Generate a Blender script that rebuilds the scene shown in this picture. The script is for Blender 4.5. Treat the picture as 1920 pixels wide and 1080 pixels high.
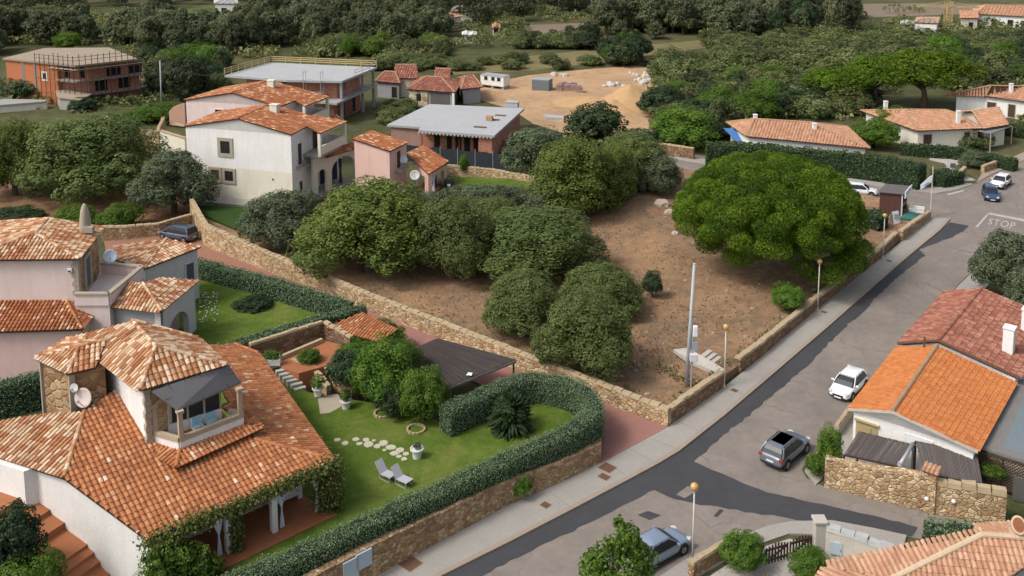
import bpy, bmesh, math, random
import numpy as np
from mathutils import Vector, Matrix
from mathutils.geometry import delaunay_2d_cdt
from math import radians, sin, cos, pi, sqrt, atan2

for o in list(bpy.data.objects): bpy.data.objects.remove(o)
SC = bpy.context.scene
COL = SC.collection
RND = random.Random(7)
NPR = np.random.default_rng(11)

# ------------------------------------------------------------------ camera
FPX, PITCH, YP, CX, CAMH = 1831.0, radians(8.0), 64.0, 990.0, 38.0
cd = bpy.data.cameras.new('camera'); cam = bpy.data.objects.new('camera', cd); COL.objects.link(cam)
cam.location = (0, 0, CAMH); cam.rotation_euler = (pi/2 - PITCH, 0, 0)
cd.sensor_width = 36; cd.sensor_fit = 'HORIZONTAL'; cd.lens = 36*FPX/1920
cd.shift_x = (960-CX)/1920; cd.shift_y = -(540-YP)/1920
cd.clip_start = 1; cd.clip_end = 6000
SC.camera = cam
# ------------------------------------------------------------------ sky and sun
SUN_AZ, SUN_EL = radians(206), radians(50)
wd = bpy.data.worlds.new('World'); SC.world = wd; wd.use_nodes = True
wn = wd.node_tree; sky = wn.nodes.new('ShaderNodeTexSky'); sky.sky_type = 'NISHITA'; sky.sun_disc = False
sky.sun_elevation = SUN_EL; sky.sun_rotation = atan2(cos(SUN_AZ), sin(SUN_AZ)); sky.air_density = 0.8; sky.dust_density = 4.0; sky.ozone_density = 0.4
hsv = wn.nodes.new('ShaderNodeHueSaturation'); hsv.inputs['Saturation'].default_value = .5   # thin high cloud
wn.links.new(sky.outputs[0], hsv.inputs['Color']); wn.links.new(hsv.outputs[0], wn.nodes['Background'].inputs[0]); wn.nodes['Background'].inputs[1].default_value = 0.15
sl = bpy.data.lights.new('sun', 'SUN'); sl.energy = 1.6; sl.angle = radians(14); sl.color = (1, 0.95, 0.87)
so = bpy.data.objects.new('sun', sl); COL.objects.link(so)
sd = Vector((cos(SUN_AZ)*cos(SUN_EL), sin(SUN_AZ)*cos(SUN_EL), sin(SUN_EL)))
so.rotation_euler = sd.to_track_quat('Z', 'Y').to_euler(); so.location = (-60, 20, 90)
SC.view_settings.view_transform = 'Standard'; SC.view_settings.look = 'None'
SC.view_settings.exposure = 0.38; SC.view_settings.gamma = 1
SC.render.engine = 'CYCLES'
try:
    SC.cycles.max_bounces = 6; SC.cycles.diffuse_bounces = 3; SC.cycles.transparent_max_bounces = 4
except Exception: pass

# ------------------------------------------------------------------ surveying: a photo point -> the spot on level z
def W(px, py, z=0.0):
    d = Vector(((px-CX)/FPX, cos(PITCH)-(py-YP)/FPX*sin(PITCH), -sin(PITCH)-(py-YP)/FPX*cos(PITCH)))
    return d*((z-CAMH)/d.z) + Vector((0, 0, CAMH))
def ray(px, py):
    return Vector(((px-CX)/FPX, cos(PITCH)-(py-YP)/FPX*sin(PITCH), -sin(PITCH)-(py-YP)/FPX*cos(PITCH)))
def R(px, py, pl):                       # photo point on a plane (point, normal)
    o = Vector((0, 0, CAMH)); d = ray(px, py); p, n = pl
    return o + d*((p-o).dot(n)/d.dot(n))
def pl3(a, b, c): return (a, (b-a).cross(c-a).normalized())
def zt(b, py, px=None):                  # height of the point above b that shows at photo row py
    d = ray(px or 960, py); return CAMH + d.z*b.y/d.y
def Ws(pts, z=0.0): return [W(p[0], p[1], z) for p in pts]
def V2(v): return Vector((v[0], v[1], 0))

# ------------------------------------------------------------------ materials
MATS = {}
def nt(name):
    m = bpy.data.materials.new(name); m.use_nodes = True; t = m.node_tree
    return m, t, t.nodes['Principled BSDF']
def N(t, ty, **kw):
    n = t.nodes.new(ty)
    for k, v in kw.items():
        if k.startswith('i_'):
            n.inputs[int(k[2:]) if k[2:].isdigit() else k[2:].replace('_', ' ')].default_value = v
        else: setattr(n, k, v)
    return n
def ramp(t, fac, stops, interp='LINEAR'):
    r = t.nodes.new('ShaderNodeValToRGB'); r.color_ramp.interpolation = interp
    el = r.color_ramp.elements
    while len(el) < len(stops): el.new(0.5)
    for e, (p, c) in zip(el, stops): e.position = p; e.color = (*c, 1) if len(c) == 3 else c
    t.links.new(fac, r.inputs[0]); return r.outputs[0]
def mixc(t, fac, a, b, bt='MIX'):
    m = t.nodes.new('ShaderNodeMix'); m.data_type = 'RGBA'; m.blend_type = bt
    for s, v in ((m.inputs[0], fac), (m.inputs[6], a), (m.inputs[7], b)):
        if hasattr(v, 'links'): t.links.new(v, s)
        elif isinstance(v, (int, float)): s.default_value = v
        else: s.default_value = (*v, 1)
    return m.outputs[2]
def tex(t, kind='noise', scale=1.0, detail=4, rough=0.6, coord='Object', dim=None, stretch=None):
    c = t.nodes.new('ShaderNodeTexCoord'); o = c.outputs[coord]
    if stretch:
        mp = t.nodes.new('ShaderNodeMapping'); mp.inputs['Scale'].default_value = stretch; t.links.new(o, mp.inputs[0]); o = mp.outputs[0]
    n = t.nodes.new({'noise': 'ShaderNodeTexNoise', 'voronoi': 'ShaderNodeTexVoronoi', 'wave': 'ShaderNodeTexWave', 'brick': 'ShaderNodeTexBrick'}[kind])
    n.inputs['Scale'].default_value = scale
    if kind == 'noise': n.inputs['Detail'].default_value = detail; n.inputs['Roughness'].default_value = rough
    t.links.new(o, n.inputs['Vector']); return n
def bump(t, b, h, strength=0.4, dist=0.05):
    n = t.nodes.new('ShaderNodeBump'); n.inputs['Strength'].default_value = strength; n.inputs['Distance'].default_value = dist
    t.links.new(h, n.inputs['Height']); t.links.new(n.outputs[0], b.inputs['Normal'])
def setc(t, b, c): t.links.new(c, b.inputs['Base Color'])

def M(name, col, rough=0.8, var=0.25, scale=1.2, col2=None, bmp=0.15, bscale=None, metal=0.0, spec=None, coord='Object', stretch=None):
    """a weathered surface: two noise octaves between col and col2"""
    if name in MATS: return MATS[name]
    m, t, b = nt(name)
    c2 = col2 or tuple(x*(1-var) for x in col)
    a = tex(t, 'noise', scale, 6, 0.65, coord, stretch=stretch)
    f = ramp(t, a.outputs[0], [(0.32, (0, 0, 0)), (0.68, (1, 1, 1))])
    a2 = tex(t, 'noise', scale*9, 4, 0.6, coord, stretch=stretch)
    c = mixc(t, f, col, c2)
    c = mixc(t, 0.5, c, mixc(t, a2.outputs[0], tuple(x*1.25 for x in col), tuple(x*0.7 for x in c2)))
    if 'plaster' in name:     # rain streaks and damp blotches
        st = tex(t, 'noise', 1.6, 5, 0.65, coord, stretch=(1, 1, .12)); c = mixc(t, ramp(t, st.outputs[0], [(.45, (0, 0, 0)), (.72, (.24, .24, .24))]), c, tuple(x*.62 for x in col))
    setc(t, b, c); b.inputs['Roughness'].default_value = rough; b.inputs['Metallic'].default_value = metal
    b.inputs['Specular IOR Level'].default_value = 0.3 if spec is None else spec
    if bmp:
        bn = tex(t, 'noise', bscale or scale*12, 5, 0.7, coord); bump(t, b, bn.outputs[0], bmp, 0.04)
    MATS[name] = m; return m

def Mtile(name, stops, lich=0.25, rough=0.85):
    m, t, b = nt(name)
    at = N(t, 'ShaderNodeAttribute', attribute_name='rnd')
    pn = tex(t, 'noise', 0.5, 4, 0.6); pm = N(t, 'ShaderNodeMapRange'); pm.inputs[1].default_value = .3; pm.inputs[2].default_value = .7; t.links.new(pn.outputs[0], pm.inputs[0])
    mm = N(t, 'ShaderNodeMix'); mm.inputs[0].default_value = .30; t.links.new(at.outputs['Fac'], mm.inputs[2]); t.links.new(pm.outputs[0], mm.inputs[3])
    c = ramp(t, mm.outputs[0], stops)
    n = tex(t, 'noise', 0.55, 5, 0.7); f = ramp(t, n.outputs[0], [(0.45, (0, 0, 0)), (0.75, (1, 1, 1))])
    c = mixc(t, f, c, mixc(t, lich, c, (0.13, 0.075, 0.045)))
    n2 = tex(t, 'noise', 9, 4, 0.7); c = mixc(t, ramp(t, n2.outputs[0], [(0.35, (0, 0, 0)), (0.7, (0.55, 0.55, 0.55))]), c, mixc(t, 0.5, c, (0.08, 0.05, 0.035)))
    setc(t, b, c); b.inputs['Roughness'].default_value = rough; b.inputs['Specular IOR Level'].default_value = 0.2
    MATS[name] = m; return m

def Mstone(name, stops, scale=3.0, mortar=(0.25, 0.2, 0.14), mw=0.045, rnd=1.0, strength=0.7):
    m, t, b = nt(name)
    c = t.nodes.new('ShaderNodeTexCoord'); no = N(t, 'ShaderNodeTexNoise'); no.inputs['Scale'].default_value = 2.0
    t.links.new(c.outputs['Object'], no.inputs['Vector'])
    ad = N(t, 'ShaderNodeVectorMath', operation='MULTIPLY_ADD'); ad.inputs[1].default_value = (0.25, 0.25, 0.25)
    t.links.new(no.outputs['Color'], ad.inputs[0]); t.links.new(c.outputs['Object'], ad.inputs[2])
    v1 = N(t, 'ShaderNodeTexVoronoi'); v1.inputs['Scale'].default_value = scale; v1.inputs['Randomness'].default_value = rnd
    v2 = N(t, 'ShaderNodeTexVoronoi', feature='DISTANCE_TO_EDGE'); v2.inputs['Scale'].default_value = scale; v2.inputs['Randomness'].default_value = rnd
    mp = N(t, 'ShaderNodeMapping'); mp.inputs['Scale'].default_value = (1, 1, 1.25)
    t.links.new(ad.outputs[0], mp.inputs[0])
    t.links.new(mp.outputs[0], v1.inputs['Vector']); t.links.new(mp.outputs[0], v2.inputs['Vector'])
    sp = N(t, 'ShaderNodeSeparateColor'); t.links.new(v1.outputs['Color'], sp.inputs[0])
    col = ramp(t, sp.outputs[0], stops)
    n2 = tex(t, 'noise', 7, 5, 0.7); col = mixc(t, 0.6, col, mixc(t, n2.outputs[0], (0.6, 0.55, 0.45), (1.3, 1.2, 1.1)), 'MULTIPLY')
    n3 = tex(t, 'noise', 0.6, 4, 0.6); col = mixc(t, ramp(t, n3.outputs[0], [(0.4, (0, 0, 0)), (0.75, (0.6, 0.6, 0.6))]), col, mixc(t, 0.5, col, (0.1, 0.08, 0.05)))
    e = ramp(t, v2.outputs['Distance'], [(0, (0, 0, 0)), (mw, (1, 1, 1))])
    setc(t, b, mixc(t, e, mortar, col)); b.inputs['Roughness'].default_value = 0.9; b.inputs['Specular IOR Level'].default_value = 0.2
    h = ramp(t, v2.outputs['Distance'], [(0, (0, 0, 0)), (0.16, (1, 1, 1))]); bump(t, b, h, strength, 0.09)
    MATS[name] = m; return m

def Mleaf(name, dark, mid, light, trans=0.25, objvar=0.35, rough=0.55, gain=2.0):
    dark, mid, light = [tuple(min(.9, x*gain) for x in c) for c in (dark, mid, light)]; trans = min(.5, trans+.15)
    m, t, b = nt(name)
    at = N(t, 'ShaderNodeAttribute', attribute_name='rnd')
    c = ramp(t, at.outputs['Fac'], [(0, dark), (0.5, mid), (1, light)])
    oi = N(t, 'ShaderNodeObjectInfo')
    hs = N(t, 'ShaderNodeHueSaturation')
    mr = N(t, 'ShaderNodeMapRange'); mr.inputs[3].default_value = 1-objvar; mr.inputs[4].default_value = 1+objvar
    t.links.new(oi.outputs['Random'], mr.inputs[0]); t.links.new(mr.outputs[0], hs.inputs['Value'])
    mr2 = N(t, 'ShaderNodeMapRange'); mr2.inputs[3].default_value = 0.5-0.03*objvar*2; mr2.inputs[4].default_value = 0.5+0.025*objvar*2
    ml = N(t, 'ShaderNodeMath', operation='FRACT'); mm = N(t, 'ShaderNodeMath', operation='MULTIPLY'); mm.inputs[1].default_value = 7.31
    t.links.new(oi.outputs['Random'], mm.inputs[0]); t.links.new(mm.outputs[0], ml.inputs[0]); t.links.new(ml.outputs[0], mr2.inputs[0]); t.links.new(mr2.outputs[0], hs.inputs['Hue'])
    t.links.new(c, hs.inputs['Color'])
    t.links.new(hs.outputs[0], b.inputs['Base Color']); b.inputs['Roughness'].default_value = rough; b.inputs['Specular IOR Level'].default_value = 0.25
    tr = N(t, 'ShaderNodeBsdfTranslucent'); t.links.new(hs.outputs[0], tr.inputs[0])
    mx = N(t, 'ShaderNodeMixShader'); mx.inputs[0].default_value = trans
    out = t.nodes['Material Output']; t.links.new(b.outputs[0], mx.inputs[1]); t.links.new(tr.outputs[0], mx.inputs[2]); t.links.new(mx.outputs[0], out.inputs[0])
    MATS[name] = m; return m

def Mpaint(name, col, rough=0.3, metal=0.0, coat=0.6):
    if name in MATS: return MATS[name]
    m, t, b = nt(name)
    n = tex(t, 'noise', 3, 4, 0.6); c = mixc(t, n.outputs[0], tuple(x*1.05 for x in col), tuple(x*0.9 for x in col))
    setc(t, b, c); b.inputs['Roughness'].default_value = rough; b.inputs['Metallic'].default_value = metal
    b.inputs['Coat Weight'].default_value = coat; b.inputs['Coat Roughness'].default_value = 0.08
    MATS[name] = m; return m

def Mground(name, cols, scale=0.08, scale2=0.9, bmp=0.5, fine=(0.75, 1.25)):
    """patchy ground: cols = [a, b, c] over two noise scales plus grit"""
    m, t, b = nt(name)
    n1 = tex(t, 'noise', scale, 6, 0.65); n2 = tex(t, 'noise', scale2, 8, 0.72); n3 = tex(t, 'noise', scale2*9, 4, 0.7)
    c = ramp(t, n1.outputs[0], [(0.36, cols[0]), (0.5, cols[1]), (0.66, cols[2])])
    c2 = ramp(t, n2.outputs[0], [(0.33, cols[2]), (0.5, cols[1]), (0.67, cols[0])])
    c = mixc(t, 0.5, c, c2)
    c = mixc(t, 0.8, c, mixc(t, ramp(t, n3.outputs[0], [(0.3, (0, 0, 0)), (0.7, (1, 1, 1))]), (fine[0],)*3, (fine[1],)*3), 'MULTIPLY')
    setc(t, b, c); b.inputs['Roughness'].default_value = 0.95; b.inputs['Specular IOR Level'].default_value = 0.1
    if bmp: bump(t, b, n2.outputs[0], bmp, 0.12)
    MATS[name] = m; return m

# ------------------------------------------------------------------ mesh helpers
ORI = {}
def link(o, parent=None):
    COL.objects.link(o)
    if parent is not None: o.parent = parent
    return o
def tag(o, label=None, cat=None, group=None, kind=None):
    if label: o['label'] = label
    if cat: o['category'] = cat
    if group: o['group'] = group
    if kind: o['kind'] = kind
    return o
def thing(name, label, cat, loc=(0, 0, 0), group=None):
    o = bpy.data.objects.new(name, None); COL.objects.link(o); o.location = loc; o.empty_display_size = 0.3
    ORI[o] = Vector(loc); return tag(o, label, cat, group)

class MB:
    def __init__(s): s.v = []; s.f = []; s.m = []; s.r = []
    def add(s, vs, fs, mi=0, rnd=0.5):
        n = len(s.v); s.v += [tuple(x) for x in vs]
        for f in fs: s.f.append(tuple(i+n for i in f)); s.m.append(mi); s.r.append(rnd)
        return s
    def poly(s, pts, mi=0, rnd=.5): return s.add(pts, [tuple(range(len(pts)))], mi, rnd)
    def prism(s, pts, z0, z1, mi=0, rnd=.5, bottom=True):     # vertical extrusion; z1 may be per-vertex list
        n = len(pts); a = sum(pts[i][0]*pts[(i+1) % n][1]-pts[(i+1) % n][0]*pts[i][1] for i in range(n))
        pts = list(pts) if a > 0 else list(pts)[::-1]
        if isinstance(z1, (list, tuple)): z1 = list(z1) if a > 0 else list(z1)[::-1]
        else: z1 = [z1]*n
        vs = [(p[0], p[1], z0) for p in pts]+[(p[0], p[1], z) for p, z in zip(pts, z1)]
        fs = [(i, (i+1) % n, (i+1) % n+n, i+n) for i in range(n)]+[tuple(range(n, 2*n))]
        if bottom: fs.append(tuple(range(n-1, -1, -1)))
        return s.add(vs, fs, mi, rnd)
    def slab(s, pts, th, mi=0, rnd=.5):                        # 3D polygon thickened downward
        pts = [Vector(p) for p in pts]; n = len(pts); nn = newell(pts)
        if nn.z < 0: pts.reverse()
        lo = [p-Vector((0, 0, th)) for p in pts]
        return s.add(pts+lo, [tuple(range(n)), tuple(range(2*n-1, n-1, -1))]+[((i+1) % n, i, i+n, (i+1) % n+n) for i in range(n)], mi, rnd)
    def box(s, c, d, ax=None, mi=0, rnd=.5):                   # centre, full dims, optional axes
        c = Vector(c); ax = ax or (Vector((1, 0, 0)), Vector((0, 1, 0)), Vector((0, 0, 1)))
        vs = []
        for k in (-.5, .5):
            for j in (-.5, .5):
                for i in (-.5, .5): vs.append(c+ax[0]*d[0]*i+ax[1]*d[1]*j+ax[2]*d[2]*k)
        return s.add(vs, [(0, 2, 3, 1), (4, 5, 7, 6), (0, 1, 5, 4), (2, 6, 7, 3), (0, 4, 6, 2), (1, 3, 7, 5)], mi, rnd)
    def bar(s, a, b, w, h, mi=0, rnd=.5, up=Vector((0, 0, 1))):
        a = Vector(a); b = Vector(b); x = b-a; L = x.length
        if L < 1e-6: return s
        x = x/L; y = up.cross(x)
        if y.length < 1e-4: y = Vector((0, 1, 0)).cross(x)
        y.normalize(); z = x.cross(y)
        return s.box((a+b)/2, (L, w, h), (x, y, z), mi, rnd)
    def tube(s, pts, rad, n=8, mi=0, rnd=.5, cap=True):
        pts = [Vector(p) for p in pts]
        if not isinstance(rad, (list, tuple)): rad = [rad]*len(pts)
        vs = []; fs = []
        for i, p in enumerate(pts):
            d = (pts[min(i+1, len(pts)-1)]-pts[max(i-1, 0)]).normalized()
            x = d.cross(Vector((0.13, 0.97, 0.2))); x.normalize(); y = d.cross(x)
            for k in range(n):
                a = 2*pi*k/n; vs.append(p+(x*cos(a)+y*sin(a))*rad[i])
        for i in range(len(pts)-1):
            for k in range(n): fs.append((i*n+k, i*n+(k+1) % n, (i+1)*n+(k+1) % n, (i+1)*n+k))
        if cap: fs += [tuple(range(n-1, -1, -1)), tuple(range((len(pts)-1)*n, len(pts)*n))]
        return s.add(vs, fs, mi, rnd)
    def lathe(s, c, prof, n=16, mi=0, rnd=.5, axis=None, sx=1, sy=1):   # prof: (r, z) list
        c = Vector(c); vs = []; fs = []
        Q = axis.to_track_quat('Z', 'Y').to_matrix() if axis is not None else Matrix.Identity(3)
        for r, z in prof:
            for k in range(n):
                a = 2*pi*k/n; vs.append(c+Q @ Vector((r*cos(a)*sx, r*sin(a)*sy, z)))
        for i in range(len(prof)-1):
            for k in range(n): fs.append((i*n+k, i*n+(k+1) % n, (i+1)*n+(k+1) % n, (i+1)*n+k))
        fs += [tuple(range(n-1, -1, -1)), tuple(range((len(prof)-1)*n, len(prof)*n))]
        return s.add(vs, fs, mi, rnd)
    def build(s, name, mats, parent=None, smooth=False, bevel=0, sub=0):
        if not isinstance(mats, (list, tuple)): mats = [mats]
        v = np.array(s.v, dtype=np.float64).reshape(-1, 3)
        if parent is not None: org = ORI[parent]
        else:
            lo = v.min(0); hi = v.max(0); org = Vector(((lo[0]+hi[0])/2, (lo[1]+hi[1])/2, lo[2]))
        me = bpy.data.meshes.new(name); me.from_pydata((v-np.array(org)).tolist(), [], s.f)
        for m in mats: me.materials.append(m)
        me.polygons.foreach_set('material_index', s.m)
        at = me.attributes.new('rnd', 'FLOAT', 'FACE'); at.data.foreach_set('value', np.array(s.r, dtype=np.float32))
        if smooth: me.polygons.foreach_set('use_smooth', [True]*len(s.f))
        me.update()
        o = bpy.data.objects.new(name, me)
        if parent is None: o.location = org
        ORI[o] = org.copy(); link(o, parent)
        if bevel:
            b = o.modifiers.new('bevel', 'BEVEL'); b.width = bevel; b.segments = 2; b.limit_method = 'ANGLE'
        if sub:
            b = o.modifiers.new('sub', 'SUBSURF'); b.levels = b.render_levels = sub
        return o
def newell(p):
    n = Vector((0, 0, 0))
    for i in range(len(p)):
        a = p[i]; b = p[(i+1) % len(p)]
        n += Vector(((a.y-b.y)*(a.z+b.z), (a.z-b.z)*(a.x+b.x), (a.x-b.x)*(a.y+b.y)))
    return n.normalized()
def struct(mb, name, mat, **k): return tag(mb.build(name, mat, **k), kind='structure')
def copy_tree(o, parent=None):
    c = o.copy(); COL.objects.link(c)
    if parent is not None: c.parent = parent
    if o in ORI: ORI[c] = ORI[o].copy()
    for ch in list(o.children): copy_tree(ch, c)
    return c
def inset(poly, d):                                           # shrink a convex plan polygon
    n = len(poly); a = sum(poly[i].x*poly[(i+1) % n].y-poly[(i+1) % n].x*poly[i].y for i in range(n)); sgn = 1 if a > 0 else -1
    L = []
    for i in range(n):
        p = poly[i]; q = poly[(i+1) % n]; e = V2(q-p).normalized(); nn = Vector((-e.y, e.x, 0))*sgn
        L.append((V2(p)+nn*d, e))
    out = []
    for i in range(n):
        (p, e), (q, g) = L[i-1], L[i]
        cr = e.x*g.y-e.y*g.x
        t = ((q-p).x*g.y-(q-p).y*g.x)/cr if abs(cr) > 1e-6 else 0
        out.append(p+e*t)
    return out

# ------------------------------------------------------------------ foliage
def leaves(name, P, NR, S, RR, mat, parent=None, aspect=0.55, loc=None):
    """one mesh of many small leaf faces: positions, facing, size, tint"""
    n = len(P); P = np.asarray(P, float); NR = np.asarray(NR, float)
    NR = NR/np.maximum(np.linalg.norm(NR, axis=1, keepdims=True), 1e-6)
    rv = NPR.normal(size=(n, 3)); T = np.cross(NR, rv); T /= np.maximum(np.linalg.norm(T, axis=1, keepdims=True), 1e-6)
    B = np.cross(NR, T); S = np.asarray(S).reshape(-1, 1)
    a = T*S*0.5; b = B*S*0.5*aspect; bend = NR*S*0.12
    V = np.stack([P-a, P-b+bend, P+a, P+b+bend], 1).reshape(-1, 3)
    org = np.array(ORI[parent]) if parent is not None else (np.array(loc) if loc is not None else np.array([(V[:, 0].min()+V[:, 0].max())/2, (V[:, 1].min()+V[:, 1].max())/2, V[:, 2].min()]))
    V = V-org
    me = bpy.data.meshes.new(name); me.vertices.add(4*n); me.vertices.foreach_set('co', V.ravel())
    me.loops.add(4*n); me.loops.foreach_set('vertex_index', np.arange(4*n, dtype=np.int32))
    me.polygons.add(n); me.polygons.foreach_set('loop_start', np.arange(0, 4*n, 4, dtype=np.int32))
    try: me.polygons.foreach_set('loop_total', np.full(n, 4, dtype=np.int32))
    except Exception: pass
    at = me.attributes.new('rnd', 'FLOAT', 'FACE'); at.data.foreach_set('value', np.clip(RR, 0, 1).astype(np.float32))
    me.materials.append(mat); me.update(calc_edges=True); me.validate()
    o = bpy.data.objects.new(name, me)
    if parent is None: o.location = Vector(org)
    ORI[o] = Vector(org); link(o, parent); return o

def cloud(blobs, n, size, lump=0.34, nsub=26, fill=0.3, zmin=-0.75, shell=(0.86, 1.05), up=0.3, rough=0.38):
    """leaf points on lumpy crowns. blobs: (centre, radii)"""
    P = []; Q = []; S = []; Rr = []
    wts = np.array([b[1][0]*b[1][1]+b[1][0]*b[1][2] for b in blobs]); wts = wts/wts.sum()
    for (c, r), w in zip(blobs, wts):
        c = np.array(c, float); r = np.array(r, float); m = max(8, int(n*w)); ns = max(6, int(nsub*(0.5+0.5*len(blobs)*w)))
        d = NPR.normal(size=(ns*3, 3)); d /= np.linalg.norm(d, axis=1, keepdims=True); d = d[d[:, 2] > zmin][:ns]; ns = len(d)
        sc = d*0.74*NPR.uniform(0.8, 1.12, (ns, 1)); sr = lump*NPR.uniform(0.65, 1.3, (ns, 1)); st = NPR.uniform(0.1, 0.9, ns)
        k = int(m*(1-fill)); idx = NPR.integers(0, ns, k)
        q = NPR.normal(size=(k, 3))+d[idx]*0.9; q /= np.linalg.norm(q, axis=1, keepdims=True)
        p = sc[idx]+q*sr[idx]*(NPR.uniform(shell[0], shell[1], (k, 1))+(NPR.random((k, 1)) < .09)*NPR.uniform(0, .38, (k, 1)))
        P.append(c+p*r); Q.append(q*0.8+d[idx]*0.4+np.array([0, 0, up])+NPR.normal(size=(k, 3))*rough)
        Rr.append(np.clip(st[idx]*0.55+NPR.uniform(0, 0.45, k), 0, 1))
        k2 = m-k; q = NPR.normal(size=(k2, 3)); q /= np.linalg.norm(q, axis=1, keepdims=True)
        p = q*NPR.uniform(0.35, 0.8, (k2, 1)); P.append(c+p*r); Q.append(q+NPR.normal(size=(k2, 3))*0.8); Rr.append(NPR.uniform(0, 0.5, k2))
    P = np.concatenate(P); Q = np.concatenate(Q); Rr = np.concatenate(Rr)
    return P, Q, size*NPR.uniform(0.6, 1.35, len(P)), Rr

def trunk_mb(h, r, limbs, spread, lean=0.0, seed=1, base=(0, 0, 0), top=None):
    g = random.Random(seed); mb = MB(); b = Vector(base); t = Vector((lean, lean*0.4, h))+b
    mid = (b+t)/2+Vector((g.uniform(-1, 1), g.uniform(-1, 1), 0))*r*0.8
    mb.tube([b-Vector((0, 0, .3)), b+Vector((0, 0, .15)), mid, t], [r*1.6, r*1.15, r*0.85, r*0.7], 8)
    for k in range(limbs):
        a = 2*pi*k/limbs+g.uniform(-.4, .4); e = t+Vector((cos(a)*spread*g.uniform(.6, 1), sin(a)*spread*g.uniform(.6, 1), (top or spread)*g.uniform(.5, 1)))
        s = t-Vector((0, 0, h*g.uniform(0, .25))); m2 = s.lerp(e, .5)+Vector((0, 0, spread*.12))
        mb.tube([s, m2, e], [r*.55, r*.35, r*.1], 6)
    return mb
# ------------------------------------------------------------------ material library
T_OLD = Mtile('weathered_mixed_tiles', [(0, (.20, .08, .04)), (.22, (.40, .16, .07)), (.44, (.48, .24, .12)), (.60, (.62, .42, .26)), (.86, (.78, .62, .44))], .3)
T_ORA = Mtile('orange_tiles', [(0, (.27, .10, .045)), (.4, (.45, .17, .07)), (.74, (.53, .225, .095)), (.82, (.58, .31, .16)), (.88, (.74, .58, .42))], .3)
T_NEW = Mtile('bright_orange_tiles', [(0, (.44, .14, .04)), (.5, (.52, .18, .055)), (1, (.59, .23, .085))], .2)
T_RED = Mtile('red_brown_tiles', [(0, (.21, .075, .05)), (.5, (.31, .12, .08)), (.8, (.40, .18, .13)), (1, (.52, .3, .23))], .3)
T_SAL = Mtile('salmon_tiles', [(0, (.40, .20, .12)), (.5, (.52, .29, .18)), (1, (.64, .41, .27))], .3)
T_FAR = Mtile('old_salmon_tiles', [(0, (.38, .19, .115)), (.5, (.52, .28, .17)), (1, (.62, .38, .25))], .3)
T_VIL = Mtile('orange_spotted_tiles', [(0, (.26, .09, .04)), (.5, (.40, .14, .055)), (.72, (.46, .19, .085)), (.86, (.70, .50, .32))], .35)
RIDGE = M('ridge_mortar', (.42, .27, .16), .9, .35, 2)
CREAMRIDGE = M('cream_mortar', (.6, .47, .32), .9, .3, 2)
WHITE = M('white_plaster', (.82, .805, .77), .85, .1, .7, (.70, .69, .66), .2, 30)
CREAM = M('cream_plaster', (.74, .70, .58), .85, .1, .8, None, .2, 30)
PINKW = M('washed_pink_plaster', (.68, .53, .49), .9, .2, .5, (.73, .66, .62), .25, 25)
PINK2 = M('salmon_pink_plaster', (.68, .43, .37), .9, .15, .6, (.70, .52, .46), .2, 25)
MAUVE = M('rose_plaster', (.64, .41, .37), .9, .2, .45, (.70, .56, .52), .25, 25)
GREYW = M('grey_plaster', (.34, .34, .355), .9, .15, .8)
LILAC = M('pale_grey_lilac_plaster', (.66, .62, .61), .9, .15, .8)
CONC = M('concrete', (.33, .32, .30), .9, .2, .9)
CONCL = M('pale_concrete_slab', (.40, .405, .41), .85, .14, .25, (.33, .34, .35), .15)
BRICK = None
def mk_brick():
    m, t, b = nt('hollow_brick'); c = t.nodes.new('ShaderNodeTexCoord')
    n = tex(t, 'noise', 0.7, 4); w = tex(t, 'wave', 1.7); w.bands_direction = 'Z'; w.inputs['Distortion'].default_value = .6
    v = N(t, 'ShaderNodeTexVoronoi', i_Scale=2.6); mp = N(t, 'ShaderNodeMapping'); mp.inputs['Scale'].default_value = (1, 1, 2.2); t.links.new(c.outputs['Object'], mp.inputs[0]); t.links.new(mp.outputs[0], v.inputs['Vector'])
    sp = N(t, 'ShaderNodeSeparateColor'); t.links.new(v.outputs['Color'], sp.inputs[0])
    c0 = ramp(t, sp.outputs[0], [(0, (.27, .085, .05)), (.6, (.40, .13, .075)), (1, (.50, .20, .12))])
    c1 = mixc(t, ramp(t, n.outputs[0], [(.4, (0, 0, 0)), (.7, (.6, .6, .6))]), c0, (.34, .22, .17))
    setc(t, b, mixc(t, ramp(t, w.outputs[0], [(.86, (0, 0, 0)), (.95, (.55, .55, .55))]), c1, (.36, .28, .23))); b.inputs['Roughness'].default_value = .95
    MATS['hollow_brick'] = m; return m
BRICK = mk_brick()
OBRICK = M('orange_block', (.50, .18, .08), .9, .25, .8)
STQ = M('granite_trim', (.42, .36, .28), .9, .25, 1.5)
STW = Mstone('rubble_stone', [(0, (.25, .16, .09)), (.4, (.36, .245, .14)), (.75, (.45, .32, .19)), (1, (.56, .44, .30))], 3.4, (.22, .16, .105), .05)
STY = Mstone('yellow_rubble_stone', [(0, (.33, .21, .115)), (.35, (.46, .33, .19)), (.7, (.57, .44, .28)), (1, (.70, .58, .42))], 3.3, (.29, .21, .13), .05)
STD = Mstone('brown_rubble_stone', [(0, (.17, .105, .065)), (.5, (.25, .16, .10)), (1, (.34, .24, .16))], 2.4, (.15, .10, .07), .05)
STB = Mstone('big_face_stone', [(0, (.26, .14, .075)), (.5, (.38, .24, .13)), (1, (.5, .37, .24))], 1.5, (.30, .22, .14), .05)
COPE = M('wall_cap_stone', (.45, .35, .22), .95, .3, 1.6)
STGREY = M('pale_rough_stone', (.50, .46, .40), .95, .25, 1.4)
ASPH = None
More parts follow.
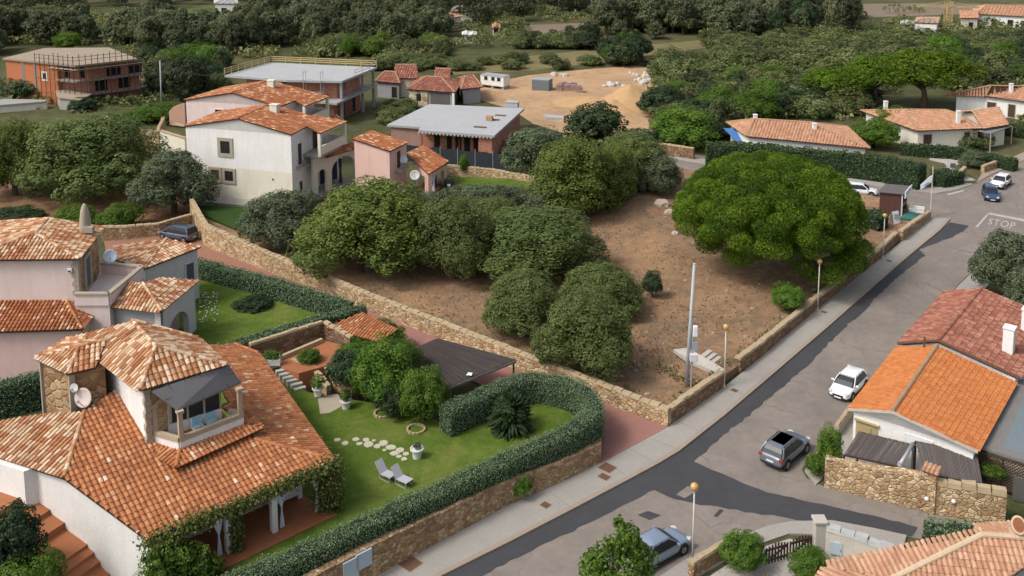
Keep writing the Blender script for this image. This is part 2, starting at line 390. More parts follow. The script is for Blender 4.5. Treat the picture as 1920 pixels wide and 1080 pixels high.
def mk_asph(name, c1, c2, crack=True):
    m, t, b = nt(name); n = tex(t, 'noise', .16, 7, .7); n2 = tex(t, 'noise', 1.6, 6, .7); n3 = tex(t, 'noise', 30, 3, .7)
    c = mixc(t, ramp(t, n.outputs[0], [(.36, (0, 0, 0)), (.64, (1, 1, 1))]), c1, c2)
    c = mixc(t, .45, c, mixc(t, n2.outputs[0], tuple(x*.7 for x in c1), tuple(x*1.3 for x in c2)))
    c = mixc(t, .5, c, mixc(t, n3.outputs[0], (.55, .55, .55), (1.45, 1.45, 1.45)), 'MULTIPLY')
    if crack:
        v = N(t, 'ShaderNodeTexVoronoi', feature='DISTANCE_TO_EDGE', i_Scale=.23); co = t.nodes.new('ShaderNodeTexCoord')
        no = tex(t, 'noise', 1.3, 4); ad = N(t, 'ShaderNodeVectorMath', operation='ADD'); t.links.new(co.outputs['Object'], ad.inputs[0]); t.links.new(no.outputs['Color'], ad.inputs[1]); t.links.new(ad.outputs[0], v.inputs['Vector'])
        e = ramp(t, v.outputs['Distance'], [(0, (1, 1, 1)), (.022, (0, 0, 0))]); msk = ramp(t, n.outputs[0], [(.45, (0, 0, 0)), (.6, (.55, .55, .55))])
        mu = mixc(t, 1.0, e, msk, 'MULTIPLY'); sp = N(t, 'ShaderNodeSeparateColor'); t.links.new(mu, sp.inputs[0])
        c = mixc(t, sp.outputs[0], c, tuple(x*.45 for x in c1))
    setc(t, b, c); b.inputs['Roughness'].default_value = .9; b.inputs['Specular IOR Level'].default_value = .2; bump(t, b, n3.outputs[0], .25, .02); MATS[name] = m; return m
ASPH = mk_asph('old_asphalt', (.145, .127, .112), (.262, .225, .195))
ASPHD = mk_asph('fresh_asphalt', (.045, .045, .049), (.062, .062, .066), False)
PAVE = M('concrete_paving', (.34, .32, .29), .9, .2, .7, (.27, .25, .22), .2)
KERB = M('kerb_concrete', (.33, .27, .21), .9, .2, .9)
TERRA = M('terracotta_floor', (.36, .14, .06), .75, .25, 1.5, (.27, .10, .045))
REDPAV = M('red_brick_drive', (.31, .155, .13), .9, .2, .6, (.245, .125, .105))
REDPAV2 = M('brown_brick_drive', (.30, .15, .10), .9, .25, .6, (.23, .115, .08))
LAWN = Mground('mown_lawn', [(.050, .092, .013), (.080, .128, .018), (.165, .175, .046)], .30, 1.3, .6, (.7, 1.3))
SOIL = Mground('dry_lot_soil', [(.13, .105, .07), (.235, .15, .09), (.40, .24, .13)], .17, .9, .9, (.5, 1.45))
DIRT = Mground('orange_building_dirt', [(.27, .185, .115), (.43, .275, .155), (.52, .36, .225)], .10, .6, .7, (.65, 1.25))
GRND = Mground('scrubby_ground', [(.04, .052, .02), (.075, .078, .034), (.15, .125, .07)], .035, .35, .6, (.7, 1.3))
FIELD = Mground('dry_grass_field', [(.12, .115, .05), (.17, .145, .07), (.225, .18, .095)], .03, .25, .4)
FIELDB = Mground('brown_fallow_field', [(.16, .125, .095), (.20, .155, .115), (.24, .19, .145)], .02, .2, .3)
FIELDG = Mground('green_field', [(.07, .10, .025), (.10, .13, .035), (.14, .15, .05)], .03, .25, .4)
BANK = Mground('bare_earth_bank', [(.14, .085, .055), (.20, .115, .065), (.27, .165, .095)], .2, .9, .9)
GRAV = Mground('pale_gravel', [(.30, .28, .25), (.40, .375, .34), (.48, .45, .41)], .5, 4, .7)
WOODD = M('dark_brown_wood', (.07, .042, .028), .7, .3, 3)
WOODY = M('yellow_formwork_wood', (.52, .40, .19), .8, .25, 1)
WOODP = M('pale_pergola_wood', (.45, .37, .26), .8, .25, 2)
REED = Mtile('grey_reed_matting', [(0, (.048, .043, .043)), (.5, (.062, .056, .056)), (1, (.088, .08, .078))], .3, .95)
SLATE = M('slate_panel', (.17, .165, .17), .8, .2, 1.5)
MET = M('galvanised_steel', (.45, .46, .48), .5, .15, 2, metal=.4)
RUST = M('rusty_steel', (.16, .085, .055), .85, .3, 2)
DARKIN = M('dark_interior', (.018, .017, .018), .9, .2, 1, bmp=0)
GLASS = Mpaint('window_glass', (.025, .028, .032), .2, 0, .15)
SHUT = M('brown_shutter', (.085, .05, .038), .7, .3, 3)
SHUTG = M('blue_grey_shutter', (.10, .115, .15), .7, .2, 3)
LAMPP = M('cream_lamp_paint', (.56, .54, .47), .6, .12, 1)
AMBER = Mpaint('amber_globe', (.50, .31, .09), .25, 0, .5)
CLOTH = M('white_cloth', (.70, .74, .80), .9, .08, 2)
DISH = M('grey_white_dish', (.62, .62, .61), .6, .1, 2)
DISHP = M('faded_pink_dish', (.62, .53, .50), .7, .2, 2)
POT = M('white_pot', (.72, .71, .69), .6, .1, 3)
PAINT = M('worn_road_paint', (.50, .48, .45), .85, .45, 1.6)
PLAST = M('white_plastic', (.75, .77, .80), .45, .06, 2)
GREENMAT = M('green_turf_mat', (.04, .15, .125), .95, .15, 1)
BLACK = M('black_cover', (.02, .02, .024), .6, .3, 3)
BARK = M('grey_brown_bark', (.11, .085, .065), .95, .35, 4)
BARKR = M('red_brown_pine_bark', (.13, .082, .06), .95, .35, 4)
HCORE = M('hedge_shade_wood', (.018, .032, .016), .95, .3, 4, bmp=.6)
MESHF = M('dark_shade_net', (.035, .042, .052), .9, .3, 2)
L_HEDGE = Mleaf('hedge_leaf', (.048, .085, .040), (.084, .125, .062), (.145, .18, .105), .2, .1)
L_HEDGD = Mleaf('dark_hedge_leaf', (.014, .028, .010), (.028, .050, .016), (.058, .078, .028), .2, .1)
L_OLIVE = Mleaf('lentisk_leaf', (.032, .050, .011), (.068, .095, .018), (.128, .148, .038), .25, .15)
L_SOFT = Mleaf('soft_lentisk_leaf', (.036, .054, .015), (.078, .102, .030), (.135, .158, .062), .35, .12)
L_GREY = Mleaf('grey_olive_leaf', (.032, .044, .022), (.070, .088, .046), (.135, .150, .09), .25, .15)
L_BRIGHT = Mleaf('bright_leaf', (.022, .052, .007), (.055, .102, .012), (.12, .165, .03), .3, .2)
L_PINE = Mleaf('stone_pine_needle', (.022, .044, .004), (.062, .106, .006), (.125, .175, .014), .3, .1, gain=1.85)
L_DARK = Mleaf('dark_evergreen_leaf', (.011, .022, .009), (.026, .043, .017), (.056, .076, .034), .2, .3)
L_GUM = Mleaf('far_gum_leaf', (.028, .038, .016), (.060, .072, .034), (.105, .115, .062), .25, .4)
L_MAQ = Mleaf('maquis_leaf', (.028, .041, .013), (.064, .078, .026), (.12, .125, .052), .2, .35)
L_CITR = Mleaf('citrus_leaf', (.025, .055, .008), (.06, .108, .015), (.135, .19, .035), .3, .1)
L_IVY = Mleaf('creeper_leaf', (.025, .04, .01), (.06, .078, .018), (.125, .115, .035), .25, .1)
L_CYC = Mleaf('cycad_frond', (.012, .026, .008), (.022, .043, .012), (.045, .07, .022), .2, .1, gain=1.4)
L_FLOW = Mleaf('oleander_leaf', (.03, .052, .03), (.075, .098, .06), (.16, .18, .13), .25, .1)
L_DRY = Mleaf('dry_straw', (.10, .075, .04), (.17, .13, .07), (.26, .205, .12), .1, .1, gain=1.1)

# ------------------------------------------------------------------ roof tiles
def clip_span(poly2, u):
    xs = []
    n = len(poly2)
    for i in range(n):
        (a, b), (c, d) = poly2[i], poly2[(i+1) % n]
        if (a-u)*(c-u) < 0: xs.append(b+(d-b)*(u-a)/(c-a))
    if len(xs) < 2: return None
    xs.sort(); return [(xs[i], xs[i+1]) for i in range(0, len(xs)-1, 2)]
def tiles(mb, poly, tw=.27, tl=.40, seg=4, mi=0, hgt=.42, fill=True, over=.10, g=RND, upto=None, flat=False):
    """barrel tiles on one slope. poly: 3D points, the first edge is the eave"""
    p = [Vector(q) for q in poly]; nn = newell(p)
    if nn.z < 0: nn = -nn
    e = p[1]-p[0]; e = (e-nn*e.dot(nn)).normalized(); s = nn.cross(e).normalized()
    if s.z < 0: s = -s
    o = p[0]; q2 = [((x-o).dot(e), (x-o).dot(s)) for x in p]
    if fill:
        for i in range(1, len(p)-1): mb.add([p[0]-nn*.012, p[i]-nn*.012, p[i+1]-nn*.012], [(0, 1, 2)], mi, .3)
    u0 = min(q[0] for q in q2); u1 = max(q[0] for q in q2); v0 = min(q[1] for q in q2)
    nc = max(1, int((u1-u0)/tw)); tw = (u1-u0)/nc
    tri = [(p[0], p[i], p[i+1], newell([p[0], p[i], p[i+1]])) for i in range(1, len(p)-1)]
    warp = max(abs((x-o).dot(nn)) for x in p) > .04
    def lift_at(q):                     # a warped slope: follow its triangles
        if not warp: return q
        best = None
        for a, b, c, m in tri:
            d0 = (b.x-a.x)*(c.y-a.y)-(c.x-a.x)*(b.y-a.y)
            if abs(d0) < 1e-6 or abs(m.z) < 1e-4: continue
            w1 = ((q.x-a.x)*(c.y-a.y)-(c.x-a.x)*(q.y-a.y))/d0; w2 = ((b.x-a.x)*(q.y-a.y)-(q.x-a.x)*(b.y-a.y))/d0
            k = min(w1, w2, 1-w1-w2)
            if best is None or k > best[0]: best = (k, a.z+w1*(b.z-a.z)+w2*(c.z-a.z))
        pz = o.z-((q.x-o.x)*nn.x+(q.y-o.y)*nn.y)/nn.z
        return q+Vector((0, 0, best[1]-pz)) if best else q
    r0, r1 = tw*.40, tw*.33
    for i in range(nc):
        u = u0+(i+.5)*tw; sp = clip_span(q2, u+1e-4)
        if not sp: continue
        for va, vb in sp:
            a = va-(over if va < v0+.3 else 0); k0 = math.floor((a-v0)/tl); col0 = g.random()
            v = a
            while v < vb-.03:
                ve = min(v0-over+(math.floor((v-v0+over+1e-5)/tl)+1)*tl, vb)
                if ve-v < .02: v = ve+1e-4; continue
                rr = g.random(); sk = g.uniform(-.012, .012); vs = []
                for (vv, r, lift) in ((v, r0, .03), (min(ve+.04, vb), r1, .0)):
                    for k in range(seg+1):
                        an = pi*k/seg; vs.append(o+e*(u+sk-cos(an)*r)+s*vv+nn*(sin(an)*r*hgt*2*.75+lift))
                fs = [(k, k+1, seg+2+k, seg+1+k) for k in range(seg)]; fs.append(tuple(range(seg, -1, -1)))
                mb.add([lift_at(Vector(x)) for x in vs], fs, mi, rr)
                v = ve+1e-4
    return mb
def ridge(mb, a, b, r=.13, tl=.42, mi=0, g=RND):
    a = Vector(a); b = Vector(b); d = b-a; L = d.length; n = max(1, int(L/tl)); d.normalize(); x = d.cross(Vector((0, 0, 1))).normalized(); z = x.cross(d)
    if z.z < 0: z = -z
    for i in range(n):
        vs = []
        for t, rr in ((i*L/n, r*1.08), ((i+1.12)*L/n, r*.92)):
            for k in range(6):
                an = pi*(k/5*1.24-.12); vs.append(a+d*t+x*cos(an)*rr+z*(sin(an)*rr*.9+.03))
        mb.add(vs, [(k, k+1, 7+k, 6+k) for k in range(5)]+[(5, 4, 3, 2, 1, 0)], mi, g.random())

def roof(parent, slopes, mat, ridges=(), tw=.27, tl=.40, seg=4, th=.10, rmat=None, name='roof', over=.10, rr=.13, under=None):
    mb = MB(); un = MB()
    for s in slopes:
        s = [Vector(x) for x in s]; tiles(mb, s, tw, tl, seg, 0, over=over)
        for i in range(1, len(s)-1): un.slab([x-Vector((0, 0, .03)) for x in (s[0], s[i], s[i+1])], th)
    for a, b in ridges: ridge(mb, a, b, rr, mi=1)
    n0 = len(mb.v); mb.v += un.v; mb.f += [tuple(i+n0 for i in f) for f in un.f]; mb.m += [2]*len(un.f); mb.r += un.r
    return mb.build(name, [mat, rmat or mat, under or WOODD], parent)

# ------------------------------------------------------------------ walls, windows
def wall_axes(A, B):
    x = V2(Vector(B)-Vector(A)).normalized(); return x, Vector((x.y, -x.x, 0))     # along, outward (right of A->B)
def window(parent, A, B, s, z, w, h, frame=STQ, pane=GLASS, name='window', fw=.14, bars=True, depth=.05, arch=False):
    """a framed window on wall A->B, centred s metres along, sill at height z"""
    x, nn = wall_axes(A, B); up = Vector((0, 0, 1)); c = V2(A)+x*s+up*(z+h/2); mb = MB()
    for dx, dz, ww, hh in ((-(w+fw)/2, 0, fw, h+2*fw), ((w+fw)/2, 0, fw, h+2*fw), (0, (h+fw)/2, w, fw), (0, -(h+fw)/2, w, fw*1.1)):
        mb.box(c+x*dx+up*dz+nn*(depth/2), (ww, depth*2+.04, hh), (x, nn, up))
    f = mb.build(name, frame, parent)
    p = MB().box(c+nn*.012, (w-.004, .03, h-.004), (x, nn, up))
    p.build('pane' if pane in (GLASS, DARKIN) else 'shutter', pane, f)
    if bars:
        b = MB(); b.box(c+nn*.04, (.05, .03, h), (x, nn, up)); b.box(c+nn*.042+up*h*.18, (w, .026, .045), (x, nn, up)); b.build('glazing_bar', WOODD, f)
    return f
def arcade(A, B, z0, z1, openings, th=.35):
    """wall A->B with openings (s0, s1, spring height above z0, rise) cut from the floor; z1 may be (zA, zB) or a list of (s, z)"""
    x, nn = wall_axes(A, B); L = V2(Vector(B)-Vector(A)).length
    out = [(0, z0)]
    for s0, s1, sp, rise in openings:
        out += [(s0, z0), (s0, z0+sp)]
        if rise > 0:
            for k in range(1, 12):
                a = pi*k/12; out.append(((s0+s1)/2-cos(a)*(s1-s0)/2, z0+sp+sin(a)*rise))
        out += [(s1, z0+sp), (s1, z0)]
    out += [(L, z0)]
    if isinstance(z1, list): out += [(s, z) for s, z in reversed(z1)]
    else:
        za, zb = z1 if isinstance(z1, tuple) else (z1, z1); out += [(L, zb), (0, za)]
    q = [out[0]]
    for p in out[1:]:
        if abs(p[0]-q[-1][0])+abs(p[1]-q[-1][1]) > 1e-4: q.append(p)
    n = len(q); a = V2(A)
    f = [a+x*s+Vector((0, 0, z)) for s, z in q]; b = [v-nn*th for v in f]
    from mathutils.geometry import tessellate_polygon
    tri = tessellate_polygon([[Vector((s, z, 0)) for s, z in q]])
    fs = []
    for t in tri:
        t = tuple(t); nrm = (f[t[1]]-f[t[0]]).cross(f[t[2]]-f[t[0]])
        if nrm.dot(nn) < 0: t = t[::-1]
        fs.append(t); fs.append(tuple(i+n for i in t[::-1]))
    for i in range(n):
        j = (i+1) % n; fs.append((i, i+n, j+n, j))
    return MB().add(f+b, fs)
def chimney(parent, c, w, d, z0, z1, mat=CREAM, name='chimney', ax=None, cap=True):
    x = (ax or Vector((1, 0, 0))); y = Vector((-x.y, x.x, 0)); up = Vector((0, 0, 1)); mb = MB()
    mb.box((c[0], c[1], (z0+z1)/2), (w, d, z1-z0), (x, y, up))
    if cap:
        mb.box((c[0], c[1], z1+.07), (w*1.16, d*1.16, .11), (x, y, up)); mb.box((c[0], c[1], z1-.22), (w*1.02+.01, d*.5, .16), (x, y, up))
    return mb.build(name, mat, parent)
def dish(name, label, c, r, aim, mat=DISH, arm=None, base=None):
    """satellite dish: bowl, rim, feed arm, mast"""
    t = thing(name, label, 'satellite dish', base or c)
    c = Vector(c); a = Vector(aim).normalized(); prof = [(r*.02, -.02), (r*.35, .0), (r*.7, r*.08), (r*.97, r*.19), (r, r*.2), (r*.95, r*.22), (r*.68, r*.11), (r*.3, r*.03), (r*.02, 0.01)]
    MB().lathe(c, prof, 18, axis=a).build('bowl', mat, t, smooth=True)
    m = MB(); fp = c+a*r*.95-Vector((0, 0, r*.25)); m.tube([c-Vector((0, 0, r*.9))+a*r*.2, fp], .025, 6); m.box(fp, (.12, .12, .14)); m.build('feed_arm', MET, t)
    MB().tube([Vector(base or c)-Vector((0, 0, .05)), c-a*.08], .04, 6).build('mast', MET, t)
    return t

def hip_slopes(c, r0, r1):
    FL, FR, BR, BL = c
    return [[FL, FR, r1, r0], [FR, BR, r1], [BR, BL, r0, r1], [BL, FL, r0]], [(r0, r1), (FL, r0), (BL, r0), (FR, r1), (BR, r1)]
def gable_slopes(c, r0, r1):
    FL, FR, BR, BL = c
    return [[FL, FR, r1, r0], [BR, BL, r0, r1]], [(r0, r1)]
def simple_house(name, label, eave, zr, z0, wall=WHITE, tile=T_FAR, kind='hip', ins=.4, ridge_f=(.3, .7), tw=.42, tl=.6, seg=2, wins=(), group=None, cat='house', chim=None, rmat=None):
    """far bungalow: eave = four 3D corners FL, FR, BR, BL; ridge runs left to right"""
    c = [Vector(p) for p in eave]; ctr = sum(c, Vector())/4
    t = thing(name, label, cat, (ctr.x, ctr.y, z0), group)
    ml = (c[0]+c[3])/2; mr = (c[1]+c[2])/2
    if kind == 'hip': r0 = ml.lerp(mr, ridge_f[0]); r1 = ml.lerp(mr, ridge_f[1])
    else: r0 = ml.copy(); r1 = mr.copy()
    r0.z = r1.z = zr
    sl, rg = (hip_slopes if kind == 'hip' else gable_slopes)(c, r0, r1)
    roof(t, sl, tile, rg, tw, tl, seg, .14, rmat or RIDGE, rr=.16)
    ze = c[0].z; pl = inset(c, ins); mb = MB(); mb.prism(pl, z0-.3, ze-.1)
    if kind != 'hip':
        for a, b, rr in ((pl[3], pl[0], r0), (pl[1], pl[2], r1)):
            m = (a+b)/2; x, nn = wall_axes(a, b); q = [a+Vector((0, 0, ze-.1)), b+Vector((0, 0, ze-.1)), m+Vector((0, 0, zr-.3))]
            mb.add(q+[v-nn*.2 for v in q], [(0, 1, 2), (5, 4, 3), (0, 3, 4, 1), (1, 4, 5, 2), (2, 5, 3, 0)])
    mb.build('wall', wall, t)
    pc = pl if (pl[1]-pl[0]).cross(pl[2]-pl[1]).z > 0 else pl
    for wn_ in wins:
        si, s, z, w, h = wn_[:5]; pane = wn_[5] if len(wn_) > 5 else SHUT; A = pl[si]; B = pl[(si+1) % 4]
        window(t, A, B, s*(B-A).length, z0+z, w, h, wn_[6] if len(wn_) > 6 else WOODP, pane, 'window' if z > .3 else 'door', .09, False, .04)
    if chim:
        for (u, v, hh) in chim:
            p = c[0].lerp(c[1], u).lerp(c[3].lerp(c[2], u), v); chimney(t, (p.x, p.y), .55, .55, ze, zr+hh, WHITE)
    return t

# ------------------------------------------------------------------ hedges and stone walls
def resample(pts, step):
    out = [Vector(pts[0])]
    for i in range(len(pts)-1):
        a = Vector(pts[i]); b = Vector(pts[i+1]); n = max(1, int((b-a).length/step))
        for k in range(1, n+1): out.append(a.lerp(b, k/n))
    return out
def smooth(pts, it=2):
    for _ in range(it):
        q = [pts[0]]
        for i in range(len(pts)-1):
            a = Vector(pts[i]); b = Vector(pts[i+1]); q += [a.lerp(b, .25), a.lerp(b, .75)]
        q.append(pts[-1]); pts = q
    return [Vector(p) for p in pts]
def hedge(label, path, w, z0, z1, mat=L_HEDGE, leaf=.17, dens=60, group=None, sm=1, cat='hedge', name='hedge', wob=.10):
    p = [V2(v) for v in path]
    if sm: p = smooth(p, sm)
    p = resample(p, .6); n = len(p); vs = []; fs = []; LP = []; LN = []
    t = thing(name, label, cat, (p[n//2].x, p[n//2].y, z0), group)
    prof = [(-.5, 0), (-.52, .5), (-.48, .9), (-.36, 1), (.36, 1), (.48, .9), (.52, .5), (.5, 0)]
    dirs = []
    for i in range(n):
        d = (p[min(i+1, n-1)]-p[max(i-1, 0)]).normalized(); dirs.append(Vector((d.y, -d.x, 0)))
    hz = []
    for i in range(n):
        h = z1-z0+RND.uniform(-wob, wob); hz.append(h)
        for a, b in prof: vs.append(p[i]+dirs[i]*a*(w-.16)+Vector((0, 0, z0+b*(h-.08))))
    k = len(prof)
    for i in range(n-1):
        for j in range(k-1): fs.append((i*k+j, i*k+j+1, (i+1)*k+j+1, (i+1)*k+j))
    fs += [tuple(range(k)), tuple(range((n-1)*k+k-1, (n-1)*k-1, -1))]
    MB().add(vs, fs).build('hedge_core', HCORE, t)
    for i in range(n-1):
        L = (p[i+1]-p[i]).length; h = hz[i]
        per = w+2*h; m = int(L*per*dens)
        for _ in range(m):
            u = RND.random(); q = p[i].lerp(p[i+1], u); dd = dirs[i].lerp(dirs[i+1], u); s = RND.random()*per
            if s < h: a, b, nn = -.5, s, -dd
            elif s < h+w: a, b, nn = (s-h)/w-.5, h, Vector((0, 0, 1))
            else: a, b, nn = .5, s-h-w, dd
            rj = RND.uniform(-.07, .05)+(RND.uniform(0, .2) if RND.random() < .05 else 0); LP.append(q+dd*a*w+Vector((0, 0, z0+b))+nn*rj); LN.append(nn*.7+Vector((RND.gauss(0, .6), RND.gauss(0, .6), RND.gauss(.25, .5))))
    for (q, dd, sg) in ((p[0], (p[0]-p[1]).normalized(), 0), (p[-1], (p[-1]-p[-2]).normalized(), -1)):
        h = hz[sg]
        for _ in range(int(w*h*dens)):
            LP.append(q+dirs[sg]*(RND.random()-.5)*w+Vector((0, 0, z0+RND.random()*h))+dd*RND.uniform(-.05, .07)); LN.append(dd+Vector((RND.gauss(0, .5), RND.gauss(0, .5), RND.gauss(.2, .5))))
    nl = len(LP); leaves('foliage', [tuple(v) for v in LP], [tuple(v) for v in LN], leaf*NPR.uniform(.6, 1.3, nl), NPR.uniform(0, 1, nl), mat, t, .6)
    return t
def stone_wall(label, path, th, z0, z1, mat=STW, cope=COPE, name='stone_wall', cat='wall', jit=.05, step=.7, cope_h=.12, group=None, cope_step=.5):
    """rubble wall along path (line of its face); z1: level or list per path point"""
    p0 = [V2(v) for v in path]
    zs = z1 if isinstance(z1, (list, tuple)) else [z1]*len(p0)
    pts = []; zz = []
    for i in range(len(p0)-1):
        L = (p0[i+1]-p0[i]).length; n = max(1, int(L/step))
        for k in range(n): pts.append(p0[i].lerp(p0[i+1], k/n)); zz.append(zs[i]+(zs[i+1]-zs[i])*k/n)
    pts.append(p0[-1]); zz.append(zs[-1]); n = len(pts)
    c = pts[n//2]; t = thing(name, label, cat, (c.x, c.y, z0), group)
    dirs = []
    for i in range(n):
        d = (pts[min(i+1, n-1)]-pts[max(i-1, 0)]).normalized(); dirs.append(Vector((d.y, -d.x, 0)))
    vs = []; fs = []
    for i in range(n):
        h = zz[i]+RND.uniform(-jit, jit)
        for a, b in ((0, z0), (RND.uniform(-.02, .02), h), (-th, h+RND.uniform(-jit, jit)*.5), (-th, z0)): vs.append(pts[i]+dirs[i]*a+Vector((0, 0, b)))
    for i in range(n-1):
        for j in range(4): fs.append((i*4+j, i*4+(j+1) % 4, (i+1)*4+(j+1) % 4, (i+1)*4+j))
    fs += [(0, 1, 2, 3), ((n-1)*4+3, (n-1)*4+2, (n-1)*4+1, (n-1)*4)]
    fs = [f[::-1] for f in fs]
    MB().add(vs, fs).build('wall_body', mat, t)
    if cope:
        mb = MB(); q = resample(pts, cope_step)
        for i in range(len(q)-1):
            a = q[i]; b = q[i+1]; L = (b-a).length
            if L < .05: continue
            x = (b-a)/L; y = Vector((-x.y, x.x, 0)); j = min(range(n), key=lambda k: (pts[k]-a).length_squared); f = cope_h*RND.uniform(.75, 1.2)
            cc = (a+b)/2+y*(th/2+RND.uniform(-.03, .03)); ex = [RND.uniform(.94, 1.04) for _ in range(2)]
            vs = []
            for (sx, sy) in ((-1, -1), (1, -1), (1, 1), (-1, 1)):
                vs.append(cc+x*sx*L/2*ex[0]+y*sy*th*.54+Vector((0, 0, zz[j]-.06)))
            for (sx, sy) in ((-1, -1), (1, -1), (1, 1), (-1, 1)):
                vs.append(cc+x*sx*L/2*ex[0]*RND.uniform(.85, 1.0)+y*sy*th*.47*RND.uniform(.8, 1)+Vector((0, 0, zz[j]+f*RND.uniform(.8, 1.1))))
            mb.add(vs, [(3, 2, 1, 0), (4, 5, 6, 7), (0, 1, 5, 4), (1, 2, 6, 5), (2, 3, 7, 6), (3, 0, 4, 7)], 0, RND.random())
        mb.build('coping', cope, t)
    return t
# ------------------------------------------------------------------ vehicles
TYRE = M('tyre_rubber', (.02, .02, .021), .85, .2, 6); RIM = M('alloy_rim', (.38, .39, .41), .35, .2, 6, metal=.7)
TRIM = M('black_trim', (.022, .022, .024), .55, .2, 4); CARGLASS = Mpaint('car_glass', (.012, .015, .019), .34, 0, .05)
LIGHTC = Mpaint('clear_lamp', (.55, .57, .60), .15, 0, 1); LIGHTR = Mpaint('red_lamp', (.30, .012, .014), .2, 0, 1); PLATE = M('number_plate', (.66, .67, .68), .5, .08, 4)
def make_car(label, x, y, z, head, paint, kind='hatch', L=4.05, Wd=1.74, Ht=1.47, group='cars on the streets and drives', roofglass=False, name='parked_car', rails=False):
    t = thing(name, label, 'car', (0, 0, 0), group)
    h = L/2; w = Wd/2; suv = kind == 'suv'; sed = kind == 'sedan'; mpv = kind == 'mpv'
    zb = .30 if suv else .22; belt = .98 if suv else .90; hood = .92 if suv else .80
    # lower body stations: x, half width, top z, bottom z
    st = [(h, .60*w, .52, zb+.12), (h-.06, .80*w, hood-.18, zb+.03), (h-.25, .93*w, hood-.06, zb), (h-.62, .985*w, hood+.0, zb-.02), (h-1.02, w, hood+.06, zb-.02)]
    if mpv: st[2] = (h-.25, .93*w, hood+.0, zb); st[3] = (h-.62, .985*w, hood+.1, zb-.02)
    st += [(h-1.25, w, belt, zb-.02), (0, w, belt+.01, zb-.03), (-h+1.1, w, belt+.03, zb-.02)]
    if sed: st += [(-h+.75, .99*w, belt+.03, zb), (-h+.22, .93*w, belt+.01, zb+.02), (-h+.06, .84*w, belt-.06, zb+.06), (-h, .70*w, belt-.26, zb+.14)]
    else: st += [(-h+.55, .985*w, belt+.04, zb), (-h+.15, .93*w, belt+.04, zb+.02), (-h+.04, .86*w, belt-.04, zb+.06), (-h, .74*w, belt-.26, zb+.14)]
    vs = []; fs = []
    for X, ww, zt_, zb_ in st:
        hh = zt_-zb_
        half = [(.0, zb_), (.78, zb_), (.93, zb_+.08), (1.0, zb_+hh*.34), (.985, zb_+hh*.70), (.93, zt_-.045), (.80, zt_), (.0, zt_+.025)]
        ring = [(a*ww, b) for a, b in half]+[(-a*ww, b) for a, b in reversed(half[1:-1])]
        vs += [(X, a, b) for a, b in ring]
    k = 14
    for i in range(len(st)-1):
        for j in range(k): fs.append((i*k+j, (i+1)*k+j, (i+1)*k+(j+1) % k, i*k+(j+1) % k))
    fs += [tuple(range(k)), tuple(range((len(st)-1)*k+k-1, (len(st)-1)*k-1, -1))]
    MB().add(vs, fs).build('body', paint, t, smooth=True, sub=1)
    # glasshouse
    xf = h-1.02 if not mpv else h-.78; xr = -h+.70 if sed else -h+.16
    tf = xf-.72 if not mpv else xf-.95; tr = xr+.62 if sed else xr+(.42 if kind in ('hatch', 'suv') else .24)
    bz = belt-.02; tz = Ht-.06; bw = w*.915; tw = w*.70
    def ring(X0, X1, ww, z, nf=.82):
        return [(X0, ww*nf, z), (X0-.12, ww, z), ((X0+X1)/2, ww*1.01, z), (X1+.12, ww*.99, z), (X1, ww*.86, z), (X1, -ww*.86, z), (X1+.12, -ww*.99, z), ((X0+X1)/2, -ww*1.01, z), (X0-.12, -ww, z), (X0, -ww*nf, z)]
    r0 = ring(xf, xr, bw, bz); r1 = ring((xf+tf)/2+.05, (xr+tr)/2-.05, (bw+tw)/2+.02, (bz+tz)/2); r2 = ring(tf, tr, tw, tz)
    g = MB().add(r0+r1+r2, [(a+k2, a+(k2+1) % 10, a+10+(k2+1) % 10, a+10+k2) for a in (0, 10) for k2 in range(10)]+[tuple(range(20, 30))])
    g.build('windows', CARGLASS, t, smooth=False)
    rf = [Vector(v) for v in ring(tf+.06, tr-.06, tw+.035, tz-.035, .84)]; rt = [Vector(v) for v in ring(tf-.10, tr+.08, tw-.10, Ht-.012, .84)]; cr = Vector(((tf+tr)/2, 0, Ht))
    m = MB().add(rf+rt+[cr], [(i, (i+1) % 10, 10+(i+1) % 10, 10+i) for i in range(10)]+[(10+i, 10+(i+1) % 10, 20) for i in range(10)])
    ro = m.build('roof_panel', paint, t, smooth=True)
    if roofglass: MB().add([Vector(((tf-.14), s*(tw-.17), Ht+.006)) for s in (1, -1)]+[Vector((tr+.35, s*(tw-.17), Ht+.006)) for s in (-1, 1)], [(0, 1, 2, 3)]).slab([(tf-.14, tw-.17, Ht+.006), (tf-.14, -tw+.17, Ht+.006), (tr+.35, -tw+.17, Ht+.006), (tr+.35, tw-.17, Ht+.006)], .02).build('roof_glass', Mpaint('sky_reflection_roof_glass', (.02, .05, .085), .35, 0, .1), ro)  # blue of the reflected sky put into the dark glass colour
    if rails:
        b = MB()
        for s in (1, -1): b.tube([(tf-.1, s*(tw-.03), Ht-.02), (tf-.25, s*(tw-.03), Ht+.035), (tr+.25, s*(tw-.03), Ht+.035), (tr+.1, s*(tw-.03), Ht-.02)], .018, 6)
        b.build('roof_rail', TRIM if not sed else MET, t)
    pil = MB()
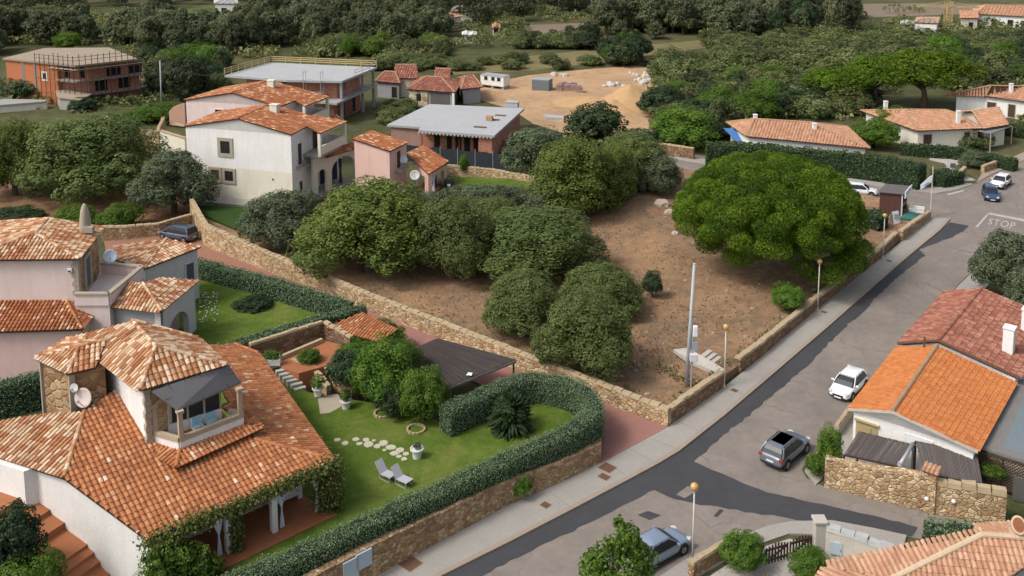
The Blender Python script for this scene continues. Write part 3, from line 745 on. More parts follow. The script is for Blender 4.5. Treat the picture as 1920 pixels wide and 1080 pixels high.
    for s in (1, -1):
        for (a, b, c, wd) in ((1, 11, 21, .075), (3, 13, 23, .16 if not sed else .12)):
            a, b, c = [Vector((r0+r1+r2)[i]) for i in (a, b, c)]
            for v in (a, b, c): v.y *= s*1.006 if v.y > 0 else 1
            pil.bar(a, b, wd, .05, up=Vector((0, s, .3))); pil.bar(b, c, wd*.85, .05, up=Vector((0, s, .3)))
        xm = xf-(xf-xr)*.50
        pil.bar((xm, s*(bw*1.012), bz), (xm-.06, s*(tw*1.02), tz), .07, .03, mi=1, up=Vector((0, s, .3)))
        pil.tube([(xf-.18, s*bw*1.0, bz+.005), (0, s*bw*1.02, bz+.01), (xr+.16, s*bw, bz+.005)], .02, 5, mi=1)
    pil.build('pillars', [paint, TRIM], t)
    # wheels
    R0 = .345 if suv else .31
    for X in (h-.80, -h+.76):
        for s in (1, -1):
            ax = Vector((0, s, 0))
            ar = MB().lathe((X, s*(w-.10), R0+.02), [(R0+.085, 0), (R0+.085, .108)], 18, axis=ax); ar.build('wheel_arch', TRIM, t)
            wt = MB().lathe((X, s*(w-.16), R0), [(R0*.7, 0), (R0, .02), (R0, .16), (R0*.93, .185), (R0*.66, .185)], 18, axis=ax).build('wheel', TYRE, t)
            rm = MB().lathe((X, s*(w+.012), R0), [(R0*.66, 0), (R0*.62, .018), (R0*.18, .012), (R0*.12, .024)], 10, axis=ax)
            rm.build('rim', RIM, wt)
    # lamps, grille, plates, mirrors
    for s in (1, -1):
        MB().box((h-.16, s*w*.70, hood-.155), (.30, w*.34, .13), (Vector((.93, -s*.36, -.1)), Vector((s*.36, .93, 0)), Vector((.1, 0, .99)))).build('headlight', LIGHTC, t, bevel=.03)
        MB().box((-h+.10, s*w*.80, belt-.12), (.16, w*.26, .20 if not sed else .15)).build('tail_light', LIGHTR, t, bevel=.03)
        mr = MB(); mr.box((xf-.32, s*(w+.10), belt+.07), (.10, .20, .13)); mr.bar((xf-.30, s*w*.9, belt+.02), (xf-.31, s*(w+.06), belt+.05), .05, .04); mr.build('wing_mirror', paint, t, bevel=.025)
        hd = MB(); hd.box((-.05, s*(w+.004), belt-.13), (.16, .022, .03)); hd.box((-.95, s*(w+.004), belt-.12), (.16, .022, .03)); hd.build('door_handle', paint, t)
    gr = MB(); gr.box((h-.015, 0, hood-.33), (.05, w*.95, .15)); gr.box((h-.03, 0, zb+.10), (.09, w*1.25, .12)); gr.build('grille', TRIM, t, bevel=.02)
    MB().box((h+.025, 0, hood-.46), (.02, .52, .11)).build('number_plate', PLATE, t)
    MB().box((-h-.012, 0, belt-.34 if not sed else belt-.20), (.03, .52, .11)).build('number_plate', PLATE, t)
    MB().box((-h+.02, 0, zb+.10), (.09, w*1.35, .16)).build('bumper', TRIM if suv else paint, t, bevel=.03)
    sk = MB()
    for s in (1, -1): sk.box((0, s*(w-.02), zb+.02), (L-2.2, .05, .10))
    sk.build('side_sill', TRIM, t)
    t.location = (x, y, z); t.rotation_euler = (0, 0, radians(head)); return t

# ------------------------------------------------------------------ street lamp
def make_lamp():
    t = thing('street_lamp', 'x', 'street lamp', (0, 0, 0), 'street lamps along the pavement')
    MB().tube([(0, 0, -.1), (0, 0, 4.45)], [.062, .045], 10).build('pole', LAMPP, t, smooth=True)
    MB().lathe((0, 0, 0), [(.11, 0), (.11, .03), (.075, .05), (.07, .25)], 12).build('base_plate', LAMPP, t)
    MB().lathe((0, 0, 4.42), [(.05, 0), (.10, .03), (.12, .10), (.09, .12)], 12).build('collar', LAMPP, t)
    MB().lathe((0, 0, 4.74), [(.08, -.22), (.19, -.15), (.245, -.02), (.235, .09), (.17, .19), (.07, .24), (.01, .25)], 18).build('globe', AMBER, t, smooth=True)
    return t

# ------------------------------------------------------------------ tree prototypes (built once at the origin, hidden below nothing: each first copy is used)
PROTO = {}
def crown_tree(key, blobs, n, size, mat, trunk=None, bark=BARK, lump=.34, nsub=26, fill=.3, aspect=.55, zmin=-.75, up=.3, tname='tree', rough=.4):
    t = thing(tname, 'x', 'tree', (0, 0, 0))
    P, Q, S, Rr = cloud(blobs, n, size, lump, nsub, fill, zmin, up=up, rough=rough)
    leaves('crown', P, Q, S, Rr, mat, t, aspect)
    if trunk is not None: trunk.build('trunk', bark, t, smooth=True)
    PROTO[key] = [t, False]
    return t
def place(key, pos, w, h, label, cat='tree', group=None, rz=None, name=None):
    """put a copy of a prototype: w, h relative to the prototype's nominal 1 m wide / 1 m tall size"""
    pr = PROTO[key]
    if not pr[1]: o = pr[0]; pr[1] = True
    else: o = copy_tree(pr[0])
    o.location = pos; o.scale = (w*RND.uniform(.95, 1.05), w*RND.uniform(.95, 1.05), h); o.rotation_euler = (0, 0, RND.uniform(0, 6.28) if rz is None else rz)
    o.name = name or pr[0].name.split('.')[0]
    if 'group' in o: del o['group']
    tag(o, label, cat, group); return o
def lob(g, n, r0, zc, rr, zr, rs, hz):
    """n side lobes around a middle"""
    out = []
    for k in range(n):
        a = 2*pi*k/n+g.uniform(-.5, .5); d = r0*g.uniform(.75, 1.1)
        out.append(((cos(a)*d, sin(a)*d, zc+g.uniform(-zr, zr)), (rr*g.uniform(.8, 1.2), rr*g.uniform(.8, 1.2), rs*g.uniform(.85, 1.2))))
    return out
def protos():
    g = random.Random(3)
    # nominal: width 1, height 1
    for k in range(3):      # big bushy lentisk, foliage to the ground
        bl = [((0, 0, .55), (.36, .36, .44))]+lob(g, 6, .27, .34, .23, .06, .28, 0)+lob(g, 4, .15, .68, .2, .05, .22, 0)
        crown_tree('bush%d' % k, bl, 42000, .024, (L_OLIVE, L_SOFT, L_SOFT)[k], trunk_mb(.3, .03, 5, .25, 0, k, top=.4), nsub=60, lump=.25, tname='lentisk_tree', fill=.22)
    for k in range(2):
        bl = [((0, 0, .58), (.34, .34, .40))]+lob(g, 6, .28, .38, .21, .08, .26, 0)+lob(g, 4, .16, .70, .18, .06, .2, 0)
        crown_tree('grey%d' % k, bl, 26000, .03, L_GREY, trunk_mb(.35, .03, 5, .25, 0, 20+k, top=.4), nsub=50, lump=.27, tname='olive_tree', fill=.2)
    for k in range(2):
        bl = [((0, 0, .52), (.40, .40, .46))]+lob(g, 5, .25, .45, .26, .1, .3, 0)
        crown_tree('green%d' % k, bl, 16000, .037, L_BRIGHT, trunk_mb(.25, .03, 4, .2, 0, 30+k, top=.35), nsub=30, lump=.30, tname='leafy_shrub', fill=.2)
    for k in range(2):
        bl = [((0, 0, .6), (.36, .36, .36))]+lob(g, 6, .24, .45, .26, .1, .26, 0)
        crown_tree('dark%d' % k, bl, 12000, .05, L_DARK, trunk_mb(.3, .035, 5, .25, 0, 40+k, top=.4), nsub=26, lump=.34, tname='evergreen_tree', fill=.25)
    for k in range(4):      # tall far trees
        bl = [((g.uniform(-.05, .05), g.uniform(-.05, .05), .68), (.30, .30, .27))]+lob(g, 6, .26, .45, .22, .14, .2, 0)+lob(g, 3, .12, .82, .16, .06, .14, 0)
        crown_tree('gum%d' % k, bl, 5000, .065, L_GUM, trunk_mb(.4, .03, 5, .28, 0, 50+k, top=.35), nsub=22, lump=.36, tname='gum_tree', fill=.2)
    for k in range(3):      # maquis shrubs for the middle and far ground
        bl = [((0, 0, .42), (.40, .40, .50))]+lob(g, 5, .28, .34, .26, .08, .34, 0)
        crown_tree('maq%d' % k, bl, 5000, .06, L_MAQ, None, nsub=22, lump=.34, tname='maquis_shrub', fill=.2)
    # umbrella pine, crown like a mushroom cap on a forked trunk
    bl = [((0, 0, .66), (.40, .40, .30))]+lob(g, 9, .34, .58, .16, .04, .17, 0)+lob(g, 5, .17, .80, .18, .02, .16, 0)
    crown_tree('umbrella', bl, 16000, .035, L_PINE, trunk_mb(.40, .03, 7, .32, .02, 60, top=.26), BARKR, nsub=30, lump=.28, aspect=.35, tname='umbrella_pine', zmin=-.35, fill=.25)
protos()
# ------------------------------------------------------------------ ground, roads
def sheet(name, mat, pts, z=0.0, th=0.0, z0=None):
    q = Ws(pts, z) if not isinstance(pts[0], Vector) else pts
    mb = MB().prism(q, z-.4 if z0 is None else z0, z)
    return struct(mb, name, mat)
g = MB(); gx = [-900, -260, -130, -60, 0, 60, 130, 260, 900]; gy = [10, 50, 90, 140, 200, 300, 500, 900, 2400]
g.add([(x, y, 0) for y in gy for x in gx], [(j*9+i, j*9+i+1, j*9+i+10, j*9+i+9) for j in range(8) for i in range(8)])
struct(g, 'ground', GRND)
flat = lambda name, mat, pts, z: struct(MB().poly(Ws(pts, z)), name, mat)
def ragged(pts, i0, i1, amp=.10, step=.5):   # worn edge between two corners of an outline
    q = [V2(W(*p)) for p in pts]; mid = resample(q[i0:i1+1], step); mid = [m+Vector((RND.uniform(-amp, amp), RND.uniform(-amp, amp), 0)) for m in mid]; return q[:i0]+mid+q[i1+1:]

KERBL = [(700, 1145), (822, 1082), (960, 1013), (1074, 954), (1182, 897), (1232, 870), (1274, 845), (1360, 777), (1440, 709), (1560, 606), (1645, 530), (1707, 477), (1764, 430), (1782, 410)]
ROADR = [(1905, 425), (1851, 481), (1798, 532), (1700, 640), (1595, 772), (1560, 810), (1512, 866), (1503, 880), (1512, 896), (1548, 914), (1640, 937), (1740, 962), (1880, 988), (2000, 1005)]
main_pts = KERBL+[(1795, 395), (1860, 398), (1930, 410)]+ROADR+[(2000, 1040), (1730, 1012), (1560, 975), (1480, 978), (1390, 1003), (1250, 1070), (1130, 1150)]
flat('main_road', ASPH, main_pts, .02)
flat('cross_street', ASPH, [(1150, 262), (1290, 288), (1560, 335), (1699, 356), (1755, 362), (1791, 356), (1826, 345), (1853, 329), (1920, 299), (2010, 262), (2060, 330), (2040, 440), (1920, 411), (1795, 397), (1740, 408), (1560, 376), (1290, 320), (1130, 292)], .026)
AP = [(700, 1147), (822, 1084), (960, 1015), (1074, 956), (1182, 899), (1232, 872), (1274, 847), (1360, 779), (1440, 711), (1560, 608), (1645, 532), (1707, 479), (1764, 432), (1780, 417), (1816, 423), (1809, 433), (1780, 447), (1724, 468), (1734, 480), (1690, 515), (1640, 560), (1618, 588), (1595, 605), (1551, 647), (1520, 682), (1495, 702), (1440, 749), (1404, 780), (1357, 816), (1302, 866), (1349, 888), (1440, 924), (1579, 955), (1723, 989), (1712, 1008), (1560, 985), (1415, 963), (1265, 938), (1227, 919), (1121, 972), (960, 1052), (800, 1135), (740, 1165)]
struct(MB().poly([v+Vector((0, 0, .032)) for v in ragged(AP, 14, 44)]), 'asphalt_patch', ASPHD)
flat('asphalt_patch', ASPH, [(1268, 927), (1290, 911), (1306, 920), (1284, 934)], .038)
flat('asphalt_patch', ASPHD, [(1195, 965), (1215, 958), (1240, 966), (1218, 975)], .038)
flat('asphalt_patch', ASPHD, [(1338, 967), (1350, 954), (1357, 957), (1344, 970)], .038)
flat('main_road', ASPH, [(1728, 418), (1792, 412), (1812, 388), (1740, 392)], .014)
flat('main_road', ASPH, [(1895, 405), (2010, 420), (2010, 480), (1880, 452)], .012)
# pavements
SWI = [(560, 1160), (702, 1082), (870, 992), (952, 947), (1050, 905), (1127, 866), (1255, 796), (1282, 779), (1357, 726), (1440, 658), (1530, 581), (1650, 485), (1745, 408)]
sw = [W(p[0], p[1], .14) for p in SWI]; kb = [W(p[0], p[1], .14) for p in KERBL]
def offs(path, d):
    p = [V2(v) for v in path]; out = []
    for i in range(len(p)):
        t_ = (p[min(i+1, len(p)-1)]-p[max(i-1, 0)]).normalized(); out.append(p[i]+Vector((-t_.y, t_.x, 0))*d)
    return out
kin = offs(kb, .34); kin2 = offs(kb, .345)
struct(MB().prism(kin2+[V2(v) for v in sw[::-1]], -.2, .14), 'pavement', PAVE)
struct(MB().prism([V2(v) for v in kb]+kin[::-1], -.2, .155), 'kerb', KERB)
rs = Ws([(1862, 474), (1885, 455), (1915, 470), (1842, 545), (1760, 655), (1640, 810), (1590, 850), (1530, 908), (1509, 882), (1516, 864), (1562, 808), (1597, 770), (1700, 640), (1800, 532)], .12)
struct(MB().prism([V2(v) for v in rs], -.2, .12), 'pavement', PAVE)
rs = Ws([(1248, 1072), (1300, 1040), (1392, 1003), (1440, 985), (1482, 977), (1560, 975), (1640, 990), (1700, 1003), (1690, 1042), (1540, 1002), (1480, 1000), (1405, 1026), (1300, 1085), (1200, 1140), (1130, 1150)], .12)
struct(MB().prism([V2(v) for v in rs], -.2, .12), 'pavement', PAVE)
rs = Ws([(1560, 336), (1699, 355), (1755, 362), (1791, 356), (1826, 345), (1812, 342), (1780, 349), (1745, 352), (1699, 343), (1560, 324)], .12)
struct(MB().prism([V2(v) for v in rs], -.2, .12), 'pavement', PAVE)
rs = Ws([(1830, 343), (1858, 327), (1925, 298), (2010, 262), (2000, 255), (1915, 287), (1845, 318)], .12)
struct(MB().prism([V2(v) for v in rs], -.2, .12), 'pavement', KERB)
rs = Ws([(1215, 287), (1290, 302), (1400, 320), (1400, 313), (1295, 293), (1215, 278)], .12)
struct(MB().prism([V2(v) for v in rs], -.2, .12), 'pavement', PAVE)
# pavement joints and manhole covers
JNT = M('dark_joint', (.17, .155, .135), .95, .1, 2)  # joint strips in a darker tone than the paving
q = resample([V2(v) for v in kin2[1:]], 3.0)
for i in range(2, len(q)-1):
    d = (q[i+1]-q[i]).normalized(); y = Vector((-d.y, d.x, 0))
    mb = MB().poly([q[i]+y*.02+Vector((0, 0, .144)), q[i]+y*2.0+Vector((0, 0, .144)), q[i]+y*2.0+d*.03+Vector((0, 0, .144)), q[i]+y*.02+d*.03+Vector((0, 0, .144))]); struct(mb, 'pavement_joint', JNT)
for (px, py, sx, sy, lb) in ((768, 1056, 1.15, 1.0, 'large rusty square cover in the pavement at the bottom edge below the hedge'), (1139, 877, .95, .85, 'dark square cover in the pavement beside the pink drive'), (1133, 894, .7, .55, 'smaller dark cover between the drive mouth and the kerb'), (1023, 947, .55, .5, 'small dark cover in the pavement below the round ivy bush'), (1377, 732, .5, .42, 'small black cover beside the lamp at the steps'), (1545, 585, .5, .42, 'small black cover beside the lamp near the round green bush'), (1667, 489, .5, .42, 'small black cover beside the lamp nearest the junction')):
    c = W(px, py, .14); t = thing('manhole_cover', lb, 'manhole cover', c, 'covers set in the pavement'); x = Vector((.66, .75, 0)); y = Vector((-.75, .66, 0)); up = Vector((0, 0, 1))
    MB().box(c+up*.006, (sy+.1, sx+.1, .012), (x, y, up)).build('frame', KERB, t); b = MB().box(c+up*.012, (sy, sx, .014), (x, y, up))
    for k in (-1, 0, 1): b.box(c+up*.021+y*k*sx*.28, (sy*.9, .04, .008), (x, y, up))
    b.build('lid', RUST, t)
# road paint
flat('road_marking', PAINT, [(1850, 401), (1856, 399), (1990, 424), (1984, 428)], .034)
flat('road_marking', PAINT, [(1849, 403), (1853, 403), (1833, 426), (1828, 426)], .034)
flat('road_marking', PAINT, [(1775, 364), (1778, 366), (1808, 358), (1806, 356)], .034)
cu = bpy.data.curves.new('stop', 'FONT'); cu.body = 'STOP'; cu.size = 1; cu.align_x = 'LEFT'; cu.space_character = 1.12
to = bpy.data.objects.new('stop', cu); COL.objects.link(to); dg = bpy.context.evaluated_depsgraph_get(); me = bpy.data.meshes.new_from_object(to.evaluated_get(dg))
bpy.data.objects.remove(to)
A = W(1851, 420, .034); B = W(1901, 429, .034); U = W(1856, 409, .034)
xs = [v.co.x for v in me.vertices]; ys = [v.co.y for v in me.vertices]; x0, x1, y0, y1 = min(xs), max(xs), min(ys), max(ys)
for v in me.vertices: v.co = A+(B-A)*((v.co.x-x0)/(x1-x0))+(U-A)*((v.co.y-y0)/(y1-y0))
me.materials.clear(); me.materials.append(PAINT); o = bpy.data.objects.new('stop_marking', me); link(o); tag(o, kind='structure')

# ------------------------------------------------------------------ fields, yards, lots
flat('dirt_yard', DIRT, [(880, 182), (900, 160), (990, 141), (1060, 134), (1120, 128), (1195, 123), (1225, 130), (1230, 165), (1235, 215), (1228, 245), (1180, 262), (1100, 262), (1000, 232), (960, 205)], .012)
flat('field', FIELD, [(830, 125), (960, 108), (1110, 93), (1240, 82), (1345, 72), (1370, 82), (1250, 100), (1140, 116), (1000, 131), (850, 140)], .012)
flat('field', FIELDB, [(985, 47), (1120, 42), (1125, 58), (1110, 74), (1000, 72), (985, 60)], .012)
flat('field', FIELDB, [(1240, 8), (1430, 10), (1700, 6), (1940, 8), (1940, 22), (1640, 32), (1430, 22), (1240, 18)], .012)
flat('field', FIELDG, [(330, 14), (440, 8), (452, 30), (400, 40), (330, 34)], .012)
flat('field', FIELD, [(-20, 18), (100, 20), (205, 24), (205, 38), (100, 38), (-20, 32)], .012)
flat('field', FIELDB, [(400, 70), (470, 66), (700, 56), (700, 66), (480, 78), (400, 80)], .012)
flat('field', FIELD, [(200, 120), (330, 128), (420, 140), (420, 158), (260, 150)], .012)
# lot between the drive wall and the pavement wall: rolling dry soil with a bank at the back
LZ = .7
lot_out = Ws([(366, 420), (480, 478), (680, 556), (1000, 680), (1246, 768), (1268, 768), (1390, 680), (1530, 562), (1650, 468), (1735, 398), (1700, 380), (1560, 352), (1300, 318), (1180, 296), (1130, 300), (1040, 330), (960, 352), (860, 372), (700, 400), (600, 410), (480, 400), (400, 396)], LZ)
def lot_z(p):
    b = W(1185, 400, LZ); d = (V2(p)-V2(b)); n = math.sin(p.x*.31+1)*math.cos(p.y*.27)*.10+math.sin(p.x*.9+p.y*.7)*.04
    bank = 1.3*math.exp(-((d.x+1)/6)**2-((d.y-4)/7)**2)
    return LZ+n+bank
def rolling(name, mat, outline, zf, step=1.6, skirt=1.2):
    pts = [Vector((p.x, p.y)) for p in outline]; n = len(pts); ed = [(i, (i+1) % n) for i in range(n)]
    xs = [p.x for p in pts]; ys = [p.y for p in pts]; ins = []
    x = min(xs)
    while x < max(xs):
        y = min(ys)
        while y < max(ys):
            q = Vector((x+RND.uniform(-.3, .3)*step, y+RND.uniform(-.3, .3)*step)); inside = False
            for i in range(n):
                a = pts[i]; b = pts[(i+1) % n]
                if (a.y > q.y) != (b.y > q.y) and q.x < (b.x-a.x)*(q.y-a.y)/(b.y-a.y)+a.x: inside = not inside
            if inside: ins.append(q)
            y += step
        x += step
    v, e, f, *_ = delaunay_2d_cdt(pts+ins, ed, [list(range(n))], 1, 1e-3)
    V = [Vector((p.x, p.y, 0)) for p in v]; V = [Vector((p.x, p.y, zf(p))) for p in V]
    mb = MB().add(V, [tuple(t) for t in f])
    for i in range(n):
        a = pts[i]; b = pts[(i+1) % n]; A3 = Vector((a.x, a.y, zf(Vector((a.x, a.y, 0))))); B3 = Vector((b.x, b.y, zf(Vector((b.x, b.y, 0)))))
        mb.poly([A3, B3, B3-Vector((0, 0, skirt+A3.z-LZ if False else B3.z+.3)), A3-Vector((0, 0, A3.z+.3))])
    return struct(mb, name, mat, smooth=True)
rolling('vacant_lot', SOIL, lot_out, lot_z)
# left earth slope behind the pink house
flat('earth_bank', BANK, [(-60, 330), (60, 320), (200, 330), (370, 340), (400, 398), (366, 412), (300, 425), (190, 440), (100, 430), (-60, 420)], .02)
# red drive, lawns
drive = Ws([(1127, 868), (1256, 798), (1180, 762), (1000, 703), (830, 634), (690, 580), (560, 528), (480, 497), (400, 466), (385, 452), (300, 436), (195, 450), (200, 480), (330, 480), (375, 492), (480, 545), (640, 600), (760, 660), (900, 720), (1000, 745), (1090, 790)], .16)
struct(MB().prism([V2(v) for v in drive], -.2, .16), 'driveway', REDPAV)
dv2 = Ws([(600, 552), (480, 503), (400, 470), (385, 454), (300, 436), (195, 450), (200, 480), (330, 480), (375, 490), (480, 520), (570, 560)], .168)
struct(MB().poly(dv2), 'driveway', REDPAV2)
GZ = 1.0
lawnA = Ws([(400, 1085), (560, 1040), (660, 990), (820, 918), (960, 850), (1046, 815), (1098, 785), (1106, 765), (1090, 745), (1040, 735), (980, 735), (900, 760), (830, 790), (730, 760), (600, 740), (520, 720), (420, 700), (330, 760), (250, 900), (260, 1010)], GZ)
struct(MB().prism([V2(v) for v in lawnA], -.3, GZ), 'lawn', LAWN)
lawnB = Ws([(340, 640), (380, 655), (480, 625), (600, 590), (648, 568), (560, 540), (470, 515), (380, 500), (330, 490), (300, 560)], .6)
struct(MB().prism([V2(v) for v in lawnB], -.3, .6), 'lawn', LAWN)
lawnC = Ws([(835, 330), (1000, 336), (1010, 352), (960, 362), (860, 360), (820, 345)], 1.2)
struct(MB().prism([V2(v) for v in lawnC], -.3, 1.2), 'lawn', LAWN)
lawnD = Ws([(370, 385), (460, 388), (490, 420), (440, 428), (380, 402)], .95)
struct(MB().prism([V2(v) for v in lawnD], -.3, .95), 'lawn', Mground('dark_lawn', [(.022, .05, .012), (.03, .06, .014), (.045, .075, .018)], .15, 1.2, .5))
flat('path', GRAV, [(1775, 318), (1815, 300), (1800, 282), (1745, 292), (1742, 300), (1770, 306), (1790, 340), (1830, 338)], .012) 
flat('path', DIRT, [(1560, 335), (1700, 352), (1720, 347), (1640, 335), (1560, 322)], .034)
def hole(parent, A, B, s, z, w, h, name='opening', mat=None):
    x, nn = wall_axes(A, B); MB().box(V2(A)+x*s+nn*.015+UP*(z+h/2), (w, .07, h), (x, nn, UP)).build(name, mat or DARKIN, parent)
# ------------------------------------------------------------------ front villa with the lookout tower
UP = Vector((0, 0, 1))
def front_villa():
    A0 = W(275, 1010, 4.2); B0 = W(625, 862, 4.2); e1 = (B0-A0).normalized(); e2 = Vector((-e1.y, e1.x, 0))
    Pf = (A0, e1.cross(e2+UP*.30).normalized())
    V = R(120, 895, Pf); Hh = R(158, 772, Pf); HR = R(478, 824, Pf); E = W(-60, 838, V.z)
    Pl = pl3(V, E, Hh); Bk = W(484, 662, 4.2); Pr = pl3(B0, HR, Bk)
    t = thing('villa', 'white villa with a hipped tower, roof balcony and creeper-hung porch at bottom left', 'house', (A0.x, A0.y+6, GZ))
    # tower first (its foot sits on the front slope)
    Tb = R(266, 842, Pf); ze = zt(Tb, 731)
    F, Rr, BR, BL = W(263, 730, ze), W(424, 683, ze), W(372, 634, ze), W(131, 632, ze)
    S1 = W(292, 649, ze+1.35); S2 = W(248, 601, ze+1.35)
    T1, T2, T3 = W(65, 671, ze-.25), W(127, 700, ze-.25), W(179, 688, ze-.1); U1, U2 = W(148, 650, ze+.55), W(199, 638, ze+.72)
    roof(t, [[F, Rr, S1], [Rr, BR, S2, S1], [BR, BL, S2], [BL, F, S1, S2], [T1, T2, U1], [T2, T3, U2, U1], [BL, T1, U1, U2]], T_OLD,
         [(F, S1), (Rr, S1), (S1, S2), (T2, U1), (U1, U2), (BR, S2)], .30, .42, 5, .12, name='tower_roof')
    x = (Rr-F).normalized(); y = Vector((-x.y, x.x, 0))
    c = [V2(F)+x*.3+y*.3, V2(Rr)-x*.3+y*.3, V2(BR)-x*.3-y*.3, V2(BL)+x*1.2-y*.6]
    MB().prism(c, 4.3, ze+.02).build('tower_wall', WHITE, t)
    tc = [V2(T1)+x*.35+y*-.1, V2(T2)+x*.25+y*.35, V2(T3)+x*.6+y*.3, V2(BL)+x*1.0-y*.4]
    MB().prism(tc, 4.0, ze-.16).build('turret_wall', STB, t)
    q = MB(); q.box(V2(T2)+x*.25+y*.35+UP*(ze+3.8)/2, (.34, .34, ze-4.2), (x, y, UP)); q.box(V2(T1)+x*.4-y*.05+UP*(ze+3.8)/2, (.34, .34, ze-4.2), (x, y, UP))
    q.build('corner_pillar', STQ, t)
    # tower front: stone corner, dark doorway to the balcony
    fw0 = c[0]; q = MB()
    for k in range(9): q.box(fw0+x*.13+y*.10+UP*(ze-.3-k*.40), (.40-.1*(k % 2), .42, .38), (x, y, UP))
    q.build('quoins', STQ, t)
    MB().box(fw0+x*.75-y*.03+UP*(ze-1.6), (.9, .10, 3.2), (x, y, UP)).build('stone_facing', STB, t)
    d = MB().box(fw0+x*2.9-y*.02+UP*(ze-1.65), (3.0, .08, 2.4), (x, y, UP)).build('glazed_door', GLASS, t)
    q = MB()
    for s in (1.4, 2.4, 3.4, 4.4): q.box(fw0+x*s-y*.06+UP*(ze-1.6), (.12, .1, 2.5), (x, y, UP))
    q.box(fw0+x*2.9-y*.06+UP*(ze-.4), (3.1, .1, .12), (x, y, UP)); q.build('door_frame', WOODP, d)
    # balcony
    Lb, Cb, Rb = R(286, 822, Pf), R(338, 853, Pf), R(456, 803, Pf)
    zr_ = zt(Cb, 820); Rb = V2(Rb); Lb = V2(Lb); Cb = V2(Cb); Bb = Lb+(Rb-Cb)
    MB().prism([Lb, Cb, Rb, Bb], 4.2, zr_-1.0).build('balcony_floor', TERRA, t)
    bw = MB(); rl = MB()
    for a, b in ((Lb, Cb), (Cb, Rb), (Rb, Rb+(Lb-Cb)*.5)):
        bw.bar(a+UP*(zr_-1.0), b+UP*(zr_-1.0), .2, 1.5); rl.bar(a+UP*(zr_-.13), b+UP*(zr_-.13), .27, .28)
    bw.build('balcony_wall', WHITE, t); rl.build('balcony_rail', WOODP, t)
    zt2 = zt(Cb, 772); aw = [W(285, 733, ze-.12), W(428, 683, ze-.12), W(452, 716, zt2+.12), W(333, 768, zt2+.12)]
    MB().slab(aw, .10).build('awning', SLATE, t); s = MB()
    for k in range(1, 5): s.bar(aw[0].lerp(aw[1], k/5)+UP*.012, aw[3].lerp(aw[2], k/5)+UP*.012, .035, .02)
    s.bar(aw[0].lerp(aw[3], .5)+UP*.012, aw[1].lerp(aw[2], .5)+UP*.012, .03, .02); s.build('awning_seam', REED, t)
    for a in (Cb+(Rb-Cb).normalized()*.1, Rb-(Rb-Cb).normalized()*.15, Lb+(Cb-Lb)*.12):
        MB().box(V2(a)+UP*(zr_+zt2)/2, (.26, .26, zt2-zr_+.1), (x, y, UP)).box(V2(a)+UP*(zt2-.02), (.40, .40, .16), (x, y, UP)).build('balcony_post', WOODP, t)
    # balcony skirt roof
    n1 = (Cb-Lb).normalized(); n2 = (Rb-Cb).normalized(); o1 = Vector((n1.y, -n1.x, 0)); o2 = Vector((n2.y, -n2.x, 0))
    zs = zr_-.72; k = .85; drop = .30
    sk = [[Cb+(o1+o2)*k+UP*(zs-drop), Rb+o2*k+n2*.9+UP*(zs-drop), Rb+UP*zs, Cb+UP*zs], [Lb+o1*k*.8+UP*(zs-drop*.6), Cb+(o1+o2)*k+UP*(zs-drop), Cb+UP*zs, Lb+UP*zs],
          [Rb+o2*k+n2*.9+UP*(zs-drop), Rb+n2*.9-o2*3.0+UP*(zs-drop+.35), Rb-o2*3.0+UP*zs, Rb+UP*zs]]
    roof(t, sk, T_ORA, [(Cb+(o1+o2)*k+UP*(zs-drop), Cb+UP*zs)], .27, .36, 5, .08, name='skirt_roof')
    # main roofs
    Rtop = [R(474, 700, Pr), R(425, 646, Pr)]; Btop = W(405, 645, 6.0)
    base_line = R(452, 812, Pf)
    fr = [A0, B0, HR, R(400, 760, Pf), R(230, 720, Pf), Hh, V]
    rt = [B0, Bk, R(440, 645, Pr), R(385, 648, Pr), R(420, 740, Pr), HR]
    lf = [E, V, Hh, R(100, 774, Pl), R(40, 782, Pl), R(-60, 800, Pl)]
    roof(t, [fr], T_ORA, [(B0, HR)], .285, .40, 5, .14, name='front_roof_slope')
    roof(t, [rt], T_ORA, [(Bk, R(440, 645, Pr))], .285, .40, 5, .14, name='side_roof_slope')
    roof(t, [lf], T_OLD, [(V, Hh)], .285, .40, 5, .14, name='left_roof_slope')
    # walls under the roofs
    pa, pb = V2(A0)+e1*.25+e2*.15, V2(V)+e1*.25
    w = MB(); x2, nn2 = wall_axes(pb, pa)
    L = (pa-pb).length
    w.add([pb+UP*(-1.5), pa+UP*(-1.5), pa+UP*(4.08), pb+UP*(V.z-.14)], [(0, 1, 2, 3)]); w.add([v-nn2*.3 for v in [pb+UP*(-1.5), pa+UP*(-1.5), pa+UP*(4.08), pb+UP*(V.z-.14)]], [(3, 2, 1, 0)])
    w.poly([pa+UP*-1.5, pa-nn2*.3+UP*-1.5, pa-nn2*.3+UP*4.08, pa+UP*4.08]); w.build('side_wall', WHITE, t)
    ev = V2(E)+(V2(Hh)-V2(V)).normalized()*.0
    pc = V2(V)+(V2(E)-V2(V)).normalized()*2.55; pc2 = pc+e1*.8
    w = MB(); d = V2(E)-V2(V); off = e1*.3
    w.prism([pb+off*0, pc+off, pc+off+e1*.3, pb+e1*.3], -1.5, V.z-.12); w.prism([pc+off-e1*.7, V2(E)-e1*.4, V2(E), pc+off], -1.5, V.z-.12); w.build('left_wall', WHITE, t)
    # porch: floor, back wall, piers, curtains, creeper
    back = 3.0; g1 = V2(A0)+e2*back+e1*.3; g2 = V2(B0)+e2*back-e1*1.0
    MB().prism([V2(A0)+e1*.2-e2*.9, V2(B0)-e1*.2-e2*.7, g2, g1], .5, GZ+.06).build('porch_floor', TERRA, t)
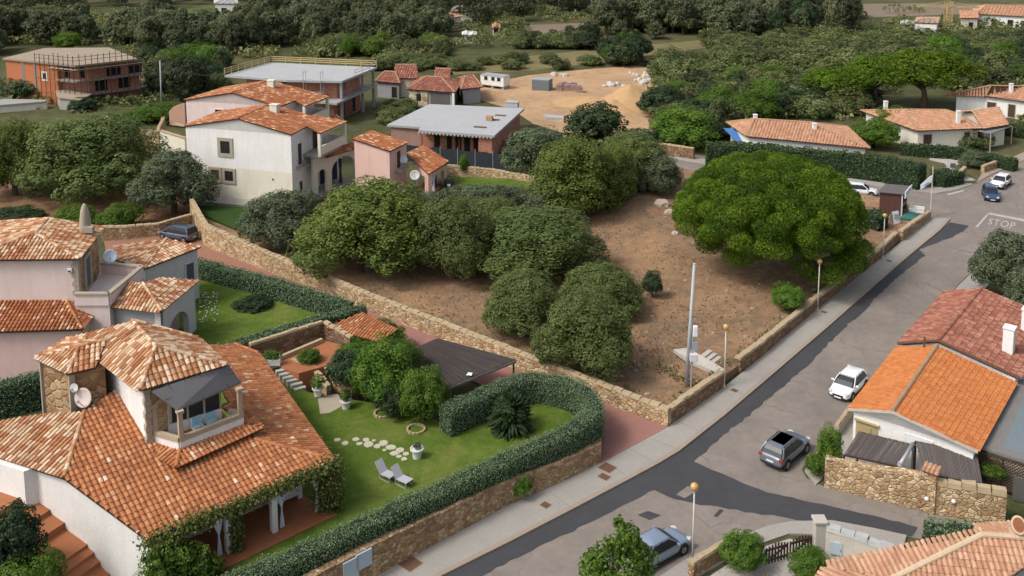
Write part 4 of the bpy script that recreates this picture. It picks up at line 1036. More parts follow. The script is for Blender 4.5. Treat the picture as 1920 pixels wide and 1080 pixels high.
    MB().prism([g1, g2, g2+e2*.3, g1+e2*.3], .6, 4.7).build('porch_wall', CREAM, t)
    q1 = V2(B0)-e1*1.0+e2*2.2; bkp = V2(Bk)-e1*1.0-e2*.6
    MB().prism([q1, bkp, bkp-e1*.3, q1-e1*.3], .6, 4.2).build('garden_wall', WHITE, t)
    for s, m in ((1.0, WHITE), (4.6, WHITE), (7.4, WHITE), (10.75, WHITE)):
        MB().box(V2(A0)+e1*s+e2*.35+UP*2.5, (.34, .34, 3.2), (e1, e2, UP)).build('porch_pier', m, t)
    b = MB().bar(V2(A0)+e2*.35+UP*3.92, V2(B0)+e2*.35+UP*3.92, .3, .3); b.bar(V2(B0)-e1*.55+UP*3.92, bkp+e1*.45+UP*3.92, .3, .3); b.build('porch_beam', WOODP, t)
    def curtain(s, dd=.30):
        c0 = V2(A0)+e1*s+e2*dd; m = MB(); vs = []; n = 14
        for z, wd in ((3.75, .62), (3.3, .58), (2.75, .34), (2.45, .12), (2.3, .09), (2.1, .12), (1.6, .24), (1.1, .34)):
            for k in range(n):
                u = k/(n-1)*2-1; vs.append(c0+e1*u*wd/2*1.0+e2*(.05*sin(k*2.6)*min(1, wd*2))+UP*z)
        m.add(vs, [(i*n+k, i*n+k+1, (i+1)*n+k+1, (i+1)*n+k) for i in range(7) for k in range(n-1)]); m.build('curtain', CLOTH, t, smooth=True)
    for s in (4.05, 7.9, 10.2): curtain(s)
    MB().box(V2(A0)+e1*8.9+e2*2.2+UP*1.75, (1.9, .5, .5), (e1, e2, UP)).box(V2(A0)+e1*8.9+e2*2.45+UP*2.15, (1.9, .16, .6), (e1, e2, UP)).build('porch_bench', CLOTH, t, bevel=.06)
    # creeper along the eave and down the piers
    P = []; Q = []
    def vine(a, b, r, n, sag=0):
        for _ in range(n):
            u = RND.random(); p = Vector(a).lerp(Vector(b), u)+Vector((RND.gauss(0, r), RND.gauss(0, r), RND.gauss(0, r*.8)))
            P.append(tuple(p)); Q.append((RND.gauss(e1.y*.4, .6), RND.gauss(-.5, .6), RND.gauss(.5, .6)))
    ed = V2(A0)+UP*3.98-e2*.05; eb = V2(B0)+UP*3.98-e2*.05
    vine(ed, ed.lerp(eb, .28), .27, 2600); vine(ed.lerp(eb, .25), eb, .23, 7500)
    vine(eb, V2(Bk)+UP*3.9, .12, 1500)
    for s, w_, n in ((4.95, .19, 2300), (10.95, .36, 4200), (11.1, .34, 2600)):
        pp = V2(A0)+e1*s+e2*.2; vine(pp+UP*1.0, pp+UP*3.9, w_, n)
    leaves('creeper', P, Q, .17*NPR.uniform(.6, 1.3, len(P)), NPR.uniform(0, 1, len(P)), L_IVY, t, .7)
    bl = []
    p0 = V2(A0)-e2*.7
    for s, z, r in ((.2, 2.2, 1.0), (1.1, 2.0, 1.15), (2.2, 1.7, 1.05), (3.1, 1.3, .8), (-.1, 3.3, .6), (1.6, 3.0, .8), (.8, 3.4, .6), (2.6, 2.5, .6)): bl.append((tuple(p0+e1*s+UP*z), (r, r*.8, r)))
    ts = thing('climbing_shrub', 'bushy creeper shrub covering the porch corner at the end of the white side wall', 'shrub', p0+e1*1.5+UP*.6)
    P2, Q2, S2_, R2 = cloud(bl, 7500, .17, .4, 20); leaves('foliage', P2, Q2, S2_, R2, L_CITR, ts, .6)
    MB().tube([p0+e1*1.0+UP*.2, p0+e1*1.3+UP*1.3, p0+e1*.8+UP*2.4], [.06, .05, .03], 6).build('stem', BARK, ts)
    # dishes on the turret
    dc = W(156, 745, 0); yb = V2(T2)+x*.9-y*.1
    def dpos(px, py, yd): d = ray(px, py); return Vector((0, 0, CAMH))+d*(yd/d.y)
    dish('satellite_dish', 'big faded pink dish fixed beside the stone turret of the white villa', dpos(158, 745, yb.y-.45), .60, Vector((-.25, -1, .28)), DISHP, base=dpos(163, 778, yb.y-.2))
    dish('satellite_dish', 'small white dish just above the big pink one on the stone turret', dpos(140, 727, yb.y-.35), .27, Vector((-.15, -1, .25)), DISH, base=dpos(147, 742, yb.y))
    # blue striped chairs on the balcony
    for i, (u, lb) in enumerate(((.40, 'left of two pale chairs with turquoise striped cushions on the tower balcony'), (.62, 'right of two pale chairs with turquoise striped cushions on the tower balcony'))):
        p = V2(Cb).lerp(V2(Rb), u)-o2*1.0+UP*(zr_-1.0); ch = thing('balcony_chair', lb, 'chair', p, 'chairs on the tower balcony')
        MB().box(p+UP*.55, (.66, .60, .10), (n2, -o2, UP)).box(p+UP*.85-o2*.28, (.66, .10, .62), (n2, -o2, UP)).build('frame', PLAST, ch, bevel=.03)
        cm = MB().box(p+UP*.66, (.58, .50, .14), (n2, -o2, UP))
        cm.box(p+UP*.90-o2*.2, (.56, .12, .5), (n2, -o2, UP)); cm.build('cushion', M('turquoise_cushion', (.10, .42, .50), .8, .5, 5, (.6, .7, .7)), ch, bevel=.03)
        lg = MB()
        for a in (-.26, .26):
            for b_ in (-.24, .24): lg.bar(p+n2*a+o2*b_, p+n2*a+o2*b_+UP*.52, .05, .05)
        lg.build('legs', WOODP, ch)
    # outdoor steps down the left side
    st = thing('garden_steps', 'broad terracotta steps running down beside the white villa wall', 'steps', W(60, 960, .5))
    wpl = (pa+UP*2, nn2); L_ = [(20, 905), (61, 922), (96, 955), (122, 980), (164, 1021), (177, 1036), (188, 1053), (207, 1078), (228, 1104), (250, 1130)]
    q = [R(a, b, wpl) for a, b in L_]; prev = V2(q[0])-x2*2.5
    for k in range(1, len(q)):
        en = V2(q[k]); zz = q[k].z; hb = zz+(q[k-1].z-zz)*.55 if k > 1 else zz; m = MB().prism([prev, en, en+nn2*3.2, prev+nn2*3.2], -1.6, [hb, zz, zz, hb]); m.bar(en+UP*(zz+.012)-x2*.06, en+nn2*3.2+UP*(zz+.012)-x2*.06, .12, .03)
        m.build('step', TERRA, st); prev = en
    gr = R(74, 988, pl3(q[4]+UP*.01, q[4]+nn2+UP*.01, q[4]+x2+UP*.01)); MB().box(gr+UP*.02, (.22, 1.0, .05), (x2, nn2, UP)).build('drain_grate', RUST, st)
    return t
front_villa()

# ------------------------------------------------------------------ pink villa behind it
def pink_villa():
    ze = 9.0
    FL, FR, BR, BL = W(-75, 487, ze), W(148, 485, ze), W(193, 427, ze), W(-30, 418, ze)
    t = thing('villa', 'washed pink villa with mixed old tiles, stone terrace and pointed stone chimney at left', 'house', (FL.x*.4+FR.x*.6, FR.y+3, .1))
    P1, P2 = W(66, 437, ze+1.15), W(90, 410, ze+1.3)
    roof(t, [[FL, FR, P1], [FR, BR, P2, P1], [BR, BL, P2], [BL, FL, P1, P2]], T_OLD, [(FR, P1), (FL, P1), (P1, P2), (BR, P2), (BL, P2)], .31, .42, 4, .12, name='upper_roof')
    x = V2(FR-FL).normalized(); y = Vector((-x.y, x.x, 0))
    c = [V2(FL)+x*.3+y*.35, V2(FR)-x*.35+y*.35, V2(BR)-x*.35-y*.3, V2(BL)+x*.3-y*.3]
    MB().prism(c, 3.5, ze-.08).build('upper_wall', PINKW, t)
    sx, sn = wall_axes(c[1], c[2]); q = MB()
    for k in range(10): q.box(c[1]-x*(.10+.08*(k % 2))+y*.12+UP*(ze-.35-k*.38), (.40+.16*(k % 2), .42, .36), (x, y, UP))
    q.build('quoins', STQ, t)
    MB().box(c[1].lerp(c[2], .5)+sn*.03+UP*(ze-2.0), ((c[2]-c[1]).length-.8, .10, 3.6), (sx, sn, UP)).build('stone_facing', STB, t)
    window(t, c[1]+sn*.09, c[2]+sn*.09, 2.4, ze-3.5, 1.5, 2.6, STQ, SHUTG, 'terrace_door', .3, False, .10)
    chc = W(161, 433, ze+.4); m = MB(); zc = zt(chc, 381)
    m.lathe((chc.x, chc.y, chc.z-.6), [(.62, 0), (.56, 1.0), (.50, 1.7), (.40, zc-chc.z-.1), (.26, zc-chc.z+.3), (.08, zc-chc.z+.58)], 14, sx=.85); m.build('chimney', STQ, t, smooth=True)
    b = MB().box((chc.x+.42, chc.y-.42, chc.z+.3), (.9, .5, .5)); b.build('chimney_foot', STQ, t)
    # lower front lean-to roof
    l0, l1, l2 = W(-60, 623, 4.3), W(154, 617, 4.3), W(188, 575, 4.3); top0 = Vector((l0.x, c[0].y+.05, 5.35)); topr = Vector((W(112, 573, 5.35).x, c[1].y, 5.35))
    roof(t, [[l0, l1, topr, top0], [l1, l2, topr]], T_VIL, [(l1, topr)], .31, .42, 4, .12, name='front_lean_to_roof')
    MB().prism([V2(l0)+y*.35, V2(l1)-x*.35+y*.35, V2(l2)-x*.3, V2(l2)-x*.3+y*3, V2(l0)+y*7], -.6, 4.15).build('front_wall', MAUVE, t)
    # terrace block and parapet
    tz = 6.2; a, b_, d, e = W(140, 551, tz), W(204, 551, tz), W(266, 500, tz), W(190, 494, tz)
    MB().prism([V2(a), V2(b_), V2(d), V2(e)], .0, tz-.9).build('terrace_block', PINKW, t); m = MB(); k = MB()
    for p, q in ((a, b_), (b_, d), (d, e)):
        m.bar(V2(p)+UP*(tz-.5), V2(q)+UP*(tz-.5), .25, .9); k.bar(V2(p)+UP*(tz+.03), V2(q)+UP*(tz+.03), .42, .16)
    m.build('terrace_parapet', PINKW, t); k.build('terrace_coping', STQ, t)
    # arched porch wing
    z4 = 5.0; a, b_, c_, = W(205, 575, z4), W(303, 583, z4), W(373, 525, z4); d = W(236, 525, z4+1.0); ap = W(268, 531, z4+1.2); d2 = W(300, 520, z4+1.0)
    roof(t, [[a, b_, ap, d], [b_, c_, d2, ap]], T_OLD, [(b_, ap)], .31, .42, 4, .12, name='porch_roof')
    i1 = V2(a)+(V2(b_-a).normalized())*.2; w = V2(c_-b_).normalized(); u = V2(b_-a).normalized()
    g1 = V2(b_)-u*.3+w*.3; g2 = V2(c_)-u*.3-w*.3; L = (g2-g1).length
    arcade(g1, g2, .0, z4-.12, [(1.0, L-1.3, 1.9, 1.5)], .5).build('arch_wall', LILAC, t)
    MB().prism([i1+w*.4, g1, g1+w*.4, i1+w*.8], -.2, z4-.12).build('porch_end_wall', GREYW, t)
    MB().prism([i1+w*2, g1+w*2-u*1.6, g2-u*1.6, i1+w*L], -.2, z4-.3).build('porch_inner_wall', MAUVE, t)
    # back wing with blue-shuttered arched window
    z5 = 5.6; a, b_, c_, d, e = W(215, 486, z5), W(272, 503, z5), W(377, 462, z5), W(312, 447, z5+.7), W(213, 465, z5+.7)
    e = R(212, 461, pl3(a, b_, d)); roof(t, [[a, b_, d, e], [b_, c_, d]], T_OLD, [(b_, d)], .31, .42, 4, .12, name='back_wing_roof')
    u = V2(c_-b_).normalized(); n = Vector((u.y, -u.x, 0)); g1 = V2(b_)-n*.3+u*.2; g2 = V2(c_)-n*.3-u*.2
    MB().prism([g1, g2, g2-n*4, g1-n*3], -.2, z5-.12).build('back_wing_wall', LILAC, t)
    window(t, g1, g2, (g2-g1).length-1.0, 2.6, .9, 1.7, LILAC, SHUTG, 'window', .12, False, .06)
    dish('satellite_dish', 'pale blue-grey dish on the terrace of the pink villa', W(207, 480, 7.6), .58, Vector((.35, -1, .3)), M('blue_grey_dish', (.46, .54, .62), .6, .1, 2), base=W(210, 500, 6.2))
    al = thing('alarm_box', 'small white alarm box on the upper wall of the pink villa', 'alarm box', Vector((W(124, 511, 8.0).x, c[0].y-.1, 7.7)))
    MB().box(Vector((W(124, 511, 8.0).x, c[1].y-.14, 7.95)), (.40, .2, .32)).build('case', PLAST, al, bevel=.03); MB().box(Vector((W(124, 511, 8.0).x, c[1].y-.26, 7.9)), (.2, .06, .1)).build('lamp_lens', GLASS, al)
pink_villa()

# ------------------------------------------------------------------ white and pink terrace of villas above the lot
def white_row():
    g0 = .4; ze = 9.5
    P0, P3 = W(546, 252, ze), W(345, 236, ze); ap = W(446, 222, ze+1.6); re = W(507, 195, ze+1.6); sh = re-ap
    for row, (off, lab, wm, tint) in enumerate(((Vector((0, 0, 0)), 'tall white gabled villa with stone-framed windows above the lot', WHITE, 0), (None, 'pale pink gabled villa directly behind the tall white one', PINKW, 1))):
        if row: p3 = W(346, 187, ze); off = p3-P3; 
        p0, p3, a, r = P0+off, P3+off, ap+off, re+off
        if row: r = W(507, 150, a.z); s_ = r-a
        else: s_ = sh
        t = thing('villa', lab, 'house', (a.x, a.y+4, g0), 'terrace villas')
        del t['group']
        Pr = pl3(p0, a, r); Pl_ = pl3(p3, r, a); o = off
        q1, q2, p1 = p0+s_*.52, p0+s_*.50+(a-p0)*.16, p0+s_*1.0+(a-p0)*.16
        k1 = p3+s_
        roof(t, [[p0, p0+s_, r, a], [k1, p3, a, r]], T_VIL, [(a, r)], .34, .46, 3, .14)
        x = V2(P0-P3).normalized(); y = V2(s_).normalized(); i0, i3 = V2(p0)-x*.12+y*.12, V2(p3)+x*.15+y*.12; b0, b3 = i0+V2(s_)*.98, i3+V2(s_)*.98
        m = MB().prism([i3, i0, b0, b3], g0-.5, ze-.12); am = V2(a)+y*.12
        f = [i3+UP*(ze-.12), i0+UP*(ze-.12), Vector((am.x, am.y, a.z-.12))]; m.add(f+[v+y*.3 for v in f], [(0, 1, 2), (5, 4, 3), (1, 4, 5, 2), (0, 2, 5, 3)]); m.build('wall', wm, t)
        chimney(t, V2(a.lerp(r, .72))+x*1.9, 1.0, .8, ze-.2, ze+2.1, CREAM, ax=x)
        # loggia on the right flank
        o0, o1, h1, h0 = W(600, 250, 9.1)+off, W(651, 227, 9.1)+off, W(592, 215, 9.75)+off, W(563, 229, 9.75)+off
        roof(t, [[o0, o1, h1, h0]], T_VIL, [], .34, .46, 3, .12, name='loggia_roof')
        yl = V2(o1-o0).normalized(); xl = Vector((yl.y, -yl.x, 0)); c0, c1 = V2(o0)-xl*.25+yl*.3, V2(o1)-xl*.25-yl*.3; L = (c1-c0).length
        for s in (0, L): MB().box(c0+yl*s+UP*7.5, (.38, .38, 2.9), (xl, yl, UP)).build('loggia_column', CREAM, t)
        m = MB().bar(c0+UP*6.75, c1+UP*6.75, .25, 1.1); m.bar(c1+UP*6.75, c1-xl*2.4+UP*6.75, .24, 1.1); m.build('loggia_parapet', CREAM, t)
        MB().bar(c0+UP*8.9, c1+UP*8.9, .3, .26).build('loggia_beam', CREAM, t)
        MB().prism([c0-xl*2.6, c0, c1, c1-xl*2.6], 5.8, 6.15).build('loggia_floor', CONC, t)
        hole(t, c0-xl*2.5, c1-xl*2.5, L*.55, 6.2, 1.6, 2.2, 'loggia_door', SHUT); MB().prism([c0-xl*2.9, c1-xl*2.9, c1-xl*2.6, c0-xl*2.6], 5.8, 9.2).build('loggia_back_wall', wm, t)
        f0 = Vector((-26.9, 119.0, 0))+V2(off); f1 = Vector((-22.65, 125.7, 0))+V2(off); yf = (f1-f0).normalized(); xf_ = Vector((yf.y, -yf.x, 0)); LF = (f1-f0).length
        roof(t, [[f0+xf_*.75+yf*1.6+UP*5.45, f1+xf_*.75+UP*5.45, f1-xf_*.2+UP*6.05, f0-xf_*.2+yf*1.6+UP*6.05]], T_VIL, [], .34, .46, 3, .1, name='arcade_roof')
        if row == 0:
            arcade(f0, f1, g0, 5.6, [(.7, 2.3, 2.6, .8), (3.2, LF-.4, 2.6, 1.6)], .4).build('arcade_wall', CREAM, t)
            MB().prism([f0-xf_*2.6, f0, f1, f1-xf_*2.6], g0-.4, g0+.3).build('arcade_floor', PAVE, t); MB().prism([f0-xf_*2.8, f0-xf_*.4, f1-xf_*.4, f1-xf_*2.8], 5.4, 5.6).build('arcade_ceiling', CONC, t)
            MB().prism([f0-xf_*2.8, f0-xf_*2.6, f1-xf_*2.6, f1-xf_*2.8], g0, 5.4).build('arcade_back_wall', CREAM, t)
            hole(t, f0-xf_*2.6, f1-xf_*2.6, LF*.66, g0+.4, 3.2, 2.7, 'arcade_door', M('navy_shutter', (.03, .04, .075), .6, .2, 2))
            for s in (3.6, 5.3): MB().tube([f0+yf*s-xf_*.5+UP*1.0, f0+yf*s-xf_*.5+UP*2.6, f0+yf*s-xf_*.5+UP*4.2], [.26, .14, .28], 8).build('curtain', M('navy_curtain', (.045, .055, .10), .9, .2, 3), t)
            wa, wb = i0, b0
            window(t, wa, wb, 2.2, 5.1, 1.1, 2.7, WHITE, SHUT, 'balcony_door', .1, False, .04)
            window(t, wa, wb, 2.2, g0+1.2, .95, 1.4, WHITE, SHUT, 'window', .12, False, .06)
            bq = wa+y*2.2+x*.45; m = MB(); m.box(bq+UP*4.95, (1.0, 2.0, .14), (x, y, UP)); m.build('balcony_slab', CONC, t)
            m = MB(); m.bar(bq+x*.47-y*1+UP*5.9, bq+x*.47+y*1+UP*5.9, .04, .04)
            for k in range(11): m.bar(bq+x*.47+y*(-1+.2*k)+UP*5.0, bq+x*.47+y*(-1+.2*k)+UP*5.9, .025, .025)
            for s in (-1, 1): m.bar(bq-x*.45+y*s+UP*5.9, bq+x*.47+y*s+UP*5.9, .04, .04)
            m.build('balcony_railing', RUST, t)
        L3 = (i0-i3).length
        if row == 0:
            window(t, i3, i0, 5.7/15*L3, 6.35, 1.35, 1.6, STQ, GLASS, 'window', .42, True, .06)
            s0 = .235*L3
            window(t, i3, i0, .27*L3, 2.85, 1.2, 1.3, STQ, SHUT, 'window', .34, False, .06); window(t, i3, i0, .405*L3, 2.85, 1.2, 1.3, STQ, GLASS, 'window', .34, True, .06)
            MB().prism([i3-y*.004-UP*0, i0-y*.004, i0+y*.05, i3+y*.05], g0-.4, 4.6).build('lower_plaster_band', CREAM, t)
            MB().box(i3.lerp(i0, .82)-y*.02+UP*3.6, (.2, .06, .2), (x, y, UP)).build('wall_vent', DARKIN, t)
            MB().prism([i3-y*2.6+x*2, i0-y*2.2-x*3, i0-x*3, i3+x*2], .2, .75).build('terrace_slab', PAVE, t)
            dd = W(410, 365, 1.8); dish('satellite_dish', 'large grey dish standing at the foot of the white gable wall', Vector((dd.x, i3.y-1.0, 1.9)), .72, Vector((.3, -1, .35)), DISH, base=Vector((dd.x, i3.y-.9, .75)))
            f = W(380, 372, .7); sc = thing('reed_screen', 'rust brown reed screen leaning at the left foot of the white gable wall', 'screen', f); 
            MB().bar(f+UP*.75-x*1.6, f+UP*.75+x*1.6, .08, 1.5).build('panel', M('rusty_reed', (.22, .10, .055), .9, .3, 5), sc); m = MB()
            for s in (-1.6, 0, 1.6): m.bar(f+x*s-y*.06, f+x*s-y*.06+UP*1.6, .07, .07)
            m.build('stakes', WOODD, sc)
        else:
            window(t, i3, i0, .36*L3, 7.3, 1.2, 1.1, PINKW, GLASS, 'window', .14, True, .05)
    # pink two-storey house
    a, b, c = W(731, 283, 7.0), W(764, 267, 7.0), W(661, 260, 8.1); d = c+(b-a); t = thing('villa', 'salmon pink two-storey house with a small balcony right of the white villa', 'house', (a.x-3, a.y+3, 1.0))
    x = V2(a-c).normalized(); y = V2(b-a).normalized(); r0 = (c+d)/2+UP*1.3; r1 = (a+b)/2+UP*1.3
    # single pitch falling to the right-hand eave
    hi0 = c; hi1 = d
    roof(t, [[a, b, hi1, hi0]], T_VIL, [], .34, .46, 3, .14)
    i = [V2(c)+x*.15+y*.15, V2(a)-x*.15+y*.15, V2(b)-x*.15-y*.15, V2(d)+x*.15-y*.15]
    MB().prism(i, .6, [hi0.z-.14, 6.86, 6.86, hi1.z-.14]).build('wall', PINK2, t)
    window(t, i[1], i[2], 2.2, 4.2, .95, 2.2, PINK2, SHUT, 'balcony_door', .1, False, .04)
    bq = i[1]+y*2.2+x*.45; MB().box(bq+UP*4.05, (1.0, 2.0, .14), (x, y, UP)).build('balcony_slab', CONC, t); m = MB(); m.bar(bq+x*.47-y*1+UP*5.0, bq+x*.47+y*1+UP*5.0, .05, .05)
    for k in range(9): m.bar(bq+x*.47+y*(-1+.25*k)+UP*4.1, bq+x*.47+y*(-1+.25*k)+UP*5, .03, .03)
    m.build('balcony_railing', RUST, t)
    lo = [V2(c)-y*1.5, V2(c)+y*.2, V2(c)+y*.2-x*2.0, V2(c)-y*1.5-x*2]
    # porch with tiled roof
    a2, b2, c2 = W(803, 326, 4.0), W(841, 303, 4.0), W(762, 287, 4.9); d2 = W(795, 272, 4.9); t2 = thing('porch_house', 'low pink porch wing with an orange roof and white curtains beside the lawn', 'house', (a2.x-2, a2.y+2, 1.0))
    roof(t2, [[a2, b2, d2, c2]], T_VIL, [], .34, .46, 3, .13)
    x2 = V2(a2-c2).normalized(); y2 = V2(b2-a2).normalized()
    g1 = V2(a2)-x2*.35+y2*.3; g2 = V2(b2)-x2*.35-y2*.3; L = (g2-g1).length
    arcade(g1, g2, .8, 3.85, [(.7, L-.7, 2.3, .0)], .5).build('porch_wall', PINK2, t2)
    h1 = g1-x2*4.2
    arcade(h1, g1, .8, (4.5, 3.85), [(.5, 3.4, 2.3, 0)], .5).build('porch_wall', PINK2, t2)
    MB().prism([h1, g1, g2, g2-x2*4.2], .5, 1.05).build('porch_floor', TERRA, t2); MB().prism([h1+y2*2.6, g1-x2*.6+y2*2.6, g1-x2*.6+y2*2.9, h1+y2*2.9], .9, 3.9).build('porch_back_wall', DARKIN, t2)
    for s in (.9, 1.7): MB().tube([g1+y2*s-x2*.2+UP*1.1, g1+y2*s-x2*.2+UP*2.2, g1+y2*s-x2*.2+UP*3.1], [.22, .13, .25], 8).build('curtain', CLOTH, t2)
    dish('satellite_dish', 'white dish on the corner of the low pink porch', W(780, 327, 4.0)-y2*.3, .62, Vector((.1, -1, .3)), DISH, base=W(784, 348, 2.5))
    dish('satellite_dish', 'small pale dish on the balcony of the salmon pink house', bq+x*.3+UP*5.35, .48, Vector((.3, -1, .3)), M('blue_grey_dish', (.46, .54, .62), .6, .1, 2), base=bq+x*.3+UP*4.12)
white_row()
# ------------------------------------------------------------------ buildings under construction
def brick_house_low():
    z = 3.6; p = Ws([(725, 234), (788, 238), (785, 244), (927, 254), (983, 203), (805, 195)], z)
    t = thing('unfinished_house', 'low red brick house shell under a flat pale concrete roof', 'house', (-10, 150, 0))
    MB().slab(p, .32).build('roof_slab', CONCL, t)
    x = V2(p[3]-p[2]).normalized(); y = V2(p[4]-p[3]).normalized()
    c = [V2(p[2])+x*.5+y*2.4, V2(p[3])-x*.5+y*.4, V2(p[4])-x*.6-y*.5, V2(p[5])+x*.6-y*.5, V2(p[0])+x*.6+y*.3, V2(p[1])+y*.4-x*.1]
    MB().prism([c[0], V2(p[3])-x*.5+y*2.4, c[2], c[3], V2(p[0])+x*.6+y*2, c[0]-x*1], -.4, z-.33).build('wall', BRICK, t)
    MB().prism([c[4], c[5], c[5]+y*2.5, c[4]+y*2.5], -.4, z-.33).build('side_room_wall', M('pinkish_cement', (.42, .26, .21), .95, .3, .5), t)
    m = MB().prism([V2(p[3])-x*2.6+y*.4, c[1], c[1]+y*2, V2(p[3])-x*2.6+y*2.4], -.4, z-.33); m.build('corner_wall', BRICK, t)
    A = c[0]; B = V2(p[3])-x*.5+y*2.4; L = (B-A).length
    for s in (1.6, 3.5, 5.0, 6.4, 7.9): hole(t, A, B, s, .2, .95, 2.6)
    for s in (.3, 2.2, 4.2, 6.2, 8.3): MB().tube([V2(p[2])+x*s+y*.6+UP*0, V2(p[2])+x*s+y*.6+UP*(z-.33)], .06, 6).build('prop', RUST, t)
    m = MB(); q = resample([p[2], p[3]], .55)
    for a in q[:-1]: m.box(V2(a)+y*.14+UP*(z-.42), (.3, .3, .22), (x, y, UP))
    m.build('formwork_edge', STGREY, t)
    for (px, py, w) in ((900, 239, 1.9), (926, 225, 1.7), (938, 217, 1.7)):
        q = W(px, py, z); MB().box(q+UP*.06, (w, .55, .14), (x, y, UP)).build('roof_opening', RUST, t)
    q = W(918, 226, z); MB().box(q+UP*.35, (1.0, .9, .8), (x, y, UP)).build('brick_stack', M('tan_blocks', (.42, .28, .17), .95, .3, 2), t)
    q = W(961, 200, z); MB().box(q+UP*.35, (2.0, 1.2, .9), (x, y, UP)).box(q+UP*.85, (2.2, 1.4, .12), (x, y, UP)).build('chimney_base', CONCL, t)
    f = thing('shade_net_fence', 'dark netting fence on posts in front of the low brick shell', 'fence', W(860, 302, .5))
    a, b = W(762, 300, .6), W(958, 318, .6); zt0, zt1 = zt(a, 271), zt(b, 291); m = MB(); n = 12
    pa = [V2(a).lerp(V2(b), k/n) for k in range(n+1)]; nn = Vector((0, .03, 0))
    for k in range(n):
        h0 = zt0+(zt1-zt0)*k/n+RND.uniform(-.1, .1); h1 = zt0+(zt1-zt0)*(k+1)/n+RND.uniform(-.1, .1); m.add([pa[k]+UP*.4, pa[k+1]+UP*.4, pa[k+1]+UP*h1, pa[k]+UP*h0]+[v+nn for v in (pa[k]+UP*.4, pa[k+1]+UP*.4, pa[k+1]+UP*h1, pa[k]+UP*h0)], [(0, 1, 2, 3), (7, 6, 5, 4), (3, 2, 6, 7), (0, 4, 5, 1)])
    m.build('netting', MESHF, f)
    for k in range(0, n+1, 2): MB().tube([pa[k]-UP*0+UP*.1, pa[k]+UP*(zt0+.2)], .05, 6).build('post', MET, f)
brick_house_low()
def brick_tall():
    z = 7.3; p = Ws([(421, 141), (537, 150), (641, 152), (706, 126), (508, 117)], z)
    t = thing('unfinished_house', 'two-storey red brick shell with concrete slabs and a yellow timber guard rail on the roof', 'house', (-38, 168, 0))
    MB().slab(p, .35).build('roof_slab', CONCL, t)
    x = V2(p[2]-p[1]).normalized(); y = V2(p[3]-p[2]).normalized()
    c = [V2(p[0])+x*3+y*1.6, V2(p[2])-x*1.6+y*1.4, V2(p[3])-x*1.6-y*3.5, V2(p[4])+x*2-y*1.5]
    MB().prism(c, -.4, z-.36).build('wall', BRICK, t)
    zf = 4.0; f = [V2(p[0])+x*2+UP*zf, V2(p[2])+UP*zf-y*2.5+x*.2, V2(p[3])+UP*zf, V2(p[4])+UP*zf+x*1]; MB().slab(f, .32).build('balcony_slab', CONC, t)
    MB().prism([c[1]-x*9, c[1]-y*1.2, c[1]+y*6, c[1]-x*9+y*6], -.4, zf-.32).build('ground_floor_wall', BRICK, t)
    A, B = c[1], c[2]; hole(t, A, B, 2.6, 5.0, 1.6, 1.9, 'window_opening', SHUTG); hole(t, A, B, 2.2, .4, 1.0, 2.4); hole(t, A, B, 6.5, .4, 1.0, 2.6); 
    A2 = c[0]; hole(t, A2, c[1], (c[1]-c[0]).length-10.5, 5.2, 1.8, 1.1, 'window_opening')
    for q in (V2(p[3])-x*.4-y*.6, V2(p[3])-x*.5-y*5, V2(p[2])-x*.4+y*.6): MB().box(q+UP*(z/2-.4), (.4, .4, z+.1), (x, y, UP)).build('concrete_column', CONC, t)
    # guard rail
    m = MB()
    for a, b in ((p[0], p[4]), (p[4], p[3])):
        n = 7
        for hh in (.45, .8, 1.15): m.bar(a+UP*hh, b+UP*hh, .06, .14)
        for k in range(n+1): q = a.lerp(b, k/n); m.bar(q, q+UP*1.25, .12, .12)
    m.build('timber_guard_rail', WOODY, t)
    m = MB(); a, b = p[3], p[2].lerp(p[3], .35)
    for hh in (.5, 1.0): m.bar(a+UP*hh, b+UP*hh, .06, .1)
    for k in range(4): q = a.lerp(b, k/3); m.bar(q, q+UP*1.1, .1, .1)
    m.build('timber_guard_rail', STGREY, t)
    # scaffold tower at the front
    s = thing('scaffold', 'grey steel scaffold tower against the front of the two-storey brick shell', 'scaffold', W(605, 178, 3)); q0 = V2(W(590, 170, 5)); w = 3.0; d = .9; yb = c[1].y-.6
    q0 = V2(c[1])-x*5.0-y*1.6
    m = MB(); 
    for i in (0, 1):
        for j in (0, 1): m.bar(q0+x*w*i+y*d*j, q0+x*w*i+y*d*j+UP*(z+1.6), .08, .08)
        for hh in (3.0, 5.2, 7.0, 8.7): m.bar(q0+x*w*i+UP*hh, q0+x*w*i+y*d+UP*hh, .06, .06)
    for hh in (3.1, 5.2, 7.0):
        for j in (0, 1): m.bar(q0+y*d*j+UP*hh, q0+x*w+y*d*j+UP*hh, .06, .06)
    m.build('frame', MET, s); MB().box(q0+x*w/2+y*d/2+UP*5.05, (w, d, .08), (x, y, UP)).build('platform', MET, s)
brick_tall()
